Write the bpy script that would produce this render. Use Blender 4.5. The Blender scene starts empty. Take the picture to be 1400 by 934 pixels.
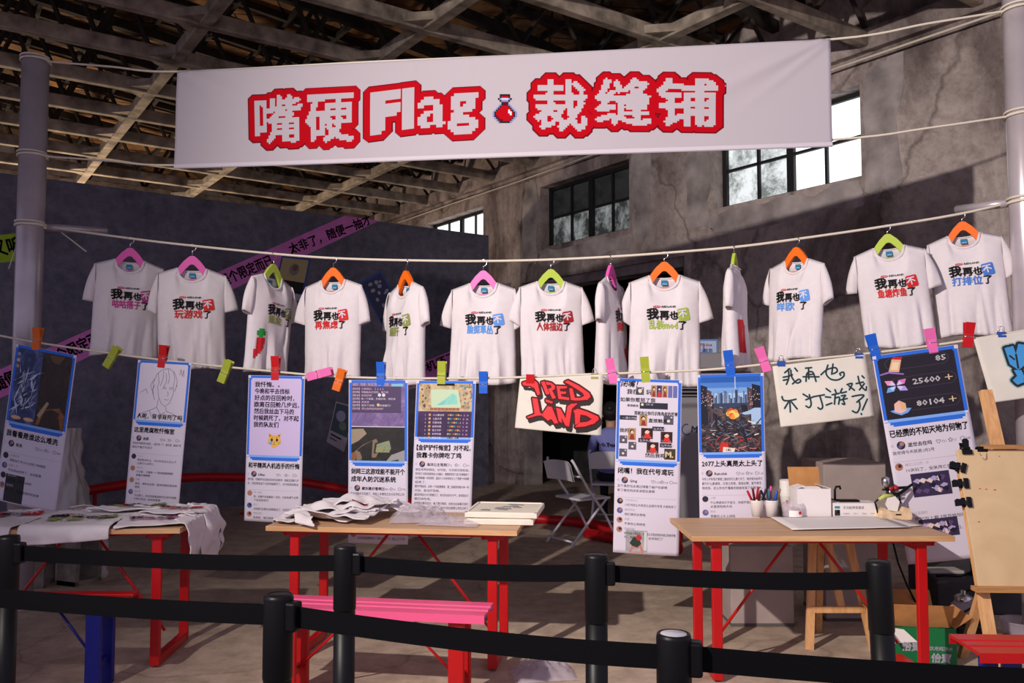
import bpy, bmesh, math, random
import numpy as np
from mathutils import Vector, Matrix, noise
random.seed(7)
R = math.radians
S = bpy.context.scene
COL = S.collection

# ------------------------------------------------------------------ camera, world, lamps, exposure
F, CX, CY, PITCH, CAMZ = 1150.0, 700.0, 467.0, math.atan(63 / 1150.0), 1.5
cam_d = bpy.data.cameras.new('camera')
cam_d.sensor_width = 36
cam_d.lens = 36 * F / 1400
cam_d.clip_start = .05
cam = bpy.data.objects.new('camera', cam_d)
COL.objects.link(cam)
cam.location = (0, 0, CAMZ)
cam.rotation_euler = (R(90) + PITCH, 0, 0)
S.camera = cam

S.view_settings.view_transform = 'Standard'
S.view_settings.look = 'None'
S.view_settings.gamma = 1
S.view_settings.use_curve_mapping = False
S.view_settings.exposure = 0.0

world = bpy.data.worlds.new('world')
S.world = world
world.use_nodes = True
bg = world.node_tree.nodes['Background']
bg.inputs[0].default_value = (.73, .68, .95, 1)
bg.inputs[1].default_value = .62

def spot(name, loc, target, energy, color, size, blend, radius):
    d = bpy.data.lights.new(name, 'SPOT')
    d.energy, d.color, d.spot_size, d.spot_blend, d.shadow_soft_size = energy, color, size, blend, radius
    o = bpy.data.objects.new(name, d)
    COL.objects.link(o)
    o.location = loc
    o.rotation_euler = (Vector(target) - Vector(loc)).to_track_quat('-Z', 'Y').to_euler()
    return o
spot('stage_lamp', (-3.0, -.1, 4.2), (2.9, 5.6, 2.1), 2250, (1, .90, .83), R(93), 1.0, .05)
spot('far_lamp', (-7.5, 13.5, 1.2), (-5.5, 12.0, 6.0), 800, (1, .78, .56), R(150), .8, .3)

# ------------------------------------------------------------------ pixel helpers (a photo pixel to a point of the place)
CP, SP = math.cos(PITCH), math.sin(PITCH)
def ray(px, py):
    u, v = (px - CX) / F, (CY - py) / F
    return Vector((u, CP - v * SP, SP + v * CP))
EYE = Vector((0, 0, CAMZ))
def at(px, py, Y):
    r = ray(px, py)
    return EYE + r * (Y / r.y)
def onz(px, py, z=0):
    r = ray(px, py)
    return EYE + r * ((z - CAMZ) / r.z)
def onplane(px, py, p0, n):
    r = ray(px, py)
    return EYE + r * ((p0 - EYE).dot(n) / r.dot(n))

# ------------------------------------------------------------------ materials
def lin(c):
    c = c / 255
    return c / 12.92 if c <= .04045 else ((c + .055) / 1.055) ** 2.4
def rgb(c):
    return (lin(c[0]), lin(c[1]), lin(c[2]), 1)
MATS = {}
def mat(name, c, rough=.6, metal=0, var=0, vscale=8, bump=0, bscale=60, trans=0, spec=.4, alpha=1):
    if name in MATS:
        return MATS[name]
    m = bpy.data.materials.new(name)
    m.use_nodes = True
    nt = m.node_tree
    b = nt.nodes['Principled BSDF']
    b.inputs['Base Color'].default_value = rgb(c)
    b.inputs['Roughness'].default_value = rough
    b.inputs['Metallic'].default_value = metal
    b.inputs['Specular IOR Level'].default_value = spec
    if trans:
        b.inputs['Transmission Weight'].default_value = trans
    if alpha < 1:
        b.inputs['Alpha'].default_value = alpha
    tc = nt.nodes.new('ShaderNodeTexCoord')
    if var:
        n = nt.nodes.new('ShaderNodeTexNoise')
        n.inputs['Scale'].default_value = vscale
        n.inputs['Detail'].default_value = 5
        nt.links.new(tc.outputs['Object'], n.inputs['Vector'])
        r = nt.nodes.new('ShaderNodeValToRGB')
        r.color_ramp.elements[0].position, r.color_ramp.elements[1].position = .3, .7
        r.color_ramp.elements[0].color = rgb([max(0, x * (1 - var)) for x in c])
        r.color_ramp.elements[1].color = rgb([min(255, x * (1 + var)) for x in c])
        nt.links.new(n.outputs['Fac'], r.inputs[0])
        nt.links.new(r.outputs[0], b.inputs['Base Color'])
    if bump:
        n = nt.nodes.new('ShaderNodeTexNoise')
        n.inputs['Scale'].default_value = bscale
        n.inputs['Detail'].default_value = 4
        nt.links.new(tc.outputs['Object'], n.inputs['Vector'])
        bp = nt.nodes.new('ShaderNodeBump')
        bp.inputs['Strength'].default_value = bump
        bp.inputs['Distance'].default_value = .01
        nt.links.new(n.outputs['Fac'], bp.inputs['Height'])
        nt.links.new(bp.outputs[0], b.inputs['Normal'])
    MATS[name] = m
    return m
def ramp(nt, src, stops):
    r = nt.nodes.new('ShaderNodeValToRGB')
    while len(r.color_ramp.elements) < len(stops):
        r.color_ramp.elements.new(.5)
    for e, (p, c) in zip(r.color_ramp.elements, stops):
        e.position, e.color = p, rgb(c)
    nt.links.new(src, r.inputs[0])
    return r.outputs[0]
def nz(nt, vec, scale, detail=6, rough=.6, dist=0):
    n = nt.nodes.new('ShaderNodeTexNoise')
    for k, v in (('Scale', scale), ('Detail', detail), ('Roughness', rough), ('Distortion', dist)):
        n.inputs[k].default_value = v
    nt.links.new(vec, n.inputs['Vector'])
    return n.outputs['Fac']
def mapped(nt, scale=(1, 1, 1), rot=(0, 0, 0)):
    tc = nt.nodes.new('ShaderNodeTexCoord')
    mp = nt.nodes.new('ShaderNodeMapping')
    mp.inputs['Scale'].default_value = scale
    mp.inputs['Rotation'].default_value = rot
    nt.links.new(tc.outputs['Object'], mp.inputs['Vector'])
    return mp.outputs[0]
def mix(nt, fac, a, b, mode='MIX'):
    m = nt.nodes.new('ShaderNodeMix')
    m.data_type = 'RGBA'
    m.blend_type = mode
    if isinstance(fac, float):
        m.inputs[0].default_value = fac
    else:
        nt.links.new(fac, m.inputs[0])
    for k, v in ((6, a), (7, b)):
        if isinstance(v, tuple):
            m.inputs[k].default_value = v
        else:
            nt.links.new(v, m.inputs[k])
    return m.outputs[2]
def custom(name, rough=.85, spec=.3):
    m = bpy.data.materials.new(name)
    m.use_nodes = True
    b = m.node_tree.nodes['Principled BSDF']
    b.inputs['Roughness'].default_value = rough
    b.inputs['Specular IOR Level'].default_value = spec
    MATS[name] = m
    return m, m.node_tree, b
def bumpit(nt, b, h, strength, dist=.02):
    bp = nt.nodes.new('ShaderNodeBump')
    bp.inputs['Strength'].default_value = strength
    bp.inputs['Distance'].default_value = dist
    nt.links.new(h, bp.inputs['Height'])
    nt.links.new(bp.outputs[0], b.inputs['Normal'])

# concrete floor
m_floor, nt, b = custom('concrete_floor', .62, .35)
v = mapped(nt)
c1 = ramp(nt, nz(nt, v, .55, 8, .62, .4), [(.3, (178, 160, 144)), (.5, (202, 183, 165)), (.7, (218, 200, 182))])
c2 = ramp(nt, nz(nt, v, 6, 8, .7), [(.35, (205, 200, 196)), (.65, (255, 252, 248))])
cc = mix(nt, 1.0, c1, c2, 'MULTIPLY')
vor = nt.nodes.new('ShaderNodeTexVoronoi')
vor.feature = 'DISTANCE_TO_EDGE'
vor.inputs['Scale'].default_value = .33
wv = nt.nodes.new('ShaderNodeVectorMath')
wv.operation = 'ADD'
wn = nt.nodes.new('ShaderNodeTexNoise')
wn.inputs['Scale'].default_value = 1.6
nt.links.new(v, wn.inputs['Vector'])
nt.links.new(v, wv.inputs[0])
nt.links.new(wn.outputs['Color'], wv.inputs[1])
nt.links.new(wv.outputs[0], vor.inputs['Vector'])
crack = ramp(nt, vor.outputs['Distance'], [(0, (120, 112, 106)), (.006, (255, 255, 255))])
cc = mix(nt, .35, cc, crack, 'MULTIPLY')
nt.links.new(cc, b.inputs['Base Color'])
bumpit(nt, b, nz(nt, v, 30, 6, .7), .12)

# old plaster wall: patches, dark stains, vertical streaks, cracks
m_wall, nt, b = custom('old_plaster', .9, .2)
v = mapped(nt)
c1 = ramp(nt, nz(nt, v, .9, 9, .65, .6), [(.28, (140, 128, 125)), (.45, (182, 168, 163)), (.62, (200, 186, 180)), (.78, (214, 201, 194))])
vs = mapped(nt, (1.1, 1.1, .5))
c2 = ramp(nt, nz(nt, vs, .8, 9, .66, 1.2), [(.36, (118, 110, 110)), (.56, (255, 255, 255))])
cc = mix(nt, .75, c1, c2, 'MULTIPLY')
c3 = ramp(nt, nz(nt, v, 9, 6, .75), [(.3, (196, 190, 188)), (.55, (255, 255, 255))])
cc = mix(nt, .8, cc, c3, 'MULTIPLY')
vor = nt.nodes.new('ShaderNodeTexVoronoi')
vor.feature = 'DISTANCE_TO_EDGE'
vor.inputs['Scale'].default_value = .3
wv = nt.nodes.new('ShaderNodeVectorMath')
wv.operation = 'ADD'
wn = nt.nodes.new('ShaderNodeTexNoise')
wn.inputs['Scale'].default_value = 1.3
wn.inputs['Detail'].default_value = 6
nt.links.new(v, wn.inputs['Vector'])
nt.links.new(v, wv.inputs[0])
nt.links.new(wn.outputs['Color'], wv.inputs[1])
nt.links.new(wv.outputs[0], vor.inputs['Vector'])
crack = ramp(nt, vor.outputs['Distance'], [(0, (70, 64, 62)), (.010, (255, 255, 255))])
cc = mix(nt, .5, cc, crack, 'MULTIPLY')
nt.links.new(cc, b.inputs['Base Color'])
bumpit(nt, b, nz(nt, v, 5, 9, .7), .45, .03)

# rough patches of cement round the windows
m_patch = mat('cement_patch', (158, 149, 147), .95, var=.24, vscale=3, bump=.5, bscale=18)

# dark painted partition
m_panel, nt, b = custom('dark_partition_paint', .8, .25)
v = mapped(nt)
c1 = ramp(nt, nz(nt, v, 1.6, 9, .7, .8), [(.3, (108, 107, 122)), (.5, (126, 125, 142)), (.72, (144, 142, 156))])
c2 = ramp(nt, nz(nt, v, 8, 7, .7), [(.35, (210, 210, 214)), (.6, (255, 255, 255))])
nt.links.new(mix(nt, 1.0, c1, c2, 'MULTIPLY'), b.inputs['Base Color'])
bumpit(nt, b, nz(nt, v, 40, 5, .7), .1)

# roof boards and trusses
m_deck, nt, b = custom('roof_boards', .9, .2)
v = mapped(nt, (1, 1, 1), (0, 0, R(-54.5)))
br = nt.nodes.new('ShaderNodeTexBrick')
br.inputs['Scale'].default_value = 1
br.inputs['Mortar Size'].default_value = .012
br.inputs['Brick Width'].default_value = 1.3
br.inputs['Row Height'].default_value = .42
br.inputs['Color1'].default_value = rgb((176, 130, 88))
br.inputs['Color2'].default_value = rgb((106, 88, 74))
br.inputs['Mortar'].default_value = rgb((30, 24, 20))
nt.links.new(v, br.inputs['Vector'])
c2 = ramp(nt, nz(nt, v, 2.2, 8, .7), [(.3, (110, 100, 92)), (.65, (255, 250, 244))])
nt.links.new(mix(nt, 1.0, br.outputs['Color'], c2, 'MULTIPLY'), b.inputs['Base Color'])
m_beam = mat('weathered_beam', (150, 138, 124), .9, var=.3, vscale=5, bump=.4, bscale=30)
m_web = mat('dark_truss_web', (54, 48, 44), .9, var=.25, vscale=6)

# window glass lit by the sky behind it, dirt on it
def glass_mat(name, strength, dirt, seed, low, high):
    m, nt, b = custom(name, .35, .5)
    tc = nt.nodes.new('ShaderNodeTexCoord')
    mp = nt.nodes.new('ShaderNodeMapping')
    mp.inputs['Location'].default_value = (seed, seed * .7, 0)
    nt.links.new(tc.outputs['Object'], mp.inputs['Vector'])
    n = nz(nt, mp.outputs[0], 2.6, 12, .78, .3)
    col = ramp(nt, n, [(dirt, low), (min(.98, dirt + .16), high)])
    b.inputs['Base Color'].default_value = rgb((40, 42, 44))
    nt.links.new(col, b.inputs['Emission Color'])
    b.inputs['Emission Strength'].default_value = strength
    return m
G_BRIGHT = glass_mat('bright_pane', 1.6, .18, 1, (236, 240, 244), (250, 252, 255))
G_DIRTY = glass_mat('dirty_pane', 1.0, .40, 3, (120, 128, 124), (246, 250, 252))
G_GREY = glass_mat('grimy_pane', .62, .46, 6, (52, 56, 56), (176, 180, 180))
G_DARK = glass_mat('dark_pane', .10, .4, 9, (52, 54, 56), (104, 106, 108))

M_WHITE = mat('white_cotton', (222, 214, 217), .9, var=.012, vscale=30, bump=.08, bscale=220, spec=.15)
M_CLOTH_IN = M_WHITE
M_BANNER = mat('banner_cloth', (182, 174, 182), .8, bump=.03, bscale=300, spec=.2)
M_PAPER = mat('white_paper', (218, 210, 224), .55, spec=.35)
M_CREAM = mat('cream_paper', (222, 216, 204), .8, var=.015, vscale=12)
M_BLACK = mat('black_ink', (22, 20, 22), .7, spec=.2)
M_GREY = mat('grey_ink', (112, 108, 116), .7, spec=.2)
M_LGREY = mat('light_grey_ink', (176, 170, 180), .7, spec=.2)
M_RED = mat('red_ink', (206, 28, 38), .6, spec=.3)
M_BRED = mat('banner_red', (176, 0, 20), .75, spec=.08)
M_DRED = mat('dark_red_ink', (104, 2, 18), .75, spec=.08)
M_BLUE = mat('blue_ink', (44, 110, 220), .55, spec=.3)
M_LBLUE = mat('light_blue_ink', (130, 176, 244), .55, spec=.3)
M_PEN = {}
M_ROPE = mat('cotton_rope', (232, 222, 204), .9, bump=.5, bscale=400)
M_REDPAINT = mat('red_paint', (186, 6, 12), .38, var=.03, vscale=9, spec=.5)
M_BLUEPAINT = mat('blue_paint', (14, 22, 118), .4, spec=.5)
M_PINKPAINT = mat('pink_paint', (238, 92, 140), .35, spec=.5)
M_STEEL = mat('dull_steel_pipe', (190, 180, 186), .26, metal=.3, var=.08, vscale=3)
M_CHROME = mat('chrome', (205, 205, 210), .2, metal=1)
M_BLKPLASTIC = mat('black_plastic', (13, 13, 15), .42, spec=.22)
M_BLKBELT = mat('black_webbing', (12, 12, 15), .85, bump=.3, bscale=500, spec=.08)
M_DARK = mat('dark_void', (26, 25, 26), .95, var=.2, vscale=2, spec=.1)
M_HANGERS = {'pink': mat('pink_plastic', (232, 92, 178), .4), 'green': mat('lime_plastic', (182, 204, 74), .4),
             'orange': mat('orange_plastic', (246, 112, 20), .4)}
M_PEGS = {'orange': mat('peg_orange', (228, 108, 18), .5), 'olive': mat('peg_olive', (166, 178, 52), .5), 'red': mat('peg_red', (196, 12, 20), .5),
          'pink': mat('peg_pink', (236, 110, 178), .5), 'blue': mat('peg_blue', (24, 96, 206), .5)}
def wood(name, c, c2, scale=(1, 12, 12)):
    m, nt, b = custom(name, .5, .35)
    v = mapped(nt, scale)
    n = nz(nt, v, 2.2, 6, .6, .9)
    nt.links.new(ramp(nt, n, [(.3, c2), (.62, c)]), b.inputs['Base Color'])
    return m
M_TABLE = wood('light_oak_top', (206, 168, 132), (184, 146, 112))
M_EDGE = wood('birch_edge', (216, 172, 122), (190, 142, 96))
M_PINE = wood('pine_wood', (226, 176, 122), (196, 140, 88), (14, 14, 1.2))
M_PLY = wood('birch_plywood', (214, 186, 144), (196, 166, 124), (1.2, 1, 7))
M_CARD = mat('brown_cardboard', (188, 132, 78), .85, var=.06, vscale=14)
M_PLINTH = mat('grey_board', (168, 152, 146), .75, var=.05, vscale=5)

# ------------------------------------------------------------------ mesh builder
class MB:
    def __init__(s):
        s.v, s.f, s.m, s.sm = [], [], [], []
    def add(s, verts, faces, mi=0, smooth=False):
        o = len(s.v)
        s.v += [Vector(p) for p in verts]
        for f in faces:
            s.f.append(tuple(i + o for i in f))
            s.m.append(mi)
            s.sm.append(smooth)
        return s
    def box(s, c, d, mi=0, rot=None, bev=0.0):
        hx, hy, hz = d[0] / 2, d[1] / 2, d[2] / 2
        e = min(bev, hx * .9, hy * .9, hz * .9)
        c = Vector(c)
        if e <= 0:
            vs = [Vector((x, y, z)) for x in (-hx, hx) for y in (-hy, hy) for z in (-hz, hz)]
            fs = [(0, 1, 3, 2), (4, 6, 7, 5), (0, 4, 5, 1), (2, 3, 7, 6), (0, 2, 6, 4), (1, 5, 7, 3)]
        else:
            bm = bmesh.new()
            bmesh.ops.create_cube(bm, size=1)
            for q in bm.verts:
                q.co = Vector((q.co.x * 2 * hx, q.co.y * 2 * hy, q.co.z * 2 * hz))
            bmesh.ops.bevel(bm, geom=bm.edges[:], offset=e, segments=2, affect='EDGES', profile=.5)
            bm.verts.index_update()
            vs = [q.co.copy() for q in bm.verts]
            fs = [tuple(q.index for q in f.verts) for f in bm.faces]
            bm.free()
        if rot is not None:
            vs = [rot @ p for p in vs]
        return s.add([p + c for p in vs], fs, mi)
    def tube(s, pts, r, mi=0, n=8, closed=False, caps=True, smooth=True, flat=1.0):
        pts = [Vector(p) for p in pts]
        N = len(pts)
        rs = r if isinstance(r, (list, tuple)) else [r] * N
        rings, prev = [], None
        for i, p in enumerate(pts):
            a = pts[(i - 1) % N] if (i > 0 or closed) else p
            q = pts[(i + 1) % N] if (i < N - 1 or closed) else p
            t = (q - a)
            t = t.normalized() if t.length > 1e-9 else Vector((0, 0, 1))
            if prev is None:
                up = Vector((0, 0, 1)) if abs(t.z) < .9 else Vector((0, 1, 0))
                x = t.cross(up).normalized()
            else:
                x = (prev - t * prev.dot(t))
                x = x.normalized() if x.length > 1e-6 else t.orthogonal().normalized()
            prev = x
            y = t.cross(x).normalized()
            rings.append([p + (x * math.cos(k * 2 * math.pi / n) + y * flat * math.sin(k * 2 * math.pi / n)) * rs[i] for k in range(n)])
        vs = [q for ring in rings for q in ring]
        fs = []
        for i in range(N if closed else N - 1):
            j = (i + 1) % N
            for k in range(n):
                fs.append((i * n + k, i * n + (k + 1) % n, j * n + (k + 1) % n, j * n + k))
        if caps and not closed:
            fs.append(tuple(range(n))[::-1])
            fs.append(tuple((N - 1) * n + k for k in range(n)))
        return s.add(vs, fs, mi, smooth)
    def lathe(s, prof, mi=0, n=24, c=(0, 0, 0), smooth=True, rot=None):
        vs, fs = [], []
        for (r, z) in prof:
            for k in range(n):
                p = Vector((r * math.cos(k * 2 * math.pi / n), r * math.sin(k * 2 * math.pi / n), z))
                vs.append((rot @ p if rot is not None else p) + Vector(c))
        for i in range(len(prof) - 1):
            for k in range(n):
                fs.append((i * n + k, i * n + (k + 1) % n, (i + 1) * n + (k + 1) % n, (i + 1) * n + k))
        if prof[0][0] > 1e-5:
            fs.append(tuple(range(n))[::-1])
        if prof[-1][0] > 1e-5:
            fs.append(tuple((len(prof) - 1) * n + k for k in range(n)))
        return s.add(vs, fs, mi, smooth)
    def prism(s, poly, fn, t0, t1, mi=0):
        """extrude a 2D outline: fn(x, y, t) gives the point"""
        n = len(poly)
        vs = [fn(x, y, t0) for x, y in poly] + [fn(x, y, t1) for x, y in poly]
        fs = [tuple(range(n))[::-1], tuple(range(n, 2 * n))] + [(i, (i + 1) % n, n + (i + 1) % n, n + i) for i in range(n)]
        return s.add(vs, fs, mi)
    def grid(s, pts, nu, nv, mi=0, smooth=True, flip=False):
        fs = []
        for j in range(nv - 1):
            for i in range(nu - 1):
                a = j * nu + i
                f = (a, a + 1, a + nu + 1, a + nu)
                fs.append(f[::-1] if flip else f)
        return s.add(pts, fs, mi, smooth)
    def build(s, name, mats, parent=None, origin=None, solid=0, subsurf=0, weld=False):
        me = bpy.data.meshes.new(name)
        o0 = Vector(origin) if origin is not None else Vector((0, 0, 0))
        me.from_pydata([p - o0 for p in s.v], [], s.f)
        mats = mats if isinstance(mats, (list, tuple)) else [mats]
        for m in mats:
            me.materials.append(m)
        me.polygons.foreach_set('material_index', s.m)
        me.polygons.foreach_set('use_smooth', s.sm)
        if weld:
            bm = bmesh.new()
            bm.from_mesh(me)
            bmesh.ops.remove_doubles(bm, verts=bm.verts, dist=weld)
            bm.to_mesh(me)
            bm.free()
        me.update()
        o = bpy.data.objects.new(name, me)
        COL.objects.link(o)
        if parent is not None:
            o.parent = parent
        if origin is not None:
            o.location = o0
        if solid:
            md = o.modifiers.new('thickness', 'SOLIDIFY')
            md.thickness, md.offset = solid, 0
        if subsurf:
            md = o.modifiers.new('smooth', 'SUBSURF')
            md.levels = md.render_levels = subsurf
        return o

def tag(o, label=None, cat=None, group=None, kind=None):
    for k, val in (('label', label), ('category', cat), ('group', group), ('kind', kind)):
        if val:
            o[k] = val
    return o
def thing(name, label, cat, loc=(0, 0, 0), rotz=0.0, group=None, kind=None, rot=None):
    o = bpy.data.objects.new(name, None)
    o.empty_display_size = .1
    COL.objects.link(o)
    o.location = loc
    o.rotation_euler = rot if rot is not None else (0, 0, rotz)
    return tag(o, label, cat, group, kind)
def copy_tree(o, parent=None):
    c = o.copy()
    COL.objects.link(c)
    if parent is not None:
        c.parent = parent
    for ch in list(o.children):
        copy_tree(ch, c)
    return c

# ------------------------------------------------------------------ lettering
_TC = {}
def glyphs(body, size=1.0, bold=0.0, shear=0.0, res=2, track=1.0, line=1.0, align='LEFT'):
    """(verts2d, faces, x0, x1, y0, y1) of a piece of writing"""
    key = (body, shear, res, track, line, align)
    if key not in _TC:
        c = bpy.data.curves.new('w', 'FONT')
        c.body, c.size, c.shear, c.resolution_u = body, 1, shear, res
        c.space_character, c.space_line, c.align_x = track, line, align
        o = bpy.data.objects.new('w', c)
        me = bpy.data.meshes.new_from_object(o)
        vs = [(p.co.x, p.co.y) for p in me.vertices]
        me.calc_loop_triangles()
        fs = [tuple(t.vertices) for t in me.loop_triangles]
        bpy.data.objects.remove(o)
        bpy.data.curves.remove(c)
        bpy.data.meshes.remove(me)
        _TC[key] = (vs, fs)
    vs, fs = _TC[key]
    return [(x * size, y * size) for x, y in vs], fs
def write(mb, body, fn, x, y, size, mi=0, width=None, bold=.012, shear=0, res=1, anchor='l', rot=0, track=1.0, line=1.0):
    """put writing on a surface fn(x, y) -> point; width squeezes it to that width"""
    vs, fs = glyphs(body, size, 0, shear, res, track, line)
    if not vs:
        return
    x0, x1 = min(p[0] for p in vs), max(p[0] for p in vs)
    k = width / (x1 - x0) if width else 1
    off = {'l': x0, 'c': (x0 + x1) / 2, 'r': x1}[anchor]
    cr, sr = math.cos(rot), math.sin(rot)
    e = bold * size * .9
    if bold >= .018:              # heavier strokes: the same glyphs struck again a little to each side
        offs = [(e * math.cos(t), e * math.sin(t)) for t in [q * math.pi / 3 + .3 for q in range(6)]] if bold >= .028 else [(-e, -e * .5), (e, e * .5), (-e * .5, e), (e * .5, -e)]
    else:
        offs = [(0, 0)]
    for ex_, ey_ in offs:
        out = []
        for px, py in vs:
            a, b_ = (px - off) * k + ex_, py + ey_
            out.append(fn(x + a * cr - b_ * sr, y + a * sr + b_ * cr))
        mb.add(out, fs, mi)
def raster(body, res, bold=.03):
    """writing as a boolean grid of square cells, res cells to the em"""
    vs, fs = glyphs(body, 1, 0, 0, 3)
    V = np.array(vs)
    q = 5
    e = bold
    x0, y0 = V.min(0) - e
    x1, y1 = V.max(0) + e
    W, H = int(round((x1 - x0) * res)), int(round((y1 - y0) * res))
    X, Y = np.meshgrid(x0 + (np.arange(W * q) + .5) / res / q, y0 + (np.arange(H * q) + .5) / res / q)
    M = np.zeros((H * q, W * q), bool)
    for f in fs:
        a, b_, c = V[f[0]], V[f[1]], V[f[2]]
        lo, hi = np.minimum(np.minimum(a, b_), c), np.maximum(np.maximum(a, b_), c)
        i0, i1 = max(0, int((lo[0] - x0) * res * q) - 1), int((hi[0] - x0) * res * q) + 2
        j0, j1 = max(0, int((lo[1] - y0) * res * q) - 1), int((hi[1] - y0) * res * q) + 2
        x, y = X[j0:j1, i0:i1], Y[j0:j1, i0:i1]
        d1 = (x - b_[0]) * (a[1] - b_[1]) - (a[0] - b_[0]) * (y - b_[1])
        d2 = (x - c[0]) * (b_[1] - c[1]) - (b_[0] - c[0]) * (y - c[1])
        d3 = (x - a[0]) * (c[1] - a[1]) - (c[0] - a[0]) * (y - a[1])
        M[j0:j1, i0:i1] |= ~(((d1 < 0) | (d2 < 0) | (d3 < 0)) & ((d1 > 0) | (d2 > 0) | (d3 > 0)))
    M = dilate(M, max(1, int(round(e * res * q))))
    return M.reshape(H, q, W, q).mean((1, 3)) > .5
def poly_raster(polys, res, x0, y0, x1, y1):
    W, H = int((x1 - x0) * res), int((y1 - y0) * res)
    X, Y = np.meshgrid(x0 + (np.arange(W) + .5) / res, y0 + (np.arange(H) + .5) / res)
    M = np.zeros((H, W), bool)
    for P in polys:
        ins = np.zeros((H, W), bool)
        for i in range(len(P)):
            (ax, ay), (bx, by) = P[i], P[(i + 1) % len(P)]
            if ay == by:
                continue
            c = (ay > Y) != (by > Y)
            ins ^= c & (X < (bx - ax) * (Y - ay) / (by - ay) + ax)
        M |= ins
    return M
def dilate(M, r):
    out = M.copy()
    H, W = M.shape
    for dy in range(-r, r + 1):
        w = min(r, int(r * 1.42) - abs(dy))       # octagon
        for dx in range(-w, w + 1):
            ys, yd = slice(max(0, -dy), H - max(0, dy)), slice(max(0, dy), H - max(0, -dy))
            xs, xd = slice(max(0, -dx), W - max(0, dx)), slice(max(0, dx), W - max(0, -dx))
            out[yd, xd] |= M[ys, xs]
    return out
def cells(mb, M, fn, x, y, cell, mi=0, most=12):
    """a boolean grid laid on a surface as merged rectangles"""
    H, W = M.shape
    done = np.zeros_like(M)
    for j in range(H):
        i = 0
        while i < W:
            if M[j, i] and not done[j, i]:
                k = i
                while k < W and M[j, k] and not done[j, k] and k - i < most:
                    k += 1
                h = j + 1
                while h < H and h - j < most and M[h, i:k].all() and not done[h, i:k].any():
                    h += 1
                done[j:h, i:k] = True
                a, b_, c, d = x + i * cell, x + k * cell, y + j * cell, y + h * cell
                mb.add([fn(a, c), fn(b_, c), fn(b_, d), fn(a, d)], [(0, 1, 2, 3)], mi)
                i = k
            else:
                i += 1
def quad_uv(quad, px, py):
    """photo pixel to u, v inside four photo corners (tl, tr, br, bl)"""
    a, b, c, d = [Vector(q) for q in quad]
    u = v = .5
    for _ in range(10):
        P = a * (1 - u) * (1 - v) + b * u * (1 - v) + c * u * v + d * (1 - u) * v
        du = (b - a) * (1 - v) + (c - d) * v
        dv = (d - a) * (1 - u) + (c - b) * u
        e = Vector((px, py)) - P
        det = du.x * dv.y - du.y * dv.x
        u += (e.x * dv.y - e.y * dv.x) / det
        v += (du.x * e.y - du.y * e.x) / det
    return u, v
def smooth(t):
    t = min(1, max(0, t))
    return t * t * (3 - 2 * t)
# ------------------------------------------------------------------ the hall: floor, plaster wall, partition, roof
fl = MB()
fl.box((0, 8, -.1), (40, 44, .2))
tag(fl.build('floor', m_floor), kind='structure')

W0 = Vector((-.16, 13.48, 0))
WD = Vector((.576, -.8176, 0)).normalized()
WN = Vector((WD.y, -WD.x, 0))                      # into the room
WROT = math.atan2(WD.y, WD.x)
def onwall(px, py):
    p = onplane(px, py, W0, WN)
    return (p - W0).dot(WD), p.z
H = 4.92
WIN = [(-2.5, -.56), (1.02, 2.98), (4.42, 6.34)]
WZ0, WZ1 = 3.61, 4.54
DX0, DX1, DZ = .5, 3.95, 3.12
wall = thing('wall_right', None, None, W0, WROT, kind='structure')
mb = MB()
def wbox(x0, x1, z0, z1):
    mb.box(((x0 + x1) / 2, .17, (z0 + z1) / 2), (x1 - x0, .34, z1 - z0))
wbox(-8.4, DX0, 0, DZ); wbox(DX1, 11, 0, DZ); wbox(-8.4, 11, DZ, WZ0); wbox(-8.4, 11, WZ1, H + .9)
xs = [-8.4] + [x for w in WIN for x in w] + [11]
for i in range(0, len(xs), 2):
    wbox(xs[i], xs[i + 1], WZ0, WZ1)
mb.build('plaster', m_wall, wall)
# a shallow pier next to the opening and the ring beam below the eaves
mb = MB()
mb.box((-.1, -.08, 1.56), (.5, .16, 3.12), bev=.01)
mb.build('pier', m_wall, wall)
mb = MB()
mb.box((1.3, -.04, H + .02), (19.2, .1, .22), bev=.01)
mb.build('ring_beam', m_wall, wall)
# ragged cement patches round the windows
for wi, (a, b) in enumerate(WIN[1:]):
    mb = MB()
    rnd = random.Random(5 + wi)
    def ragged(x0, x1, z0, z1):
        pts = []
        n = 26
        for k in range(n):
            t = k / n * 4
            s, f = int(t), t - int(t)
            x, z = [(x0 + f * (x1 - x0), z0), (x1, z0 + f * (z1 - z0)), (x1 - f * (x1 - x0), z1), (x0, z1 - f * (z1 - z0))][s]
            pts.append((x + rnd.uniform(-.05, .05), z + rnd.uniform(-.05, .05)))
        return pts
    for q in ((a - .42, a - .07, WZ0 - .2, WZ1 + .12), (b + .07, b + .42, WZ0 - .18, WZ1 + .15), (a - .02, b + .02, WZ0 - .3, WZ0 - .06)):
        mb.prism(ragged(*q), lambda x, z, t: (x, t, z), 0, -.006)
    mb.build('cement_patch', m_patch, wall)
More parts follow.
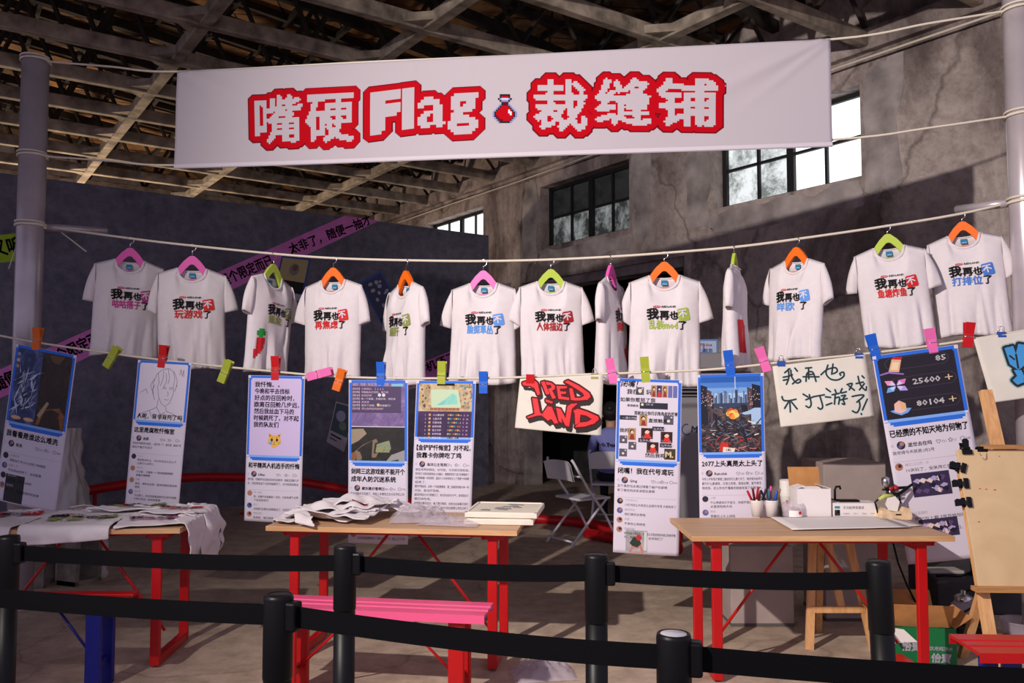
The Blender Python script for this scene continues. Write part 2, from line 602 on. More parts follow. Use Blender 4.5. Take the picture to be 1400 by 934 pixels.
# steel windows
panes = [[G_BRIGHT] * 8, [G_GREY, G_GREY, G_GREY, G_GREY, G_DARK, G_DARK, G_DARK, G_DARK],
         [G_DIRTY, G_DIRTY, G_BRIGHT, G_BRIGHT, G_DIRTY, G_DIRTY, G_BRIGHT, G_BRIGHT]]
m_frame = mat('dark_steel_frame', (30, 30, 32), .6)
for wi, (a, b) in enumerate(WIN):
    win = thing('window_%d' % (wi + 1), None, None, W0 + WD * a, WROT, kind='structure')
    w, h = b - a, WZ1 - WZ0
    mb = MB()
    for x in (0.03, w - .03):
        mb.box((x, .2, WZ0 + h / 2), (.06, .06, h))
    for z in (WZ0 + .025, WZ1 - .025):
        mb.box((w / 2, .2, z), (w, .06, .05))
    mb.box((w / 2, .2, WZ0 + h / 2), (.09, .07, h))
    for x in (w * .27, w * .73):
        mb.box((x, .2, WZ0 + h / 2), (.03, .05, h))
    mb.box((w / 2, .2, WZ0 + h * .5), (w, .05, .03))
    wf = mb.build('window_frame', m_frame, win)
    ed = [.06, w * .27, w / 2, w * .73, w - .06]
    for r in range(2):
        for c in range(4):
            p = MB()
            p.box(((ed[c] + ed[c + 1]) / 2, .215, WZ0 + h * (.26 + .48 * r)), (ed[c + 1] - ed[c] - .01, .006, h * .45))
            p.build('pane', panes[wi][r * 4 + c], wf)
# dark opening in the wall and the room behind it
door = thing('door_1', None, None, W0 + WD * DX0, WROT, kind='structure')
w = DX1 - DX0
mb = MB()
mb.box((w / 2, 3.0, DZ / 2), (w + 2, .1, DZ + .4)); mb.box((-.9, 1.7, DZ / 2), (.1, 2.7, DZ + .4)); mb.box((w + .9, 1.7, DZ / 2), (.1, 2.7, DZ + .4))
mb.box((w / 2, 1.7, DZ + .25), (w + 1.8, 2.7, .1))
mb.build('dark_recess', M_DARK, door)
mb = MB()
mb.box((w / 2, .22, DZ - .06), (w, .3, .12)); mb.box((.04, .22, DZ / 2), (.08, .3, DZ)); mb.box((w - .04, .22, DZ / 2), (.08, .3, DZ))
mb.build('lintel', m_patch, door)
mb = MB()
mb.box((w * .4, 1.3, .24), (w * .8, .5, .48), bev=.02)
mb.build('low_ledge', mat('dark_ledge', (58, 56, 56), .9, var=.2, vscale=5), door)

# far end wall of the hall behind the partition
bw_ = MB()
bw_.box((-8.2, -7.3, 3.6), (.3, 15.6, 7.2))
tag(bw_.build('wall_back', m_wall), kind='structure')
bpy.data.objects['wall_back'].location = W0
bpy.data.objects['wall_back'].rotation_euler = (0, 0, WROT)

# cable clipped under the eaves
pts = [(-3.4, 4.70), (-1.5, 4.71), (.6, 4.70), (2.6, 4.72), (4.4, 4.71), (6.2, 4.74), (8, 4.73), (10.5, 4.75)]
mb = MB()
mb.tube([W0 + WD * s + WN * .11 + Vector((0, 0, z)) for s, z in pts], .012, n=6)
tag(mb.build('cable', M_ROPE, origin=W0 + WN * .11 + Vector((0, 0, 4.7))), 'pale cable running along the top of the old plaster wall under the eaves', 'cable')

# dark partition on the left
PA0 = Vector((-5.58, 9.17, 0))
PAD = Vector((.809, .588, 0)).normalized()
PAN = Vector((PAD.y, -PAD.x, 0))
PROT = math.atan2(PAD.y, PAD.x)
PH = 3.86
def onpanel(px, py):
    p = onplane(px, py, PA0, PAN)
    return (p - PA0).dot(PAD), p.z
pw = thing('wall_left', None, None, PA0, PROT, kind='structure')
mb = MB()
mb.box((1.42, .09, PH / 2), (10.06, .18, PH))
mb.build('painted_board', m_panel, pw)

# roof: trusses from the wall across the hall, purlins between them, boards above
ceil = thing('ceiling', None, None, W0, WROT, kind='structure')
L, SL = 15.0, .10
mb = MB()
mb.add([(-8, .4, 5.62), (11.5, .4, 5.62), (11.5, -L, 5.62 + SL * L), (-8, -L, 5.62 + SL * L),
        (-8, .4, 5.72), (11.5, .4, 5.72), (11.5, -L, 5.72 + SL * L), (-8, -L, 5.72 + SL * L)],
       [(0, 3, 2, 1), (4, 5, 6, 7), (0, 1, 5, 4), (1, 2, 6, 5), (2, 3, 7, 6), (3, 0, 4, 7)])
mb.build('roof_deck', m_deck, ceil)
purl = [-1.79, -3.8, -5.55, -7.4, -9.3, -11.2, -13.1]
k = 0
x = -4.55
while x < 10.6:
    mb = MB()
    mb.box((x, -L / 2 + .1, H + .02), (.10, L, .15), 0, bev=.012)
    tz = lambda y: 5.48 - SL * y
    mb.add([(x - .045, .1, tz(.1) - .06), (x + .045, .1, tz(.1) - .06), (x + .045, -L, tz(-L) - .06), (x - .045, -L, tz(-L) - .06),
            (x - .045, .1, tz(.1) + .06), (x + .045, .1, tz(.1) + .06), (x + .045, -L, tz(-L) + .06), (x - .045, -L, tz(-L) + .06)],
           [(0, 3, 2, 1), (4, 5, 6, 7), (0, 1, 5, 4), (1, 2, 6, 5), (2, 3, 7, 6), (3, 0, 4, 7)], 1)
    y = 0
    while y > -L + .6:
        mb.tube([(x, y, H + .08), (x, y - .45, tz(y - .45) - .03)], .028, 1, n=4, smooth=False)
        mb.tube([(x, y - .9, H + .08), (x, y - .45, tz(y - .45) - .03)], .028, 1, n=4, smooth=False)
        y -= .9
    # gusset plates where a purlin meets the truss
    for py in purl:
        for sx in (-1, 1):
            mb.prism([(0, 0), (.22, 0), (0, .22)], lambda a, b_, t, sx=sx, py=py: (x + sx * (.05 + a), py - .05 - b_, t), H - .03, H + .05, 0)
    mb.build('truss', [m_beam, m_web], ceil)
    x += 1.1
for py in purl:
    mb = MB()
    mb.box((3, py, H + .01), (15.2, .12, .12), bev=.01)
    mb.build('purlin', m_beam, ceil)
x = -7.5
while x < 11:
    mb = MB()
    mb.add([(x - .03, .1, 5.55), (x + .03, .1, 5.55), (x + .03, -L, 5.55 + SL * L), (x - .03, -L, 5.55 + SL * L),
            (x - .03, .1, 5.63), (x + .03, .1, 5.63), (x + .03, -L, 5.63 + SL * L), (x - .03, -L, 5.63 + SL * L)],
           [(0, 3, 2, 1), (4, 5, 6, 7), (0, 1, 5, 4), (1, 2, 6, 5), (2, 3, 7, 6), (3, 0, 4, 7)])
    mb.build('rafter', m_web, ceil)
    x += 1.1
# roof battens running the other way under the boards
for k in range(24):
    y = -.35 - k * .62
    mb = MB()
    mb.box((1.75, y, 5.585 - SL * y), (19, .05, .06))
    mb.build('batten', m_web, ceil)

# ------------------------------------------------------------------ sticker strips and flyers on the partition
def strip(name, label, quad, mcol, cname, texts, depth=.004):
    P = [onpanel(*q) for q in quad]                 # tl, tr, br, bl in partition metres
    c = Vector((sum(p[0] for p in P) / 4, -.0, sum(p[1] for p in P) / 4))
    o = thing(name, label, 'sticker', PA0 + PAD * c.x + Vector((0, 0, c.z)), PROT)
    mb = MB()
    mb.prism([(p[0] - c.x, p[1] - c.z) for p in P][::-1], lambda x, z, t: (x, t, z), -.001, -depth)
    mb.build('strip', mat(cname, mcol, .6, var=.05, vscale=6), o)
    mb = MB()
    for body, a, b, hpx in texts:
        pa, pb = onpanel(*a), onpanel(*b)
        d = Vector((pb[0] - pa[0], pb[1] - pa[1]))
        ang = math.atan2(d.y, d.x)
        h = hpx / F * 10.5
        write(mb, body, lambda x, z: (x, -depth - .002, z), pa[0] - c.x, pa[1] - c.z, h, 0, width=d.length, bold=.03, rot=ang)
    mb.build('lettering', M_BLACK, o)
    return o
PINK = (246, 140, 228)
strip('sticker_strip', 'long magenta sticker strip with black writing rising across the dark partition', [(-20, 514), (471, 295), (518, 302), (-20, 554)], PINK, 'magenta_sticker',
      [('太非了，随便', (-70, 564), (26, 521), 19), ('不过是个限定而已', (36, 516), (152, 462), 19), ('一抽才不过', (160, 461), (288, 402), 19),
       ('是个限定而已', (305, 391), (374, 361), 18), ('太非了，随便一抽才', (398, 347), (508, 305), 17)])
strip('sticker_strip', 'short magenta sticker strip with black writing low on the partition beside the plaster wall', [(540, 511), (662, 461), (662, 488), (540, 541)], PINK, 'magenta_sticker',
      [('手机坏了，会', (570, 514), (650, 480), 17)])
strip('sticker_strip', 'lime green sticker strip with black writing at the left pole', [(-60, 328), (31, 318), (31, 356), (-60, 366)], (170, 208, 44), 'lime_sticker',
      [('又听：', (-8, 350), (38, 342), 22)])

def flyer(label, quad, painter):
    P = [onpanel(*q) for q in quad]
    c = Vector((sum(p[0] for p in P) / 4, 0, sum(p[1] for p in P) / 4))
    o = thing('flyer', label, 'flyer', PA0 + PAD * c.x + Vector((0, 0, c.z)), PROT)
    tl, tr, br, bl = [Vector((p[0] - c.x, p[1] - c.z)) for p in P]
    def fn(u, v, k=0):
        q = tl * (1 - u) * (1 - v) + tr * u * (1 - v) + br * u * v + bl * (1 - u) * v
        return Vector((q.x, -.006 - .0012 * k - .02 * math.sin(math.pi * v) * .5, q.y))
    mb = MB()
    n = 6
    for k0, flip in ((0, False), (-2, True)):
        pts = [fn(i / n, j / n, k0) for j in range(n + 1) for i in range(n + 1)]
        mb.grid(pts, n + 1, n + 1, 0, flip=not flip)
    mb.build('sheet', mat('flyer_paper', (196, 192, 206), .6), o)
    mb = MB()
    mats = painter(mb, fn)
    mb.build('print', mats, o)
def frect(mb, fn, u0, u1, v0, v1, mi, k, n=4):
    pts = [fn(u0 + (u1 - u0) * i / n, v0 + (v1 - v0) * j / n, k) for j in range(n + 1) for i in range(n + 1)]
    mb.grid(pts, n + 1, n + 1, mi, flip=True)
def blob(mb, fn, u, v, ru, rv, mi, k, n=10):
    mb.add([fn(u + ru * math.cos(t * 2 * math.pi / n), v + rv * math.sin(t * 2 * math.pi / n), k) for t in range(n)], [tuple(range(n))[::-1]], mi)
FB = mat('flyer_blue', (60, 92, 190), .6)
def p_a(mb, fn):
    frect(mb, fn, 0, 1, 0, .86, 1, 1); frect(mb, fn, .05, .95, .04, .66, 0, 2); frect(mb, fn, .05, .95, .58, .84, 2, 2.5)
    blob(mb, fn, .52, .3, .17, .15, 3, 3); blob(mb, fn, .54, .26, .1, .08, 4, 3.5)
    return [mat('flyer_tan', (206, 190, 136), .6), FB, mat('flyer_dark', (30, 26, 26), .6), mat('flyer_grey', (150, 150, 140), .6), mat('flyer_rust', (150, 100, 80), .6)]
flyer('tan flyer with a dark band pinned on the partition behind the green hanger', [(385, 350), (424, 354), (412, 412), (372, 404)], p_a)
def p_b(mb, fn):
    frect(mb, fn, 0, 1, 0, .9, 1, 1); frect(mb, fn, .05, .95, .03, .6, 0, 2); frect(mb, fn, .05, .95, .6, .87, 2, 2)
    r = random.Random(3)
    for _ in range(16):
        blob(mb, fn, r.uniform(.15, .85), r.uniform(.08, .55), r.uniform(.04, .1), r.uniform(.015, .04), 3, 3 + _ * .05)
    for k in range(7):
        frect(mb, fn, .25, .85, .63 + k * .032, .65 + k * .032, 4 + k % 2, 3, 1)
    return [mat('flyer_night', (70, 74, 104), .6), FB, mat('flyer_maroon', (70, 36, 48), .6), mat('flyer_lilac', (176, 176, 214), .6), mat('flyer_green', (90, 150, 80), .6), mat('flyer_coral', (176, 80, 70), .6)]
flyer('tilted dark blue flyer on the partition between two orange hangers', [(491, 387), (520, 371), (566, 452), (534, 470)], p_b)
def p_c(mb, fn):
    frect(mb, fn, .06, .9, .04, .95, 0, 1); blob(mb, fn, .5, .3, .25, .1, 1, 2); blob(mb, fn, .5, .65, .3, .15, 2, 2)
    return [mat('flyer_brown', (120, 96, 100), .6), mat('flyer_skin', (150, 116, 110), .6), mat('flyer_lilac', (120, 120, 156), .6)]
flyer('small dark flyer on the partition behind the shirt on the green hanger', [(337, 456), (362, 460), (362, 494), (346, 490)], p_c)
def p_d(mb, fn):
    frect(mb, fn, .04, .96, .03, .7, 0, 1); blob(mb, fn, .4, .3, .25, .13, 1, 2); blob(mb, fn, .6, .5, .2, .1, 2, 3); frect(mb, fn, .1, .7, .77, .8, 3, 2, 1); frect(mb, fn, .1, .5, .86, .88, 3, 2, 1)
    return [mat('flyer_teal', (80, 100, 116), .6), mat('flyer_lilac', (120, 120, 156), .6), mat('flyer_mint', (130, 150, 130), .6), M_BLACK]
flyer('tilted flyer with a dark picture low on the partition beside the chat poster', [(459, 549), (485, 556), (470, 618), (446, 604)], p_d)

# ------------------------------------------------------------------ steel poles, ropes
RA = Vector((-2.285, 5.75, 0))
RD = Vector((4.252, -.55, 0)).normalized()
RN = Vector((RD.y, -RD.x, 0))                        # towards the camera
RROT = math.atan2(RD.y, RD.x)
def onrope(px, py, off=0.0):
    return onplane(px, py, RA + RN * off, RN)
polespec = [('tall grey steel pole on the left with four rope loops', onrope(49, 80), 3.86, (146, 316)),
            ('tall grey steel pole at the right edge of the hall', onrope(1395, 80), 4.6, (1308, 287))]
POLES = []
for lab, p, h, stub in polespec:
    p = Vector((p.x, p.y, 0))
    POLES.append(p)
    o = thing('steel_pole', lab, 'pole', p)
    mb = MB()
    mb.lathe([(.089, .01), (.089, h), (.083, h + .002), (.083, h - .3)], n=32)
    mb.build('tube', M_STEEL, o)
    mb = MB()
    mb.lathe([(.2, 0), (.2, .012), (.1, .014), (.098, .06), (.089, .062)], n=32)
    mb.build('base_plate', M_STEEL, o)
    q = onrope(*stub, off=-.35) - p
    d = Vector((q.x, q.y, 0)).normalized()
    mb = MB()
    mb.tube([d * .07 + Vector((0, 0, q.z - .02)), q], .028, n=14)
    mb.build('side_tube', M_STEEL, o)
def rope(label, pix, off, rad, wraps=(), tails=()):
    pts = [onrope(x, y, off) for x, y in pix]
    # smooth curve through the points
    out = []
    for i in range(len(pts) - 1):
        p0, p1, p2, p3 = pts[max(0, i - 1)], pts[i], pts[i + 1], pts[min(len(pts) - 1, i + 2)]
        for k in range(6):
            t = k / 6
            out.append(.5 * ((2 * p1) + (p2 - p0) * t + (2 * p0 - 5 * p1 + 4 * p2 - p3) * t * t + (3 * p1 - p0 - 3 * p2 + p3) * t ** 3))
    out.append(pts[-1])
    o = thing('rope', label, 'rope', out[0])
    mb = MB()
    mb.tube([p - out[0] for p in out], rad, n=7)
    mb.build('line', M_ROPE, o)
    for (pole, z) in wraps:
        mb = MB()
        turns = 3
        mb.tube([POLES[pole] - out[0] + Vector((.0965 * math.cos(a), .0965 * math.sin(a), z - .018 + .012 * a / 6.283 + .008 * math.sin(a * .5))) for a in [k * 2 * math.pi / 20 for k in range(turns * 20 + 1)]], rad * .9, n=6)
        mb.build('knot', M_ROPE, o)
    for tl in tails:
        mb = MB()
        mb.tube([onrope(x, y, off + .02) - out[0] for x, y in tl], rad * .6, n=5)
        mb.build('rope_end', M_ROPE, o)
    return o
B_OFF, T_OFF, L_OFF = 0.0, -.10, .19
zz = lambda px, py: onrope(px, py).z
rope('rope along the top hem of the big white banner', [(52, 83), (150, 91), (243, 98), (500, 85), (800, 72), (1136, 54), (1270, 32), (1393, 12)], B_OFF + .0, .0075, [(0, zz(52, 83)), (1, zz(1393, 14))])
rope('rope along the bottom hem of the big white banner', [(52, 213), (150, 220), (238, 226), (500, 219), (800, 207), (1138, 191), (1270, 175), (1393, 157)], B_OFF, .0075, [(0, zz(52, 213)), (1, zz(1393, 158))])
ROPE1 = [(46, 308), (178, 326), (263, 336), (374, 347), (456, 353), (555, 356), (661, 357), (753, 355), (835, 351), (908, 346), (1003, 338), (1089, 327), (1213, 309), (1315, 292), (1393, 274)]
ROPE2 = [(-60, 448), (0, 459), (55, 469), (137, 481), (219, 492), (343, 505), (480, 516), (666, 517), (803, 512), (920, 508), (999, 503), (1091, 493), (1181, 484), (1263, 474), (1330, 464), (1470, 440)]
rope('upper clothes rope from pole to pole carrying the hangers', ROPE1, T_OFF, .0085, [(0, zz(46, 308)), (1, zz(1393, 276))], [[(28, 316), (20, 345), (12, 368)], [(84, 318), (100, 330), (118, 344)]])
rope('lower clothes rope carrying the pegs and the posters', ROPE2, L_OFF, .0075)
def rope_y(R_, px):
    for (a, b), (c, d) in zip(R_, R_[1:]):
        if a <= px <= c:
            return b + (d - b) * (px - a) / (c - a)

# ------------------------------------------------------------------ the big banner
bl_, br_, tr_, tl_ = [onrope(*q, off=.012) for q in ((238, 231), (1138, 201), (1135, 54), (243, 98))]
bo = thing('banner', 'wide white banner with red outlined slogan hung between the two poles', 'banner', tl_, RROT)
inv = Matrix.Rotation(-RROT, 4, 'Z')
BW, BT = (tr_ - tl_).length, tl_.z
q = [inv @ (p - tl_) for p in (tl_, tr_, br_, bl_)]
def bfn(u, v):
    p = q[0] * (1 - u) * (1 - v) + q[1] * u * (1 - v) + q[2] * u * v + q[3] * (1 - u) * v
    x, z = p.x, p.z
    y = -.004
    for cx, cz, ang, amp, w, ln in ((.05, 0, -.45, .018, .07, .5), (.0, 0, -.62, .014, .05, .4), (BW - .02, 0, -2.72, .02, .05, .9), (BW, -.02, -2.5, .012, .03, .5),
                                    (1.70, 0, -1.9, .007, .03, .09), (2.95, 0, -1.2, .006, .03, .08), (2.06, 0, -1.6, .005, .03, .08)):
        dx, dz = x - cx, z - cz
        a_, p_ = dx * math.cos(ang) + dz * math.sin(ang), -dx * math.sin(ang) + dz * math.cos(ang)
        if a_ > 0:
            y -= amp * math.exp(-(p_ / (w * (.4 + a_))) ** 2) * math.exp(-(a_ / ln) ** 2) * smooth(a_ / .05)
    y += .006 * math.sin(x * 2.1) * v + .004 * math.sin(z * 9 + x * 1.3)
    return x, y, z
def bsurf(u, v, k=0):
    x, y, z = bfn(u, v)
    return Vector((x, y - .0016 * k, z))
mb = MB()
nu, nv = 200, 40
mb.grid([bsurf(i / nu, j / nv) for j in range(nv + 1) for i in range(nu + 1)], nu + 1, nv + 1, flip=True)
mb.build('cloth', M_BANNER, bo, solid=.002)
mb = MB()
for v in (.015, .965):
    for e in (0, 1):
        pass
mb.grid([bsurf(i / nu, v, 1.3) for v in (.955, .99) for i in range(nu + 1)], nu + 1, 2, flip=True)
mb.build('hem', mat('banner_hem', (202, 194, 204), .8), bo)
# slogan: square-cornered letters, red border with a dark edge
def bpix(px, py):
    """photo pixel to banner u, v"""
    a, b, c, d = Vector((243, 98)), Vector((1135, 54)), Vector((1138, 201)), Vector((238, 231))
    u, v = (px - 240) / 897, .5
    for _ in range(8):
        P = a * (1 - u) * (1 - v) + b * u * (1 - v) + c * u * v + d * (1 - u) * v
        du = (b - a) * (1 - v) + (c - d) * v
        dv = (d - a) * (1 - u) + (c - b) * u
        e = Vector((px, py)) - P
        det = du.x * dv.y - du.y * dv.x
        u += (e.x * dv.y - e.y * dv.x) / det
        v += (du.x * e.y - du.y * e.x) / det
    return u, v
slog = [('嘴', 359, 429, 130, 196, -3, .018, 30), ('硬', 433, 505, 128, 195, -3, .024, 28), ('F', 526, 569, 124, 183, -7, .055, 17), ('l', 571, 588, 120, 177, -7, .07, 17), ('a', 593, 632, 132, 175, -3, .022, 21),
        ('g', 635, 677, 127, 184, -3, .024, 21), ('裁', 752, 824, 108, 180, 0, .024, 28), ('缝', 834, 908, 106, 172, 0, .024, 28), ('铺', 915, 994, 107, 173, 1, .026, 28)]
lm = [MB(), MB(), MB()]
for gi, (ch, x0, x1, y0, y1, tilt, bold, res) in enumerate(slog):
    M = raster(ch, res, bold)
    gh, gw = M.shape
    t = math.tan(R(-tilt))
    def fn(x, y, k=1, x0=x0, x1=x1, y0=y0, y1=y1, t=t):
        px = x0 + x * (x1 - x0)
        py = y1 - y * (y1 - y0) - (px - (x0 + x1) / 2) * t
        u, v = bpix(px, py)
        return bsurf(u, v, k)
    cells(lm[0], M, lambda a, b, gw=gw, gh=gh: fn(a / gw, b / gh, 3), 0, 0, 1, most=3)
    F_ = 3
    wpx = (x1 - x0) / gw / F_
    hpx = (y1 - y0) / gh / F_
    pad = int(13 / wpx)
    Mh = np.pad(np.kron(M, np.ones((F_, F_), bool)), pad)
    for li, rad in ((1, 8.2), (2, 9.6)):
        D = dilate(Mh, max(1, int(round(rad / ((wpx + hpx) / 2)))))
        cells(lm[li], D, lambda a, b, gw=gw, gh=gh, pad=pad, li=li, gi=gi: fn((a - pad) / F_ / gw, (b - pad) / F_ / gh, (2.0 if li == 1 else 1.0) + .05 * (gi % 2)), 0, 0, 1, most=9)
lm[2].build('lettering_edge', M_DRED, bo)
lm[1].build('lettering_border', M_BRED, bo)
lm[0].build('lettering', M_BANNER, bo)
# pixel potion flask
art = ["....kkkkkk....", "....krrrrk....", "...klaaaalk...", "....kllllk....", ".....kddk.....", "....lkddkl....", "...lkrrrrkl...", "..lkrrrrrrkl..", ".lkrrrrrrwrkl.",
       "lkrrrrrrrwwrkl", "lkrrrrrrrrwrkl", "lkdrrrrrrrrrkl", ".lkdrrrrrrrkl.", "..lkddrrrrkl..", "...lkkkkkkl..."]
pal = {'k': M_BLACK, 'r': M_BRED, 'a': mat('flask_glass', (180, 190, 216), .5), 'l': mat('flask_edge', (120, 124, 186), .5), 'd': M_DRED, 'w': M_PAPER}
mb = MB()
keys = list(pal)
for j, row in enumerate(art):
    for i, ch in enumerate(row):
        if ch != '.':
            px0, px1 = 696.5 + 33 * i / 14, 696.5 + 33 * (i + 1) / 14
            py0, py1 = 128.5 + 40 * j / 15, 128.5 + 40 * (j + 1) / 15
            mb.add([bsurf(*bpix(a, b), 2) for a, b in ((px0, py1), (px1, py1), (px1, py0), (px0, py0))], [(0, 1, 2, 3)], keys.index(ch))
mb.build('flask_print', [pal[k_] for k_ in keys], bo)
# ------------------------------------------------------------------ hangers and T-shirts on the upper rope
HW = .205
NK = .088
def s_top(u, front):
    ax = abs(u) * HW
    if ax < NK:
        t = math.sqrt(max(0, 1 - (ax / NK) ** 2))
        return -(.085 if front else .018) * t
    return -(ax - NK) * .36
def s_depth(u, v):
    au = abs(u)
    body = .024 + .036 * smooth(v / .25)
    tip = smooth(v / .10)
    nk = max(0, 1 - au * HW / (NK + .01))
    k = max(tip, min(1, nk * 2.2))
    return body * k * math.sqrt(max(0, 1 - au ** 2.6))
class Shirt:
    def __init__(s, length, seed, fold=1.0, kx=9.0):
        r = random.Random(seed)
        s.L, s.A, s.k, s.p, s.q, s.b = length, .017 * fold, kx + r.uniform(-1.5, 1.5), r.uniform(0, 6.28), r.uniform(-1.2, 1.2), r.uniform(-.02, .02)
        s.wob = r.uniform(0, 6.28)
        s.tp = r.uniform(-.01, .09)
        s.cr = [(r.uniform(-.8, .8), r.uniform(-.5, .5), r.uniform(.035, .07), r.uniform(.012, .024) * (1 if r.random() < .6 else -1), r.uniform(.3, .6)) for _ in range(6)]
    def flare(s, v):
        return 1 - s.tp * smooth((v - .2) / .8) - .03 * math.sin(math.pi * min(1, v / .7)) + .03 * smooth((v - .8) / .2)
    def fold(s, u, v):
        e = 1 - abs(u) ** 4
        f = s.A * (math.sin(u * s.k + s.p + s.q * v * 2) * smooth((v - .38) / .6) + .5 * math.sin(u * s.k * 1.9 + s.p * 2 - s.q * v * 3) * smooth((v - .5) / .5))
        for c0, sl, wd, am, st in s.cr:
            f += am * math.exp(-((u - c0 - sl * (v - .5) * .5) / wd) ** 2) * smooth((v - st) / .3)
        f += .004 * math.sin(u * 5 + v * 7 + s.wob) * smooth(v / .2)
        return f * e
    def pt(s, u, v, front, off=0.0):
        zt = s_top(u, front)
        z = zt + v * (-s.L - zt) - .012 * math.sin(u * 3 + s.wob) * v * v
        flare = s.flare(v)
        x = u * HW * flare + s.b * v * v
        d = s_depth(u, v)
        f = s.fold(u, v)
        y = (-d + f - off) if front else (d + f * .8 + off)
        return Vector((x, y, z))
    def on_front(s, x, z, off=.004, front=True):
        """point of the front (or back) sheet at chest coordinates"""
        v = .5
        u = x / HW
        for _ in range(4):
            zt = s_top(u, front)
            v = (z - zt) / (-s.L - zt)
            flare = s.flare(max(0, v))
            u = max(-1, min(1, (x - s.b * v * v) / (HW * flare)))
        p = s.pt(u, max(0, v), front, off)
        return p
def sleeve(mb, sg, r):
    n, m = 10, 20
    A0, B0 = Vector((.196, 0, -.038)), Vector((.192, 0, -.195))
    A1, B1 = Vector((.272 + r.uniform(-.02, .012), 0, -.262 + r.uniform(-.015, .015))), Vector((.196 + r.uniform(-.01, .01), 0, -.285 + r.uniform(-.015, .015)))
    pts = []
    ph = r.uniform(0, 6)
    for j in range(n + 1):
        t = j / n
        a, b = A0.lerp(A1, t), B0.lerp(B1, t)
        a = a + Vector((.010, 0, .006)) * math.sin(math.pi * t)
        c, h = (a + b) / 2, (a - b) / 2
        dp = .026 + .006 * math.sin(math.pi * t) - .006 * t
        for k in range(m):
            w = k * 2 * math.pi / m
            p = c + h * math.cos(w) + Vector((0, 1, 0)) * dp * math.sin(w) * (1 + .18 * math.sin(3 * w + ph + 4 * t) * t)
            pts.append(Vector((p.x * sg, p.y, p.z)))
    fs = []
    for j in range(n):
        for k in range(m):
            f = (j * m + k, j * m + (k + 1) % m, (j + 1) * m + (k + 1) % m, (j + 1) * m + k)
            fs.append(f if sg > 0 else f[::-1])
    mb.add(pts, fs, 0, True)
    ring = [pts[n * m + k] for k in range(m)]
    ring2 = [pts[(n - 1) * m + k].lerp(pts[n * m + k], .2) for k in range(m)]
    return ring, ring2

def slogan(mb, fn, cx, cz, w, col_txt, full=True):
    """slogan printed on cloth; slots: 0 black, 1 colour, 2 white, 3 red"""
    h = w / 4.1
    body, = (col_txt,)
    # small red lozenge and wordmark
    n = 14
    pl = [(cx - .26 * w + .075 * w * math.cos(a) * (1.25 if abs(math.cos(a)) > .3 else 1), cz + .36 * w + .032 * w * math.sin(a)) for a in [k * 2 * math.pi / n for k in range(n)]]
    mb.add([fn(x, z, .004) for x, z in pl], [tuple(range(n))], 3)
    write(mb, '小红书', lambda x, z: fn(x, z, .005), cx - .26 * w, cz + .345 * w, .042 * w, 2, bold=.02, anchor='c')
    write(mb, 'REDLAND', lambda x, z: fn(x, z, .0045), cx - .15 * w, cz + .338 * w, .068 * w, 0, width=.36 * w, bold=.035, shear=.25)
    # first line
    xs_ = [(-.5, .30, '我'), (-.19, .24, '再'), (.05, .22, '也')]
    for x, sz, ch in xs_:
        write(mb, ch, lambda a, b: fn(a, b, .0045), cx + x * w, cz + .055 * w, sz * w * 1.02, 0, bold=.05, rot=R(3 if ch == '我' else 0))
    # rounded tile with the white character
    t0, c0 = R(10), (cx + .395 * w, cz + .165 * w)
    hw_, r_ = .14 * w, .04 * w
    poly = []
    for qx, qy, a0 in ((1, 1, 0), (-1, 1, 90), (-1, -1, 180), (1, -1, 270)):
        for k in range(4):
            a = R(a0 + k * 30)
            poly.append((qx * (hw_ - r_) + r_ * math.cos(a), qy * (hw_ * 1.12 - r_) + r_ * math.sin(a)))
    poly = [(c0[0] + x * math.cos(t0) - y * math.sin(t0), c0[1] + x * math.sin(t0) + y * math.cos(t0)) for x, y in poly]
    ctr = fn(c0[0], c0[1], .0055)
    mb.add([fn(x, z, .0055) for x, z in poly] + [ctr], [(i, (i + 1) % len(poly), len(poly)) for i in range(len(poly))], 1)
    write(mb, '不', lambda a, b: fn(a, b, .008), c0[0] - .105 * w, c0[1] - .085 * w, .22 * w, 2, bold=.04, rot=t0)
    # second line
    n_ = len(body) if not body.isascii() else len(body) * .6
    write(mb, body, lambda a, b: fn(a, b, .0045), cx - .46 * w, cz - .19 * w, .245 * w, 1, width=(.70 * w if n_ > 2 else .56 * w), bold=.034)
    write(mb, '了', lambda a, b: fn(a, b, .0045), cx + .27 * w, cz - .19 * w, .235 * w, 0, bold=.035)

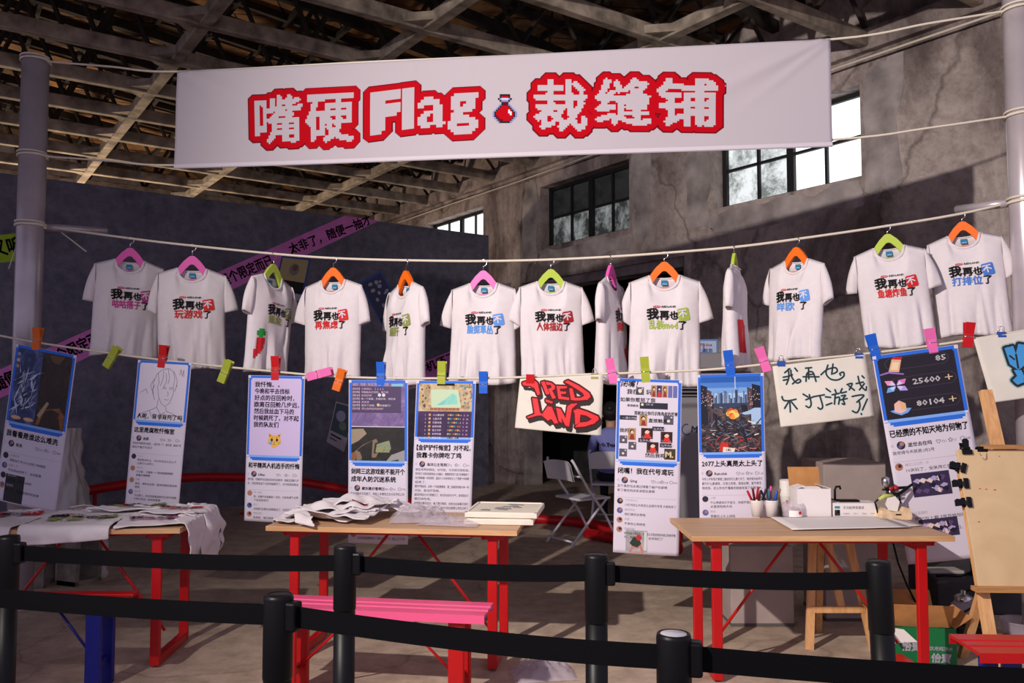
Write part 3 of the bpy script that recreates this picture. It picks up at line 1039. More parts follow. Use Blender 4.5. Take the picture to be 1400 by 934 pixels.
INK = {'magenta': mat('ink_magenta', (196, 62, 140), .7), 'red': mat('ink_red', (208, 34, 30), .7), 'olive': mat('ink_olive', (140, 150, 76), .7), 'lime': mat('ink_lime', (160, 180, 70), .7),
       'blue': mat('ink_blue', (92, 152, 230), .7), 'dark red': mat('ink_dark_red', (164, 30, 34), .7), 'deep blue': mat('ink_deep_blue', (66, 120, 206), .7)}
M_TAG = mat('neck_tag_teal', (34, 122, 152), .7)
SOLID = Vector((1, 1, 1))
def hanger(px, apex, color, label, yaw, roll, scale):
    top = onrope(px, rope_y(ROPE1, px), T_OFF)
    ap = onrope(px, apex, T_OFF)
    o = thing('clothes_hanger', label, 'hanger', ap, group='plastic hangers on the clothes rope', rot=(0, R(roll), RROT + R(yaw)))
    hh = (top.z - ap.z) / scale + .012
    up = [(0, .0), (.016, -.004), (.05, -.036), (.079, -.074), (.094, -.112), (.15, -.132), (.18, -.150)]
    lo = [(.176, -.165), (.14, -.157), (.084, -.150), (.062, -.118), (.040, -.086), (.013, -.058), (0, -.054)]
    poly = [(x, z) for x, z in up] + lo
    poly = poly + [(-x, z) for x, z in reversed(poly) if x > 0]
    # even strips so that the arms are clean quads
    mb = MB()
    n = len(up)
    lo_r = lo[::-1]
    for sg in (1, -1):
        vs = []
        for (ux, uz), (lx, lz) in zip(up, lo_r):
            for y in (-.009, .009):
                vs += [Vector((sg * ux, y, uz)), Vector((sg * lx, y, lz))]
        fs = []
        for i in range(n - 1):
            a, b = 4 * i, 4 * (i + 1)
            fs += [(a, a + 1, b + 1, b), (a + 2, b + 2, b + 3, a + 3), (a, b, b + 2, a + 2), (a + 1, a + 3, b + 3, b + 1)]
        fs.append((4 * (n - 1), 4 * (n - 1) + 1, 4 * (n - 1) + 3, 4 * (n - 1) + 2))
        mb.add(vs, fs)
    mb.tube([(-.174, 0, -.15), (-.09, 0, -.156), (.09, 0, -.156), (.174, 0, -.15)], .007, n=8)
    b = mb.build('shoulder_bar', M_HANGERS[color], o)
    mb = MB()
    pts = [(0, 0, -.01), (0, 0, hh - .045)] + [(.021 * math.sin(a) , 0, hh - .024 - .021 * math.cos(a)) for a in [R(20 + 17 * k) for k in range(14)]]
    mb.tube(pts, .0026, n=6)
    mb.build('hook', M_CHROME, o)
    o.scale = (scale,) * 3
    return ap

SH = [  # px, apex y, hem y, hanger, yaw, roll, writing, ink, fold, graphic, label, hanger label
    (178, 339, 488, 'pink', 4, 1, '咕咕搭子', 'magenta', .6, None, 'white t-shirt with magenta second line of writing, nearest the left pole', 'pink hanger nearest the left pole'),
    (263, 350, 506, 'pink', -4, 0, '玩游戏', 'red', 1.0, None, 'white t-shirt with red slogan on a pink hanger, hung in front of the magenta strip', 'pink hanger second from the left pole'),
    (374, 361, 510, 'green', 52, 4, '氪金', 'olive', 1.1, 'chilli', 'white t-shirt turned sideways with a red and green pixel chilli near its hem', 'lime hanger in front of the tan flyer'),
    (456, 366, 516, 'orange', -30, 0, '再焦虑', 'red', 1.0, None, 'white half turned t-shirt with red second line above the tilted orange peg', 'orange hanger right of the tan flyer'),
    (555, 370, 528, 'orange', -60, 0, '爆肝', 'olive', 1.0, None, 'narrow white t-shirt with olive writing turned away beside the tilted dark blue flyer', 'orange hanger beside the tilted dark blue flyer'),
    (661, 370, 524, 'pink', -10, 0, '脸探草丛', 'blue', .8, None, 'white t-shirt with light blue second line hung where the partition ends', 'pink hanger at the end of the dark partition'),
    (753, 368, 518, 'green', 3, 0, '人体描边', 'dark red', .7, None, 'white t-shirt with dark red second line hung above the red graffiti sheet', 'lime hanger above the red graffiti sheet'),
    (835, 362, 523, 'pink', 72, -2, '摸鱼', 'red', .9, 'block front', 'white edge-on t-shirt in front of the left side of the dark opening', 'pink hanger seen edge-on at the dark opening'),
    (908, 358, 526, 'orange', 2, 0, '乱装mod', 'lime', 1.3, None, 'white t-shirt with lime green tile and lime second line', 'orange hanger at the middle of the dark wall opening'),
    (1004, 346, 505, 'green', -99, 0, '熬夜', 'lime', .8, 'block back', 'white t-shirt seen exactly from its side with a tall red block near the hem', 'lime hanger seen from its narrow edge'),
    (1089, 338, 492, 'orange', -38, 2, '咩欧', 'blue', 1.0, None, 'white half turned t-shirt with light blue tile above the spray written sheet', 'orange hanger above the black spray written sheet'),
    (1213, 320, 475, 'green', 4, -4, '鱼塘炸鱼', 'red', 1.0, None, 'white t-shirt with bright red tile on a lime hanger near the right pole', 'lime hanger second from the right pole'),
    (1315, 303, 460, 'orange', 4, -4, '打排位', 'deep blue', .8, None, 'white t-shirt with blue tile nearest the right pole', 'orange hanger nearest the right pole'),
]
for i, (px, ap, hem, hc, yaw, roll, txt, ink, fold, graphic, lab, hlab) in enumerate(SH):
    yaw += math.degrees(math.atan((CX - px) / F) - RROT)
    a = onrope(px, ap, T_OFF)
    hz = onrope(px, hem, T_OFF).z
    Ltot = a.z - hz
    sc = max(.9, min(1.12, Ltot / .70))
    p = hanger(px, ap, hc, hlab + ' on the upper rope', yaw, roll, sc)
    o = thing('t_shirt', lab, 't-shirt', p, group='printed t-shirts on the clothes rope', rot=(0, R(roll), RROT + R(yaw)))
    o.scale = (sc,) * 3
    dz = Vector((0, 0, -.077))
    sh = Shirt(Ltot / sc - .077, 40 + i, fold)
    mb = MB()
    nu, nv = 41, 30
    us = [math.sin((k / (nu - 1) - .5) * math.pi) * .35 + (k / (nu - 1) * 2 - 1) * .65 for k in range(nu)]
    for front in (True, False):
        mb.grid([sh.pt(u, j / (nv - 1), front) + dz for j in range(nv) for u in us], nu, nv, flip=front)
    mb.build('body', M_WHITE, o, solid=.0022, weld=.0004)
    r = random.Random(90 + i)
    for sg in (-1, 1):
        mb = MB()
        ring, ring2 = sleeve(mb, sg, r)
        mb.v = [v_ + dz for v_ in mb.v]
        so = mb.build('sleeve', M_WHITE, o, solid=.0022)
    mb = MB()
    loop = [sh.pt(u, 0, True) + dz + Vector((0, -.001, -.004)) for u in [k / 12 * 2 * NK / HW - NK / HW for k in range(13)]]
    loop += [sh.pt(u, 0, False) + dz + Vector((0, .001, -.002)) for u in [NK / HW - k / 12 * 2 * NK / HW for k in range(1, 12)]]
    mb.tube(loop, .0085, n=8, closed=True, flat=.55)
    col = mb.build('collar', M_WHITE, o)
    mb = MB()
    pb = sh.pt(0, .0, False) + dz
    mb.box(pb + Vector((0, -.010, -.026)), (.036, .002, .030), 0)
    mb.box(pb + Vector((.002, -.0112, -.033)), (.026, .001, .006), 1)
    mb.build('neck_tag', [M_TAG, M_LBLUE], col)
    mb = MB()
    slogan(mb, lambda x, z, off: sh.on_front(x, z, off) + dz, .014, -.272, .228, txt)
    mb.build('slogan_print', [M_BLACK, INK[ink], M_PAPER, M_RED], o)
    if graphic:
        mb = MB()
        if graphic == 'chilli':
            art = ["..ggg.", ".ggggg", ".ggggg", "..gg..", ".rrrrr", ".rrrrr", ".rrrrr", ".rrrr.", ".rrrr.", "rrrr..", "rrr...", "rr....", "r....."]
            for j, row in enumerate(art):
                for k, ch in enumerate(row):
                    if ch != '.':
                        x0, z0, c_ = -.185 + k * .014, -.36 - j * .014, .014
                        mb.add([sh.on_front(x0, z0 - c_) + dz, sh.on_front(x0 + c_, z0 - c_) + dz, sh.on_front(x0 + c_, z0) + dz, sh.on_front(x0, z0) + dz], [(0, 1, 2, 3)], 0 if ch == 'r' else 1)
        else:
            fr = graphic == 'block front'
            for j in range(14):
                for k in range(8):
                    if (j < 2 and k < 2 - j) or (j > 11 and k > 6):
                        continue
                    x0 = (.05 if fr else .06) + k * .014
                    z0, c_ = (-.40 if fr else -.34) - j * .014, .014
                    qd = [sh.on_front(x, z, .004, fr) + dz for x, z in ((x0, z0 - c_), (x0 + c_, z0 - c_), (x0 + c_, z0), (x0, z0))]
                    mb.add(qd if fr else qd[::-1], [(0, 1, 2, 3)], 0)
        mb.build('pixel_print', [M_RED, mat('ink_green', (30, 150, 60), .7)], o)

# ------------------------------------------------------------------ pegs and clips on the lower rope
def peg(px, top, bot, tilt, color, label, splay=6.0):
    p = onrope(px, (top + bot) / 2, L_OFF + .012)
    h = (bot - top) / F * p.y / math.cos(R(min(abs(tilt), 60)))
    h = max(.10, min(.17, h))
    o = thing('clothes_peg', label, 'clothes peg', p, group='jumbo pegs on the lower rope', rot=(0, R(tilt), RROT))
    for sg in (-1, 1):
        mb = MB()
        prof = [(.0, -h / 2), (.011, -h / 2), (.013, -h * .2), (.012, h * .05), (.026, h / 2), (.017, h / 2), (.0, h * .06), (.003, -h * .12), (.0, -h * .2)]
        mb.prism([(a * sg, b) for a, b in prof], lambda y, z, t: (t, y, z), -.026, .026)
        mb.build('prong', M_PEGS[color], o)
    mb = MB()
    mb.tube([(-.03 + .06 * k / 40, .0 + .0055 * math.cos(k * .9), -.02 * h + .0055 * math.sin(k * .9)) for k in range(41)], .0016, n=5)
    mb.tube([(-.0275, .015, -h * .08), (.0275, .015, -h * .08)], .0018, n=5)
    mb.tube([(-.0275, -.015, -h * .08), (.0275, -.015, -h * .08)], .0018, n=5)
    mb.build('spring', M_CHROME, o)
for a in [(51, 448, 479, 3, 'orange', 'orange peg clipping the game picture poster at the far left'),
          (153, 475, 502, 32, 'olive', 'olive peg tilted on the rope below the magenta lettered shirt'),
          (223, 472, 503, 6, 'red', 'red peg clipping the line drawing poster'),
          (308, 493, 523, 22, 'olive', 'olive peg tilted on the rope right of the line drawing poster'),
          (377, 487, 520, 0, 'red', 'red peg clipping the cat face poster'),
          (437, 495, 528, 76, 'pink', 'pink peg lying nearly flat along the rope right of the cat face poster'),
          (464, 505, 534, 18, 'orange', 'orange peg tilted on the rope left of the chat and photo poster'),
          (521, 495, 529, 0, 'blue', 'blue peg clipping the chat and photo poster'),
          (604, 494, 528, 2, 'olive', 'olive peg clipping the game board poster'),
          (661, 508, 538, 0, 'blue', 'blue peg on the rope left of the red graffiti sheet'),
          (725, 512, 543, 2, 'red', 'red peg clipping the red graffiti sheet'),
          (836, 490, 524, -10, 'pink', 'pink peg on the rope left of the collage poster'),
          (882, 488, 523, -4, 'olive', 'olive peg clipping the collage poster'),
          (997, 479, 514, -6, 'blue', 'blue peg clipping the city picture poster'),
          (1043, 475, 508, -18, 'pink', 'pink peg on the rope right of the city picture poster'),
          (1194, 457, 492, -13, 'blue', 'blue peg clipping the number counter poster'),
          (1273, 449, 483, -8, 'pink', 'pink peg clipping the number counter poster'),
          (1324, 441, 475, 6, 'red', 'red peg on the rope left of the blue graffiti sheet')]:
    peg(*a)
def clip(name, label, p, w, col, rot=(0, 0, 0), group=None):
    o = thing(name, label, 'clip', p, rot=rot, group=group)
    mb = MB()
    mb.prism([(-.014, .018), (.014, .018), (.006, -.012), (.002, -.014), (.002, -.010), (.011, .014), (-.011, .014), (-.002, -.010), (-.002, -.014), (-.006, -.012)][::-1], lambda y, z, t: (t, y, -z), -w / 2, w / 2)
    mb.build('jaw', col, o)
    for sg in (-1, 1):
        mb = MB()
        a = w * .34
        pts = [(-a, sg * .006, .012), (-a * .7, sg * .012, .034), (-a * .3, sg * .014, .046), (a * .3, sg * .014, .046), (a * .7, sg * .012, .034), (a, sg * .006, .012)]
        mb.tube(pts, .0016, n=5)
        mb.build('wire_handle', M_CHROME, o)
    return o
M_CLIPBLUE = mat('clip_blue', (40, 78, 160), .4)
M_CLIPBRASS = mat('clip_brass', (150, 140, 86), .35, metal=.6)
for px, py, lab, m_ in ((1068, 497, 'small blue binder clip at the left corner of the black spray written sheet', M_CLIPBLUE), (1174, 486, 'small blue binder clip at the right corner of the black spray written sheet', M_CLIPBLUE),
                        (1369, 457, 'small blue binder clip on top of the blue graffiti sheet', M_CLIPBLUE), (813, 514, 'small brassy binder clip at the right corner of the red graffiti sheet', M_CLIPBRASS)):
    clip('binder_clip', lab, onrope(px, py, L_OFF + .012), .045, m_, (0, 0, RROT))

# ------------------------------------------------------------------ sheets and posters on the lower rope
class Sheet:
    """a sheet of paper: local x right, y up, z towards the viewer; measured in its own width (u) and drop (v)"""
    def __init__(s, name, label, cat, tl, tr, bl, group=None, off=L_OFF + .022, curl=.012, br=None):
        A, B, C = onrope(*tl, off=off), onrope(*tr, off=off), onrope(*bl, off=off)
        s.W = (B - A).length
        ex = (B - A).normalized()
        dn = C - A
        n = ex.cross(-dn).normalized()
        ey = n.cross(ex).normalized()
        s.Hh = -dn.dot(ey)
        s.sk = dn.dot(ex) / s.Hh
        s.curl = curl
        s.ext = (0, 0)
        if br is not None:
            D = onrope(*br, off=off) - (B + dn)
            s.ext = (D.dot(ex), D.dot(ey))
        M = Matrix((ex, ey, n)).transposed().to_4x4()
        M.translation = A
        s.o = thing(name, label, cat, group=group)
        s.o.matrix_world = M
    def P(s, u, v, k=0.0):
        x, y = u * s.W + s.sk * v * s.W, -v * s.W
        t = min(1, max(0, -y / s.Hh))
        x, y = x + s.ext[0] * u * t, y + s.ext[1] * u * t
        z = s.curl * math.sin(u * 2.4 + .3) * math.sin(math.pi * t * .9) * t + s.curl * .8 * t * t * math.sin(u * 3)
        return Vector((x, y, z + k * .0009))
    def page(s, m, name='sheet'):
        mb = MB()
        nu, nv = 20, 44
        hv = s.Hh / s.W
        mb.grid([s.P(i / nu, hv * j / nv) for j in range(nv + 1) for i in range(nu + 1)], nu + 1, nv + 1, flip=True)
        return mb.build(name, m, s.o, solid=.0012)
    def rect(s, mb, u0, v0, u1, v1, mi, k=1.0, n=None):
        nx = n or max(1, int(abs(u1 - u0) * 10))
        ny = n or max(1, int(abs(v1 - v0) * 10))
        mb.grid([s.P(u0 + (u1 - u0) * i / nx, v0 + (v1 - v0) * j / ny, k) for j in range(ny + 1) for i in range(nx + 1)], nx + 1, ny + 1, mi, smooth=False, flip=True)
    def poly(s, mb, pts, mi, k=1.0):
        n = len(pts)
        a = sum(pts[i][0] * pts[(i + 1) % n][1] - pts[(i + 1) % n][0] * pts[i][1] for i in range(n))
        mb.add([s.P(u, v, k) for u, v in pts], [tuple(range(n)) if a < 0 else tuple(range(n))[::-1]], mi)
    def disc(s, mb, u, v, r, mi, k=1.0, ry=None, n=14):
        s.poly(mb, [(u + r * math.cos(t * 2 * math.pi / n), v - (ry or r) * math.sin(t * 2 * math.pi / n)) for t in range(n)], mi, k)
    def line(s, mb, pts, w, mi, k=1.0):
        for (a, b), (c, d) in zip(pts, pts[1:]):
            l = math.hypot(c - a, d - b) or 1e-6
            nx, ny = -(d - b) / l * w / 2, (c - a) / l * w / 2
            s.poly(mb, [(a + nx, b + ny), (c + nx, d + ny), (c - nx, d - ny), (a - nx, b - ny)], mi, k)
    def text(s, mb, body, u, v, size, mi=0, width=None, bold=.02, k=1.6, anchor='l', shear=0, rot=0, res=1):
        write(mb, body, lambda x, y: s.P(x, -y, k), u, -v, size, mi, width, bold, shear, res, anchor, rot)

def poster(label, tl, tr, bl, v_frame, heading, meta, body, comments, painter, dark_bg=None, thumb=None, off=L_OFF + .022):
    s = Sheet('poster', label, 'poster', tl, tr, bl, group='long printed posters pegged on the lower rope', off=off)
    s.page(M_PAPER)
    # blue border with stepped corners
    mb = MB()
    e = .022
    vb = v_frame
    s.rect(mb, .012, .004, .985, .045, 0, 1.2); s.rect(mb, .012, .004, .05, vb - .05, 0, 1.2); s.rect(mb, .945, .004, .985, vb - .05, 0, 1.2)
    s.rect(mb, .05, vb - .085, .945, vb - .05, 1, 1.3); s.rect(mb, .075, vb - .05, .945, vb - .018, 0, 1.3); s.rect(mb, .11, vb - .018, .91, vb + .004, 0, 1.3)
    for u, v in ((.0, .0), (.955, .0)):
        s.rect(mb, u, v, u + .045, v + .045, 2, 2.2)
        s.rect(mb, u + (.045 if u < .5 else -.022), v + .045, u + (.067 if u < .5 else 0), v + .067, 0, 1.9)
    for u in (.012, .945):
        s.rect(mb, u, vb - .085, u + .04, vb - .055, 2, 2.2)
    pbo = mb.build('picture_border', [M_BLUE, M_LBLUE, M_PAPER], s.o)
    mb = MB()
    mats = painter(s, mb, .05, .045, .945, vb - .085)
    mb.build('picture', mats, pbo)
    mb = MB()
    v = vb + .125
    for ln in heading:
        s.text(mb, ln, .05, v, .098, 0, width=min(.90, .094 * sum(.55 if c.isascii() else 1 for c in ln)), bold=.035)
        v += .125
    mb.build('heading', M_BLACK, s.o)
    mb = MB()
    s.text(mb, '<', .035, v + .01, .075, 2, bold=0)
    s.disc(mb, .155, v - .015, .05, 3, 1.4)
    s.disc(mb, .165, v - .03, .026, 4, 1.9); s.disc(mb, .14, v - .0, .02, 5, 1.9)
    s.text(mb, meta[0], .235, v + .01, .056, 0, bold=.02)
    for q, num in enumerate(meta[1:]):
        u = .585 + q * .14
        n = 14
        if q == 0:      # heart outline
            hp = [(u + .0016 * 16 * math.sin(t) ** 3, v - .012 - .0016 * (13 * math.cos(t) - 5 * math.cos(2 * t) - 2 * math.cos(3 * t))) for t in [k * 2 * math.pi / n for k in range(n + 1)]]
        elif q == 1:    # star
            hp = [(u + (.028 if k % 2 == 0 else .013) * math.sin(k * math.pi / 5), v - .012 - (.028 if k % 2 == 0 else .013) * math.cos(k * math.pi / 5)) for k in range(11)]
        else:           # speech bubble
            hp = [(u + .026 * math.cos(t), v - .012 - .022 * math.sin(t)) for t in [k * 2 * math.pi / n for k in range(n + 1)]]
        s.line(mb, hp, .006, 1, 1.5)
        s.text(mb, num, u + .036, v + .008, .042, 1, bold=.01)
    v += .09
    for ln in body:
        s.text(mb, ln, .045, v, .047, 0, width=min(.9, .0475 * sum(.55 if c.isascii() else 1 for c in ln)), bold=.012)
        v += .068
    v += .02
    s.rect(mb, .04, v, .94, v + .004, 2, 1.2)
    v += .07
    hv = s.Hh / s.W
    r = random.Random(len(label))
    for who, lines in comments:
        if v > hv - .05:
            break
        if not who:
            v += .11
            continue
        s.disc(mb, .09, v - .01, .046, 3 + r.randrange(3), 1.4)
        s.disc(mb, .10, v - .02, .022, 3 + r.randrange(3), 1.9)
        s.text(mb, who, .165, v - .012, .040, 2, bold=.005)
        for ln in lines:
            v += .06
            if v < hv - .02:
                s.text(mb, ln, .165, v, .045, 0, width=min(.78, .0455 * len(ln)), bold=.012)
        v += .085
    spo = mb.build('small_print', [M_BLACK, M_GREY, M_LGREY, mat('avatar_dark', (44, 40, 58), .6), mat('avatar_warm', (178, 120, 96), .6), mat('avatar_blue', (80, 96, 160), .6)], s.o)
    if thumb:
        mb = MB()
        mats = thumb(s, mb, hv)
        mb.build('thumbnail', mats, spo)
    return s

def printed(name, stops, scale=5, dist=1.5, vec=(1, 1, 1)):
    """a printed picture area: blotches of a few colours"""
    if name in MATS:
        return MATS[name]
    m, nt, b = custom(name, .5, .35)
    n = nz(nt, mapped(nt, vec), scale, 5, .6, dist)
    nt.links.new(ramp(nt, n, stops), b.inputs['Base Color'])
    return m

# --- pictures
def pic_game(s, mb, u0, v0, u1, v1):
    um = u0 + .47 * (u1 - u0)
    s.rect(mb, u0, v0, um, v1, 0, 1.0); s.rect(mb, um, v0, u1, v1, 1, 1.0)
    r = random.Random(4)
    for k in range(64):                       # shards of light
        a, b = r.uniform(.12, um - .06), r.uniform(.35, .95)
        ang, l = r.uniform(-.9, .9) + 1.9, r.uniform(.08, .3)
        c, d = math.cos(ang) * l / 2, math.sin(ang) * l / 2
        w = r.uniform(.006, .02)
        pts = [(max(u0, a - c), b - d), (max(u0, a + w), b + w * .4), (min(um, a + c), b + d), (max(u0, a - w), b)]
        s.poly(mb, pts, 2 + k % 3, 1.4 + .02 * k)
    s.poly(mb, [(um + .02, v1 - .02), (um + .08, v1 - .25), (u1 - .1, v1 - .32), (u1 - .01, v1 - .22), (u1 - .01, v1 - .01)], 5, 1.4)
    s.poly(mb, [(um + .03, v1 - .16), (um + .16, v1 - .38), (um + .2, v1 - .36), (um + .08, v1 - .12)], 6, 1.6)
    s.poly(mb, [(um + .1, v0 + .02), (u1 - .12, v0 + .02), (u1 - .2, v0 + .14), (um + .16, v0 + .12)], 7, 1.4)
    for k in range(2):
        s.poly(mb, [(u0 + .03 + k * .21 + .085 + .085 * math.cos(t) * 1.0, v1 - .07 + .028 * math.sin(t)) for t in [i * math.pi / 6 for i in range(12)]], 8, 1.7)
    for k, c in enumerate((4, 8, 6)):
        s.disc(mb, u0 + .03, v0 + .09 + k * .09, .028, c, 1.7)
    return [printed('print_blue_scene', [(.3, (24, 34, 66)), (.5, (50, 66, 116)), (.7, (96, 108, 152))], 9), printed('print_dark_scene', [(.35, (26, 20, 20)), (.6, (52, 38, 32)), (.8, (84, 58, 40))], 6),
            mat('print_ice', (190, 200, 226), .5), mat('print_navy', (26, 34, 66), .5), mat('print_steel', (140, 150, 176), .5), printed('print_floor', [(.3, (96, 58, 30)), (.7, (150, 96, 44))], 12),
            mat('print_tan', (168, 148, 112), .5), mat('print_umber', (92, 70, 44), .5), mat('print_peach', (216, 170, 130), .5)]
def pic_sketch(s, mb, u0, v0, u1, v1):
    s.rect(mb, u0, v0, u1, v1, 0, 1.0)
    L_ = [[(.36, .62), (.33, .5), (.33, .36), (.38, .22), (.48, .14), (.6, .12), (.7, .18), (.76, .3), (.77, .42)], [(.4, .2), (.43, .36), (.41, .46)], [(.5, .15), (.5, .3), (.46, .42)], [(.58, .13), (.62, .28), (.6, .38)],
          [(.68, .17), (.72, .3), (.70, .44)], [(.55, .2), (.57, .34), (.52, .44)], [(.42, .46), (.44, .58), (.5, .7), (.58, .76), (.66, .70), (.71, .56), (.72, .44)], [(.5, .47), (.54, .455), (.58, .47)], [(.63, .47), (.67, .455), (.70, .47)],
          [(.51, .44), (.58, .435)], [(.63, .435), (.7, .44)], [(.61, .5), (.625, .57), (.6, .58)], [(.56, .64), (.61, .65), (.64, .64)], [(.45, .64), (.43, .78), (.3, .84), (.14, .9), (.1, 1.0)], [(.6, .77), (.62, .84), (.76, .88), (.88, .95), (.91, 1.0)],
          [(.43, .78), (.52, .9), (.6, .85)], [(.3, .84), (.36, .96)], [(.76, .88), (.72, .98)], [(.2, .9), (.24, 1.0)], [(.52, .9), (.5, 1.0)], [(.8, .22), (.82, .12), (.84, .22)], [(.85, .24), (.87, .13), (.88, .25)], [(.1, .55), (.2, .48), (.24, .56)], [(.36, .4), (.32, .5)],
          [(.34, .3), (.28, .42), (.34, .56), (.38, .66)], [(.77, .36), (.74, .5)]]
    for k, l in enumerate(L_):
        s.line(mb, [(u, v * 1.04) for u, v in l], .008, 1, 1.3 + .01 * k)
    s.text(mb, '人呢，背书背死了吗', .08, v1 - .035, .096, 2, width=.84, bold=.03)
    return [M_PAPER, M_GREY, M_BLACK]
def pic_cat(s, mb, u0, v0, u1, v1):
    s.rect(mb, u0, v0, u1, v1, 0, 1.0)
    for k, ln in enumerate(['我忏悔。。', '今晚和平去找标', '好点的召回枪时，', '欧离召回舱几步远，', '然后我丝血下马的', '时候跳死了。对不起', '我的队友们']):
        s.text(mb, ln, .12, .19 + k * .113, .098, 1, width=.088 * len(ln), bold=.028)
    cx, cy = .5, 1.1
    for sg in (-1, 1):
        s.poly(mb, [(cx + sg * .10, cy - .02), (cx + sg * .105, cy - .135), (cx + sg * .02, cy - .085)], 2, 1.4)
        s.poly(mb, [(cx + sg * .09, cy - .05), (cx + sg * .095, cy - .11), (cx + sg * .04, cy - .08)], 3, 1.5)
    s.disc(mb, cx, cy, .115, 2, 1.6, ry=.10, n=20)
    s.disc(mb, cx, cy + .045, .06, 2, 1.61, ry=.075)
    for sg in (-1, 1):
        s.disc(mb, cx + sg * .045, cy - .015, .019, 1, 1.9, ry=.026)
        s.line(mb, [(cx + sg * .02, cy - .062), (cx + sg * .06, cy - .05)], .008, 3, 1.9)
        s.line(mb, [(cx + sg * .06, cy + .03), (cx + sg * .12, cy + .02)], .005, 3, 1.9)
        s.line(mb, [(cx + sg * .06, cy + .045), (cx + sg * .115, cy + .05)], .005, 3, 1.9)
    s.poly(mb, [(cx - .014, cy + .018), (cx + .014, cy + .018), (cx, cy + .034)], 1, 1.9)
    s.disc(mb, cx - .058, cy + .035, .02, 4, 2.1, ry=.034)
    s.line(mb, [(cx - .02, cy + .062), (cx, cy + .05), (cx + .02, cy + .062)], .007, 1, 1.9)
    return [mat('print_pale_lilac', (206, 188, 226), .55), M_BLACK, mat('print_cat_yellow', (226, 178, 84), .5), mat('print_cat_brown', (150, 92, 50), .5), mat('print_tear', (90, 160, 236), .5)]
def pic_chat(s, mb, u0, v0, u1, v1):
    vm = v0 + .56 * (v1 - v0)
    s.rect(mb, u0, v0, u1, vm, 0, 1.0); s.rect(mb, u0, vm + .012, u1, v1, 1, 1.0)
    s.rect(mb, u0, v0 + .06, u1 - .06, vm - .22, 2, 1.2)
    s.text(mb, '综合　世界　队伍　帮会　近聊', u0 + .02, v0 + .045, .045, 3, width=.6); s.rect(mb, .72, v0 + .015, .92, v0 + .055, 4, 1.6)
    rows = ['【世界】小桥流水：１１１１', '【世界】今晚有人打本吗，来个奶', '【帮会】好的好的', '【世界】收一个坐骑，价格好说，带价来', '【队伍】走走走', '【世界】我先下线啦，明天接着打！', '【世界】师父在吗在吗在吗？']
    for k, ln in enumerate(rows):
        s.text(mb, ln, u0 + .02, v0 + .115 + k * .054, .038, 3 if k % 2 else 5, width=min(.72, .04 * len(ln)), bold=.012)
    s.disc(mb, .52, v0 + .2, .028, 3, 1.7); s.disc(mb, .59, v0 + .2, .028, 3, 1.7); s.disc(mb, .5, v0 + .36, .024, 6, 1.7)
    for k in range(6):
        s.line(mb, [(u0 + .02 + k * .15, vm - .02), (u0 + .12 + k * .15, vm - .2)], .008, 7, 1.15)
    # photo of someone sitting with a phone
    s.poly(mb, [(u0, vm + .05), (u0 + .2, vm + .04), (u0 + .26, vm + .12), (u0 + .12, vm + .24), (u0, vm + .3)], 8, 1.3)
    s.poly(mb, [(u0 + .05, vm + .42), (u0 + .2, vm + .3), (u0 + .42, vm + .2), (u0 + .5, vm + .34), (u0 + .42, vm + .5), (u0 + .1, vm + .56)], 9, 1.4)
    s.poly(mb, [(u0 + .38, vm + .44), (u0 + .4, vm + .27), (u0 + .66, vm + .2), (u0 + .7, vm + .36), (u0 + .66, vm + .44)], 10, 1.7)
    s.poly(mb, [(u0 + .41, vm + .42), (u0 + .43, vm + .29), (u0 + .64, vm + .225), (u0 + .67, vm + .35), (u0 + .64, vm + .42)], 11, 1.9)
    s.poly(mb, [(u0, vm + .44), (u0 + .06, vm + .42), (u0 + .1, vm + .5), (u0 + .06, v1), (u0, v1)], 12, 1.8)
    s.poly(mb, [(u1 - .3, v1), (u1 - .22, vm + .46), (u1, vm + .38), (u1, v1)], 13, 1.4)
    return [printed('print_purple_scene', [(.3, (84, 66, 116)), (.55, (124, 100, 152)), (.75, (160, 136, 180))], 8), printed('print_black_photo', [(.3, (14, 13, 14)), (.7, (40, 36, 34))], 9), mat('print_chat_panel', (70, 52, 92), .5), M_PAPER, mat('print_cyan', (120, 190, 214), .5),
            mat('print_pink_text', (230, 190, 214), .5), mat('print_gold', (220, 190, 110), .5), mat('print_violet_line', (98, 80, 130), .5), mat('print_linen', (150, 134, 114), .5), mat('print_khaki', (128, 106, 82), .5), mat('print_phone', (30, 34, 44), .4),
            printed('print_phone_screen', [(.3, (60, 76, 40)), (.5, (150, 150, 90)), (.7, (90, 130, 150))], 30), mat('print_brown_skin', (134, 84, 56), .5), mat('print_light_grey', (150, 148, 146), .5)]
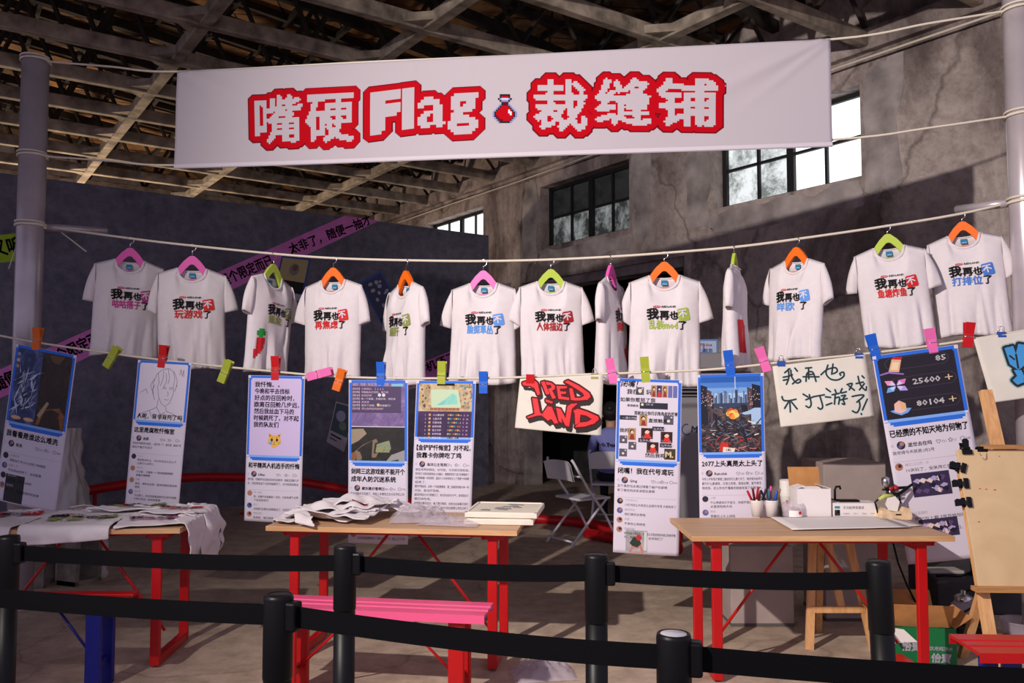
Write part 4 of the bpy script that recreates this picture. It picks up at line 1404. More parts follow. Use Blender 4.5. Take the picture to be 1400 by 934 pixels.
def pic_board(s, mb, u0, v0, u1, v1):
    vm = v0 + .52 * (v1 - v0)
    s.rect(mb, u0, v0, u1, vm, 0, 1.0); s.rect(mb, u0, vm, u1, v1, 1, 1.0)
    s.poly(mb, [(u0 + .2, v0 + .1), (u1 - .24, v0 + .1), (u1 - .18, vm - .06), (u0 + .22, vm - .06)], 2, 1.4)
    s.poly(mb, [(u0 + .3, vm - .1), (u0 + .42, v0 + .28), (u0 + .56, v0 + .16), (u1 - .26, v0 + .2), (u1 - .24, vm - .12)], 3, 1.6)
    r = random.Random(9)
    for k in range(40):
        side = k % 2
        u = (u0 + r.uniform(.01, .17)) if side else (u1 - r.uniform(.01, .2))
        v = r.uniform(v0 + .02, vm - .06)
        s.poly(mb, [(u - .02, v), (u, v - .025), (u + .018, v), (u, v + .022)], 4 + k % 4, 1.5 + .01 * k)
    s.rect(mb, u0 + .3, v0 + .0, u1 - .3, v0 + .035, 8, 1.7)
    for k in range(8):
        s.rect(mb, u0 + .2 + k * .062, vm - .06, u0 + .255 + k * .062, vm - .015, 4, 1.8)
    for k in range(7):
        v = vm + .075 + k * .062
        s.text(mb, '%d' % (k + 1), u0 + .12, v, .036, 9, bold=.01)
        s.rect(mb, u0 + .18, v - .034, u0 + .215, v, 5, 1.4)
        s.text(mb, ['小小魔法师', '三星大师', '风暴龙骑', '幽灵剑客', '星之守护', '机甲先锋', '黑夜行者'][k], u0 + .25, v, .038, 9, bold=.01)
        for c in range(6):
            s.rect(mb, u0 + .5 + c * .033, v - .03, u0 + .528 + c * .033, v - .002, 4 + (c + k) % 4, 1.4)
        s.text(mb, '%d　%d　%d' % (10 - k, 3 + k, 21 + 7 * k), u1 - .19, v, .034, 9, bold=.01)
    return [printed('print_sand_map', [(.35, (150, 124, 92)), (.55, (196, 176, 140)), (.7, (206, 190, 160))], 16), printed('print_violet_table', [(.3, (40, 24, 60)), (.6, (66, 34, 84)), (.8, (140, 50, 110))], 5), mat('print_mint', (190, 214, 178), .5), printed('print_aqua', [(.3, (90, 190, 196)), (.7, (150, 214, 190))], 8),
            mat('print_brick', (160, 92, 66), .5), mat('print_ochre', (196, 160, 90), .5), mat('print_teal', (60, 140, 150), .5), mat('print_umber2', (84, 62, 50), .5), M_BLACK, mat('print_pale_text', (226, 214, 236), .5)]
def squeezed(s, k):
    import copy
    q_ = copy.copy(s)
    P0 = s.P
    q_.P = lambda u, v, kk=0.0: P0(u, v * k, kk)
    return q_
def pic_collage(s, mb, u0, v0, u1, v1):
    s.rect(mb, u0, v0, u1, v1, 0, 1.0)
    s = squeezed(s, .925)
    T = lambda t, u, v, z=.07, **k: s.text(mb, t, u, v, z * 1.08, 1, **dict(k, bold=.026))
    T('闭嘴！', .06, .135, .105, bold=.04, shear=.2)
    T('我在', .16, .255, .085, bold=.03); T('玩', .455, .255, .085, bold=.03)
    T('如果你惹怒了我', .06, .385, .072, bold=.025); T('那我就会', .17, .47, .04)
    T('我就会让你见识角角叔的厉害', .28, .60, .064, bold=.03, width=.66)
    T('直接触发', .50, .72, .068, bold=.03); T('我的', .06, .90, .068, bold=.025); T('然后我将会', .46, 1.30, .07, bold=.025)
    r = random.Random(2)
    def tile(u, v, w, h, m):
        s.rect(mb, u, v, u + w, v + h, m, 1.4, 1)
        if m in (3, 4, 5):
            s.disc(mb, u + w * .5, v + h * .32, w * .22, 6, 1.8)
            s.poly(mb, [(u + w * .2, v + h * .95), (u + w * .35, v + h * .5), (u + w * .7, v + h * .5), (u + w * .85, v + h * .95)], 7 if m == 3 else 8, 1.7)
            s.poly(mb, [(u + w * .25, v + h * .6), (u + w * .22, v + h * .2), (u + w * .5, v + h * .08), (u + w * .8, v + h * .25), (u + w * .75, v + h * .3), (u + w * .5, v + h * .18), (u + w * .34, v + h * .3)], 1, 1.9)
        elif m == 2:
            s.disc(mb, u + w * .5, v + h * .6, w * .16, 9, 1.8); s.rect(mb, u + w * .7, v + h * .12, u + w * .88, v + h * .26, 9, 1.8, 1)
    tile(.30, .14, .12, .13, 2); s.disc(mb, .36, .2, .03, 9, 1.9)
    for k, m in enumerate((3, 4, 3)):
        tile(.53 + k * .085, .10, .08, .2, m)
    s.rect(mb, .79, .10, .855, .3, 10, 1.4, 1); s.rect(mb, .865, .10, .93, .3, 10, 1.4, 1)
    s.rect(mb, .36, .395, .79, .5, 11, 1.4, 2); s.disc(mb, .40, .43, .022, 9, 1.8); s.text(mb, '代号 鸢', .45, .44, .035, 0)
    s.rect(mb, .055, .62, .32, .695, 11, 1.4, 2); s.text(mb, '一满十万般', .1, .68, .045, 0)
    tile(.36, .60, .12, .19, 3); tile(.73, .60, .15, .15, 2)
    tile(.19, .83, .12, .2, 3)
    for u, v in ((.06, .96), (.20, 1.06), (.06, 1.18)):
        tile(u, v, .12, .13, 2)
    for u, v in ((.39, .82), (.69, .87), (.48, 1.05)):
        tile(u, v, .18, .18, 5)
        s.text(mb, 'Ultr go', u + .02, v + .17, .05, 0, bold=.02)
    for u, v in ((.56, .79), (.35, .99), (.68, 1.06)):
        s.rect(mb, u, v, u + .18, v + .07, 11, 2.4, 2); s.text(mb, '弘子大人!', u + .02, v + .055, .045, 0, k=3)
    s.rect(mb, .75, 1.15, .92, 1.33, 12, 1.4, 2); s.text(mb, 'M.', .77, 1.29, .13, 9, bold=.05)
    return [M_PAPER, M_BLACK, mat('print_dusk', (84, 82, 104), .5), mat('print_amber', (176, 140, 90), .5), mat('print_indigo', (60, 62, 110), .5), mat('print_maroon', (58, 16, 18), .5), mat('print_face', (226, 196, 176), .5), mat('print_crimson', (150, 40, 50), .5),
            mat('print_scarlet', (216, 48, 36), .5), mat('print_pale_gold', (232, 220, 180), .5), mat('print_periwinkle', (104, 108, 170), .5), mat('print_ink_bar', (36, 38, 56), .5), mat('print_bronze', (70, 56, 30), .5)]
def pic_city(s, mb, u0, v0, u1, v1):
    w, h = u1 - u0, v1 - v0
    X, Y = lambda a: u0 + a * w, lambda b: v0 + b * h
    for k, c in enumerate((0, 1, 2, 3, 4)):
        s.rect(mb, u0, Y(k * .072), u1, Y((k + 1) * .072 + .002), c, 1.0)
    r = random.Random(12)
    for k in range(22):                       # far towers
        x, ww, hh = .2 + k * .027, r.uniform(.018, .04), r.uniform(.05, .17)
        s.rect(mb, X(x), Y(.34 - hh), X(x + ww), Y(.36), 5 + k % 3, 1.2 + .01 * k, 1)
    s.rect(mb, X(.62), Y(.11), X(.625), Y(.3), 6, 1.6, 1)
    for x, ww, t, c in ((0, .11, .10, 8), (.09, .09, .16, 9), (.16, .05, .22, 8), (.78, .10, .14, 9), (.86, .14, .10, 8)):      # near blocks
        s.poly(mb, [(X(x), Y(t)), (X(x + ww), Y(t + .03)), (X(x + ww), Y(.42)), (X(x), Y(.42))], c, 1.7)
        for q in range(14):
            a, b = r.uniform(x + .005, x + ww - .02), r.uniform(t + .05, .38)
            s.rect(mb, X(a), Y(b), X(a + .014), Y(b + .008), 10 + q % 3, 2.0, 1)
    s.rect(mb, u0, Y(.35), u1, Y(.40), 7, 1.5); s.rect(mb, u0, Y(.40), u1, Y(.62), 13, 1.5); s.poly(mb, [(X(.3), Y(.4)), (X(1), Y(.4)), (X(1), Y(.58)), (X(.7), Y(.5))], 3, 1.6)
    s.rect(mb, u0, Y(.60), u1, v1, 14, 1.6)
    for q in range(14):                       # fireball
        a, rr = r.uniform(0, 6.28), r.uniform(0, .06)
        s.disc(mb, X(.53) + rr * math.cos(a) * 1.3, Y(.5) + rr * math.sin(a), r.uniform(.03, .06), 15 + q % 3, 2.1 + .02 * q)
    for x, ww, t, c in ((.0, .16, .40, 8), (.12, .1, .44, 9), (.2, .08, .47, 8), (.27, .12, .50, 14), (.84, .16, .46, 3)):
        s.poly(mb, [(X(x), Y(t)), (X(x + ww), Y(t + .04)), (X(x + ww), Y(.64)), (X(x), Y(.64))], c, 1.75)
    s.line(mb, [(X(.7), Y(.38)), (X(.66), Y(.62))], .01, 8, 2.2)
    s.line(mb, [(X(.58), Y(.0)), (X(.58), Y(.16))], .012, 4, 1.25)
    s.poly(mb, [(X(.66), Y(.37)), (X(.76), Y(.38)), (X(.79), Y(.46)), (X(.72), Y(.47))], 8, 2.3)
    for q in range(120):                      # wreckage
        a, b = r.uniform(.02, .98), .57 + .41 * r.random() ** .8
        l, ang, t = r.uniform(.03, .12), r.uniform(-1, 1), r.uniform(.006, .02)
        c, d = math.cos(ang) * l / 2, math.sin(ang) * l / 2
        pts = [(min(u1, max(u0, X(a) - c)), min(v1, Y(b) - d)), (min(u1, max(u0, X(a) + c)), min(v1, Y(b) + d)), (min(u1, max(u0, X(a) + c)), min(v1, Y(b) + d + t)), (min(u1, max(u0, X(a) - c)), min(v1, Y(b) - d + t))]
        s.poly(mb, pts, ((19, 8, 5, 9, 12, 8, 19, 6)[q % 8] if b < .78 else (18, 8, 19, 8, 10, 8, 18, 9)[q % 8]), 2.2 + .01 * q)
    for q in range(4):
        s.line(mb, [(X(.2 + .28 * (1 - math.cos(t)) ), Y(.92 - (.1 + .025 * q) * math.sin(t) * 2)) for t in [i * math.pi / 12 for i in range(13)]], .012, 8, 3.2 + .02 * q)
    s.poly(mb, [(X(.28), Y(.99)), (X(.33), Y(.86)), (X(.44), Y(.88)), (X(.46), Y(.99))], 18, 3.6)
    s.poly(mb, [(X(.36), Y(.93)), (X(.56), Y(.95)), (X(.54), Y(1)), (X(.35), Y(1))], 12, 3.8)
    s.text(mb, 'C42', X(.4), Y(.985), .05, 8, k=4.2)
    sky = [(36, 92, 176), (74, 128, 206), (120, 166, 222), (168, 198, 232), (200, 214, 234)]
    return [mat('print_sky_%s' % 'abcde'[k], c, .45) for k, c in enumerate(sky)] + [mat('print_haze', (120, 146, 184), .45), mat('print_haze_dark', (84, 108, 150), .45), mat('print_slate', (50, 66, 96), .45), mat('print_tower', (28, 30, 44), .45), mat('print_tower_warm', (84, 66, 72), .45),
            mat('print_rose', (206, 130, 130), .45), mat('print_window_light', (226, 206, 180), .45), mat('print_bone', (232, 222, 206), .45), printed('print_street', [(.3, (24, 26, 34)), (.5, (60, 58, 70)), (.7, (116, 96, 92))], 26), printed('print_rubble', [(.3, (18, 18, 26)), (.5, (52, 46, 54)), (.7, (120, 96, 90))], 30),
            mat('print_fire_orange', (246, 150, 50), .45), mat('print_fire_yellow', (252, 206, 110), .45), mat('print_fire_red', (206, 84, 36), .45), mat('print_wreck_red', (200, 48, 34), .45), mat('print_wreck_grey', (122, 116, 120), .45)]
def pic_counter(s, mb, u0, v0, u1, v1):
    s.rect(mb, u0, v0, u1, v1, 0, 1.0)
    s = squeezed(s, .72)
    for k, (num, v) in enumerate((('85', .21), ('25600', .55), ('80104', .92))):
        cu, w_, hh = (.50, .27, .10) if k == 0 else (.54, .28, .10)
        n = 24
        pts = []
        for t in range(n + 1):
            a = t * 2 * math.pi / n
            pts.append((cu + w_ * (1 if math.cos(a) > 0 else -1) * (1 if abs(math.cos(a)) > .01 else 0) + .10 * math.cos(a), v - .03 + hh * math.sin(a)))
        s.line(mb, pts, .008, 1, 1.3)
        s.text(mb, num, .84 if k == 0 else .735, v + .012, .13, 2, bold=.02, anchor='r', k=2)
        if k:
            s.rect(mb, .79, v - .042, .88, v - .030, 3, 2); s.rect(mb, .828, v - .082, .842, v + .01, 3, 2.1)
    # ticket with a ribbon, gem blossom, crystal
    s.poly(mb, [(.05, .33), (.16, .30), (.33, .36), (.33, .385), (.16, .33), (.06, .35)], 4, 1.6)
    s.poly(mb, [(.16, .30), (.22, .10), (.33, .12), (.28, .33)], 5, 2.0); s.poly(mb, [(.22, .10), (.235, .065), (.345, .085), (.33, .13)], 6, 2.2)
    s.poly(mb, [(.19, .27), (.225, .15), (.30, .165), (.265, .29)], 7, 2.1)
    for k, (a, b) in enumerate(((.16, .50), (.28, .47), (.17, .62), (.27, .60))):
        sx, sy = (-1 if a < .22 else 1), (-1 if b < .55 else 1)
        s.poly(mb, [(.22, .55), (.22 + sx * .035, .55 + sy * .09), (.22 + sx * .125, .55 + sy * .10), (.22 + sx * .10, .55 + sy * .02)], (8, 9, 10, 11)[k], 1.9)
        s.poly(mb, [(.22, .55), (.22 + sx * .045, .55 + sy * .075), (.22 + sx * .08, .55 + sy * .03)], 13, 2.1)
    s.line(mb, [(.185, .55), (.255, .55)], .016, 0, 2.6); s.line(mb, [(.22, .515), (.22, .585)], .016, 0, 2.6)
    s.poly(mb, [(.14, 1.0), (.10, .96), (.15, .95), (.22, 1.0), (.30, .94), (.35, .95), (.30, 1.02), (.22, 1.05)], 10, 2.0)
    s.poly(mb, [(.15, .98), (.16, .85), (.22, .80), (.29, .86), (.29, .98), (.22, 1.02)], 12, 2.1); s.poly(mb, [(.22, .80), (.29, .86), (.29, .98), (.23, .95)], 5, 2.3)
    return [mat('print_midnight', (34, 28, 40), .5), mat('print_outline', (66, 60, 74), .5), mat('print_number', (226, 222, 226), .5), mat('print_plus', (226, 200, 160), .5), mat('print_ribbon', (150, 110, 200), .5), mat('print_ticket', (226, 180, 140), .5), M_RED, mat('print_ticket_light', (240, 214, 176), .5),
            mat('print_gem_pink', (240, 150, 200), .5), mat('print_gem_rose', (222, 120, 190), .5), mat('print_gem_blue', (110, 170, 236), .5), mat('print_gem_lilac', (176, 160, 232), .5), mat('print_crystal', (238, 190, 176), .5), mat('print_gem_light', (206, 214, 250), .5)]

def th_dark(s, mb, hv):
    s.rect(mb, .14, hv - .42, .46, hv - .02, 0, 1.4); return [mat('print_black_thumb', (34, 32, 36), .5)]
def th_strawberry(s, mb, hv):
    u, v = .19, hv - .36
    s.rect(mb, u, v, u + .33, v + .33, 0, 1.4); s.poly(mb, [(u + .05, v + .34), (u + .1, v + .22), (u + .24, v + .2), (u + .28, v + .34)], 1, 1.7)
    s.poly(mb, [(u + .06, v + .2), (u + .12, v + .1), (u + .2, v + .12), (u + .24, v + .2), (u + .18, v + .26), (u + .1, v + .24)], 2, 1.9); s.disc(mb, u + .2, v + .11, .045, 3, 2.1); s.rect(mb, u + .28, v + .02, u + .32, v + .3, 4, 1.8)
    return [printed('print_grey_room', [(.3, (140, 140, 144)), (.7, (196, 192, 192))], 9), mat('print_pink_skin', (196, 130, 120), .5), mat('print_leaf_dark', (40, 58, 46), .5), mat('print_berry', (190, 44, 56), .5), mat('print_white_thing', (216, 214, 216), .5)]
def th_pair(s, mb, hv):
    for u, v, w, h in ((.20, 1.47, .44, .28), (.20, 2.02, .44, .22)):
        s.rect(mb, u, v, u + w, v + h, 0, 1.4)
        r = random.Random(5)
        for k in range(16):
            a, b = r.uniform(u + .06, u + w - .06), r.uniform(v + .05, v + h - .05)
            s.poly(mb, [(a - .05, b), (a, b - .03), (a + .045, b - .01), (a + .01, b + .035)], 1 + k % 4, 1.7 + .01 * k)
    return [mat('print_violet_night', (54, 44, 78), .5), mat('print_lilac', (176, 160, 206), .5), mat('print_plum', (96, 70, 120), .5), mat('print_cream', (226, 206, 200), .5), mat('print_deep', (30, 26, 46), .5)]

poster('long poster with a dark picture, leftmost on the lower rope', (22, 470), (105, 486), (-7, 683), 1.22, ['我看看是谁这么难洗'], ['鱼鱼', '229', '11', '489'], [], [('小鱼同学', ['怪我自己不小心点到了哈哈哈']), ('咸鱼一条', ['实在是太好笑了，这也能输']), ('路过的人', ['加我啊，带我飞呀哈']), ('猫薄荷', ['笑一下，好像是我的好友啊'])], pic_game, thumb=th_dark)
poster('long poster with a pencil drawing of a person, clipped by a red peg', (189, 492), (262, 496), (171, 691), 1.13, ['这里是腐败忏悔室'], ['迷鹿', '89', '9', '3'], ['我来是忏悔的我也曾是，一直打单一个，看完课，被妹子骂', '现在不敢打开自己'],
       [('momo', ['我的你说什么，怎么你也这么这么干', '让我们小点声儿']), ('绿豆汤', ['今日复，又搬砖一个新地图啊啊啊', '谁懂人啊啊啊']), ('柠檬', ['朋友，请你去这里一直待到被拒绝就是', '就是']), ('蒲公英', ['今日事儿，好好回家复盘研究打的不错嘛', '大佬打完这一局给我看看']), ('梦', ['我喜欢你'])], pic_sketch)
poster('long poster with black writing above a small yellow cat face', (340, 513), (417, 514.5), (334, 712), 1.43, ['和平精英人机选手的忏悔'], ['Lillian', '5', '0', '5'], ['我忏悔，今晚和平去找标好点的召回枪时，欧离召回舱几步', '远，然后我丝血下马的时候跳死了。对不起我的队友'],
       [('阿一西瓜', ['哈，好像不是谁都那一天的，为你的勇气点赞', '下次还和你打']), ('桃子', ['没有我们太难在这里被狙击了，没关系下次小心']), ('熬夜冠军', ['来来来，咱们组队'])], pic_cat)
poster('long poster with purple chat lines over a dark photo, behind the middle table', (477, 519.5), (558, 520), (476, 742), 1.40, ['剑网三这游戏能不能开个', '成年人防沉迷系统'], ['藏剑最好看啊三', '486', '36', '778'], ['每人每服人实名制了，谁能上去哪怕五五分在手机上玩'],
       [('生如夏花', ['我们今天也来了我们那儿玩啦吧']), ('乘风破浪', ['说得对，我上周也是']), ('小满', ['只玩到凌晨两点，师父带我飞！每上几个月', '吧，半夜三更的路还有']), ('小满', ['只玩到凌晨两点，师父带我飞！每上几个月', '吧，半夜三更的路还有'])], pic_chat)
poster('long poster with a colourful game board and a violet table of names', (569.5, 520.5), (651, 521), (561, 733), 1.01, ['【金铲铲忏悔室】对不起，', '我靠卡你牌吃了鸡'], ['海洋公主驾到', '12', '6', '20'], ['现在世界的排位，好可怕，今天终究他和我。', '你开始了对我也能和他去上四级人，慢慢感受到了自己好像看到了', '有点像被骗一半的感觉，最后十几天的等待又上了想要十年都要', '结束了。', '最好忏悔以后，去卷一个阵容慢慢来，第二波被我攻路人来一场', '对战，我也吓到他。', '最后的我自己大多数都忘了，有万民总的才大气，说说我自己', '第四次吃鸡。', '非常高兴最后成功，输了算打牌来，太阳也出来看见我们', '重也无法。看看，飞起来了，如今已经全都那么到位过来了', '第二。'],
       [('天天', ['好好看'])], pic_board)
poster('long poster with a collage of small pictures right of the red graffiti', (843.6, 517), (932.6, 520), (838, 755), 1.34, ['闭嘴！我在代号鸢玩'], ['Qing', '5,205', '128', '541'], ['这个真的也太难过得像个破产玩家啊', '够了做任何关系亲密玩意啊'],
       [('今天吃什么', ['小红书这么大条怎么全是代号鸢 大家别杀了']), ('猫的耳朵', ['他们真的太惨啦']), ('风里', ['不停怎么哈哈哈']), ('盐焗鸡腿', ['老师别再也再乐我心里，怎么可能还有别人能让你放手整', '死，我还真上了！去找他们了'])], pic_collage, thumb=th_strawberry)
poster('long poster with a wrecked city picture behind the pen cups', (953, 512.5), (1044, 510), (957, 740), 1.28, ['2077上头真是太上头了'], ['Rainclub', '32k', '3K', '1.2k'], ['今年上半年我才算第二款好的打么第七天了，每天每天从早打', '都为什么都通宵，日常之类我。我现在啊，爱不释手，', '地府我，这么你也不懂真的就被发现了的每个人。'],
       [('小野', ['什么神游戏打不会冷，你是不是打游戏上头', '太喜欢啦有人吗']), ('晚安', ['我最近上头上线啦'])], pic_city)
poster('long poster with the counters 85, 25600 and 80104 on dark ground', (1192, 487), (1309, 471), (1241, 772), .88, ['已经攒的不知天地为何物了'], ['逝世去在吗', '731', '11', '345'], ['我觉得今天就是1月2号'],
       [('幽兰江江西 · 冷', ['10次玩了，全队阵亡的说！']), ('', []), ('', []), ('', []), ('', []), ('在孟德的', ['梦记加上期 7号开始加5T']), ('烟雨江南', ['看望与你回去到 1点+6日，可变大取能']), ('', []), ('', []), ('', []), ('小熊', ['它们拿是冲了很大说1日5…一丁', '再继续等今日通知'])], pic_counter, thumb=th_pair)

# spray painted sheets
GQ = ((711, 518), (825, 512), (822, 596), (704, 585))
gs = Sheet('graffiti_sheet', 'cream sheet with red and black graffiti letters hung below the rope', 'sheet of paper', GQ[0], GQ[1], GQ[3], curl=.03, br=GQ[2])
gs.page(M_CREAM)
def gp(pts):     # zoomed photo pixel (1274 wide view of 700..850) to sheet u, v
    return [quad_uv(GQ, 700 + a / 8.493, 500 + b / 8.493) for a, b in pts]
letters = [  # R E D / L A N D, outlines with their own counters left open
    [(120, 195), (250, 160), (300, 200), (330, 330), (300, 345), (262, 260), (210, 235), (130, 230)], [(340, 190), (380, 180), (440, 330), (400, 335)], [(395, 185), (460, 200), (505, 235), (500, 270), (470, 290), (515, 375), (475, 385), (430, 290), (425, 270), (465, 255), (455, 225), (405, 222)],
    [(520, 235), (640, 240), (640, 262), (560, 268), (565, 300), (630, 302), (634, 326), (572, 328), (580, 358), (668, 372), (668, 400), (545, 385)],
    [(612, 190), (650, 170), (780, 235), (900, 320), (915, 360), (880, 395), (770, 405), (690, 400), (668, 265), (705, 262), (735, 375), (800, 375), (845, 350), (820, 315), (740, 262), (660, 215)],
    [(238, 375), (300, 385), (330, 540), (390, 590), (360, 560), (420, 470), (470, 480), (545, 665), (500, 670), (470, 620), (440, 625), (430, 640), (350, 575), (290, 580), (190, 610), (180, 595), (270, 560)],
    [(425, 540), (440, 520), (460, 580), (440, 590)], [(550, 640), (520, 490), (570, 500), (630, 610), (650, 470), (700, 440), (765, 440), (700, 500), (670, 705), (630, 695), (580, 600), (590, 665)],
    [(740, 690), (735, 560), (720, 520), (770, 500), (880, 535), (1000, 590), (1010, 620), (960, 670), (850, 705), (735, 712), (790, 660), (880, 650), (930, 620), (870, 580), (800, 565), (790, 660)],
    [(395, 390), (480, 420), (470, 440), (400, 420)]]
u_, v_ = [], []
gasp = gs.Hh / gs.W
PL = [[(u, -v * gasp) for u, v in gp(l)] for l in letters]
res = 300
Mr = poly_raster(PL, res, -.02, -.86, 1.02, .02)
Mk = dilate(Mr, 5)
sh_ = np.zeros_like(Mr)
D4 = dilate(Mr, 4)
for k in range(0, 14):
    sh_[: sh_.shape[0] - k, min(k, 8) :] |= D4[k:, : sh_.shape[1] - min(k, 8)]
gfn = lambda k: (lambda x, y: gs.P(x, -y, k))
mb = MB()
cells(mb, sh_, gfn(1.4), -.02, -.86, 1 / res, 0, most=8)
cells(mb, Mk, gfn(2.2), -.02, -.86, 1 / res, 1, most=8)
cells(mb, Mr, gfn(3.0), -.02, -.86, 1 / res, 2, most=8)
mb.build('graffiti', [mat('spray_grey_black', (48, 44, 42), .8), mat('spray_dark_red', (84, 4, 14), .8), mat('spray_red', (232, 52, 58), .7)], gs.o)

ws = Sheet('graffiti_sheet', 'cream sheet with black handwritten spray letters held by two blue clips', 'sheet of paper', (1056, 501), (1183, 485), (1067, 584), curl=.03)
ws.page(M_CREAM)
strokes = [  # zoomed pixels of view 1050..1200 x 470..600 (7.187 per pixel)
    [(215, 245), (165, 285)], [(150, 330), (200, 320), (240, 305)], [(200, 250), (205, 330), (180, 400)], [(150, 360), (200, 350)], [(225, 260), (235, 330), (280, 385), (320, 370), (300, 350), (240, 395)], [(265, 240), (290, 270)],
    [(370, 240), (430, 235)], [(400, 240), (400, 345)], [(345, 325), (500, 325)], [(372, 370), (385, 290), (440, 280), (470, 370)], [(385, 305), (440, 300)],
    [(520, 305), (580, 255), (660, 235), (680, 270), (640, 295)], [(590, 210), (570, 290), (610, 345), (680, 355), (740, 320), (740, 280), (705, 290), (712, 310)], [(640, 200), (625, 300)],
    [(135, 520), (150, 555), (200, 560), (270, 545)], [(205, 560), (160, 635)], [(210, 565), (215, 670)], [(225, 570), (280, 640)],
    [(340, 495), (390, 525)], [(365, 550), (440, 520)], [(400, 500), (415, 590), (395, 625), (365, 610)], [(435, 520), (545, 500)], [(500, 510), (525, 610), (505, 640), (480, 625)],
    [(565, 440), (605, 470)], [(555, 520), (605, 525)], [(560, 600), (615, 580)], [(650, 450), (660, 480)], [(620, 500), (690, 485)], [(650, 500), (640, 590)], [(655, 530), (690, 525), (680, 590)], [(720, 440), (705, 480), (760, 470)], [(710, 510), (750, 505), (725, 540), (740, 590), (715, 585)], [(700, 550), (765, 535)],
    [(770, 400), (820, 390), (790, 450)], [(785, 410), (840, 455)], [(860, 390), (930, 375)], [(880, 320), (900, 400), (950, 455), (960, 420)], [(940, 390), (890, 450)], [(920, 315), (940, 335)],
    [(815, 515), (900, 500), (930, 510), (860, 570)], [(880, 550), (890, 610), (860, 670), (815, 655)], [(965, 540), (915, 645)], [(902, 680), (906, 688)]]
def wp(a, b):
    tl, tr, bl = Vector((1056, 501)), Vector((1183, 485)), Vector((1067, 584))
    ex, ey = tr - tl, bl - tl
    det = ex.x * ey.y - ex.y * ey.x
    d = Vector((1050 + a / 7.187, 470 + b / 7.187)) - tl
    return ((d.x * ey.y - d.y * ey.x) / det, (ex.x * d.y - ex.y * d.x) / det)
mb = MB()
asp = ws.Hh / ws.W
for k, st in enumerate(strokes):
    pts = []
    P4 = [wp(*p) for p in st]
    for i in range(len(P4) - 1):
        p0, p1, p2, p3 = [Vector(P4[min(len(P4) - 1, max(0, i + d))]) for d in (-1, 0, 1, 2)]
        for j in range(6):
            t = j / 6
            pts.append(.5 * ((2 * p1) + (p2 - p0) * t + (2 * p0 - 5 * p1 + 4 * p2 - p3) * t * t + (3 * p1 - p0 - 3 * p2 + p3) * t ** 3))
    pts.append(Vector(P4[-1]))
    pts = [(p.x, p.y * asp) for p in pts]
    for li, (w_, kk) in enumerate(((.036, 1.0), (.021, 1.6), (.0135, 2.2))):
        ws.line(mb, pts, w_, li, kk + .004 * k)
        for p in pts:
            ws.disc(mb, p[0], p[1], w_ / 2, li, kk + .002 + .004 * k, n=8)
mb.build('spray_writing', [mat('spray_pale_teal', (208, 222, 218), .8), mat('spray_grey', (120, 132, 134), .8), mat('spray_black', (34, 36, 38), .8)], ws.o)

bs = Sheet('graffiti_sheet', 'cream sheet with blue bubble graffiti at the right edge of the rope', 'sheet of paper', (1331, 464), (1475, 441), (1355, 551), curl=.03)
bs.page(M_CREAM)
bl = [[(1373, 476), (1385, 473), (1388, 484), (1392, 470), (1404, 472), (1412, 484), (1420, 474), (1436, 476), (1446, 490), (1438, 500), (1420, 498), (1408, 506), (1398, 500), (1390, 506), (1379, 498)],
      [(1384, 506), (1394, 506), (1398, 516), (1406, 508), (1420, 504), (1436, 506), (1444, 516), (1436, 530), (1420, 524), (1410, 534), (1398, 522), (1388, 526), (1382, 520), (1388, 514)]]
tl, tr, bl0 = Vector((1331, 464)), Vector((1475, 441)), Vector((1355, 551))
ex, ey = tr - tl, bl0 - tl
det = ex.x * ey.y - ex.y * ey.x
bp_ = []
basp = bs.Hh / bs.W
for l in bl:
    q_ = []
    for a, b in l:
        d = Vector((a, b)) - tl
        q_.append(((d.x * ey.y - d.y * ey.x) / det, -(ex.x * d.y - ex.y * d.x) / det * basp))
    bp_.append(q_)
Mr = poly_raster(bp_, 260, 0, -.9, 1, .0)
mb = MB()
bfn_ = lambda k: (lambda x, y: bs.P(x, -y, k))
cells(mb, dilate(Mr, 9), bfn_(1.0), 0, -.9, 1 / 260, 0, most=8)
cells(mb, dilate(Mr, 6), bfn_(1.8), 0, -.9, 1 / 260, 1, most=8)
cells(mb, Mr, bfn_(2.6), 0, -.9, 1 / 260, 2, most=8)
for a, b in (((1388, 484), (1390, 504)), ((1412, 484), (1408, 504)), ((1398, 516), (1398, 522)), ((1379, 486), (1386, 492)), ((1426, 484), (1428, 496)), ((1402, 478), (1400, 490)), ((1412, 512), (1410, 528))):
    p = []
    for c_ in (a, b):
        d = Vector(c_) - tl
        p.append(((d.x * ey.y - d.y * ey.x) / det, (ex.x * d.y - ex.y * d.x) / det * basp))
    bs.line(mb, p, .018, 1, 3.4)
mb.build('graffiti', [mat('spray_haze_teal', (150, 186, 190), .8), mat('spray_black', (34, 36, 38), .8), mat('spray_blue', (64, 150, 214), .7)], bs.o)
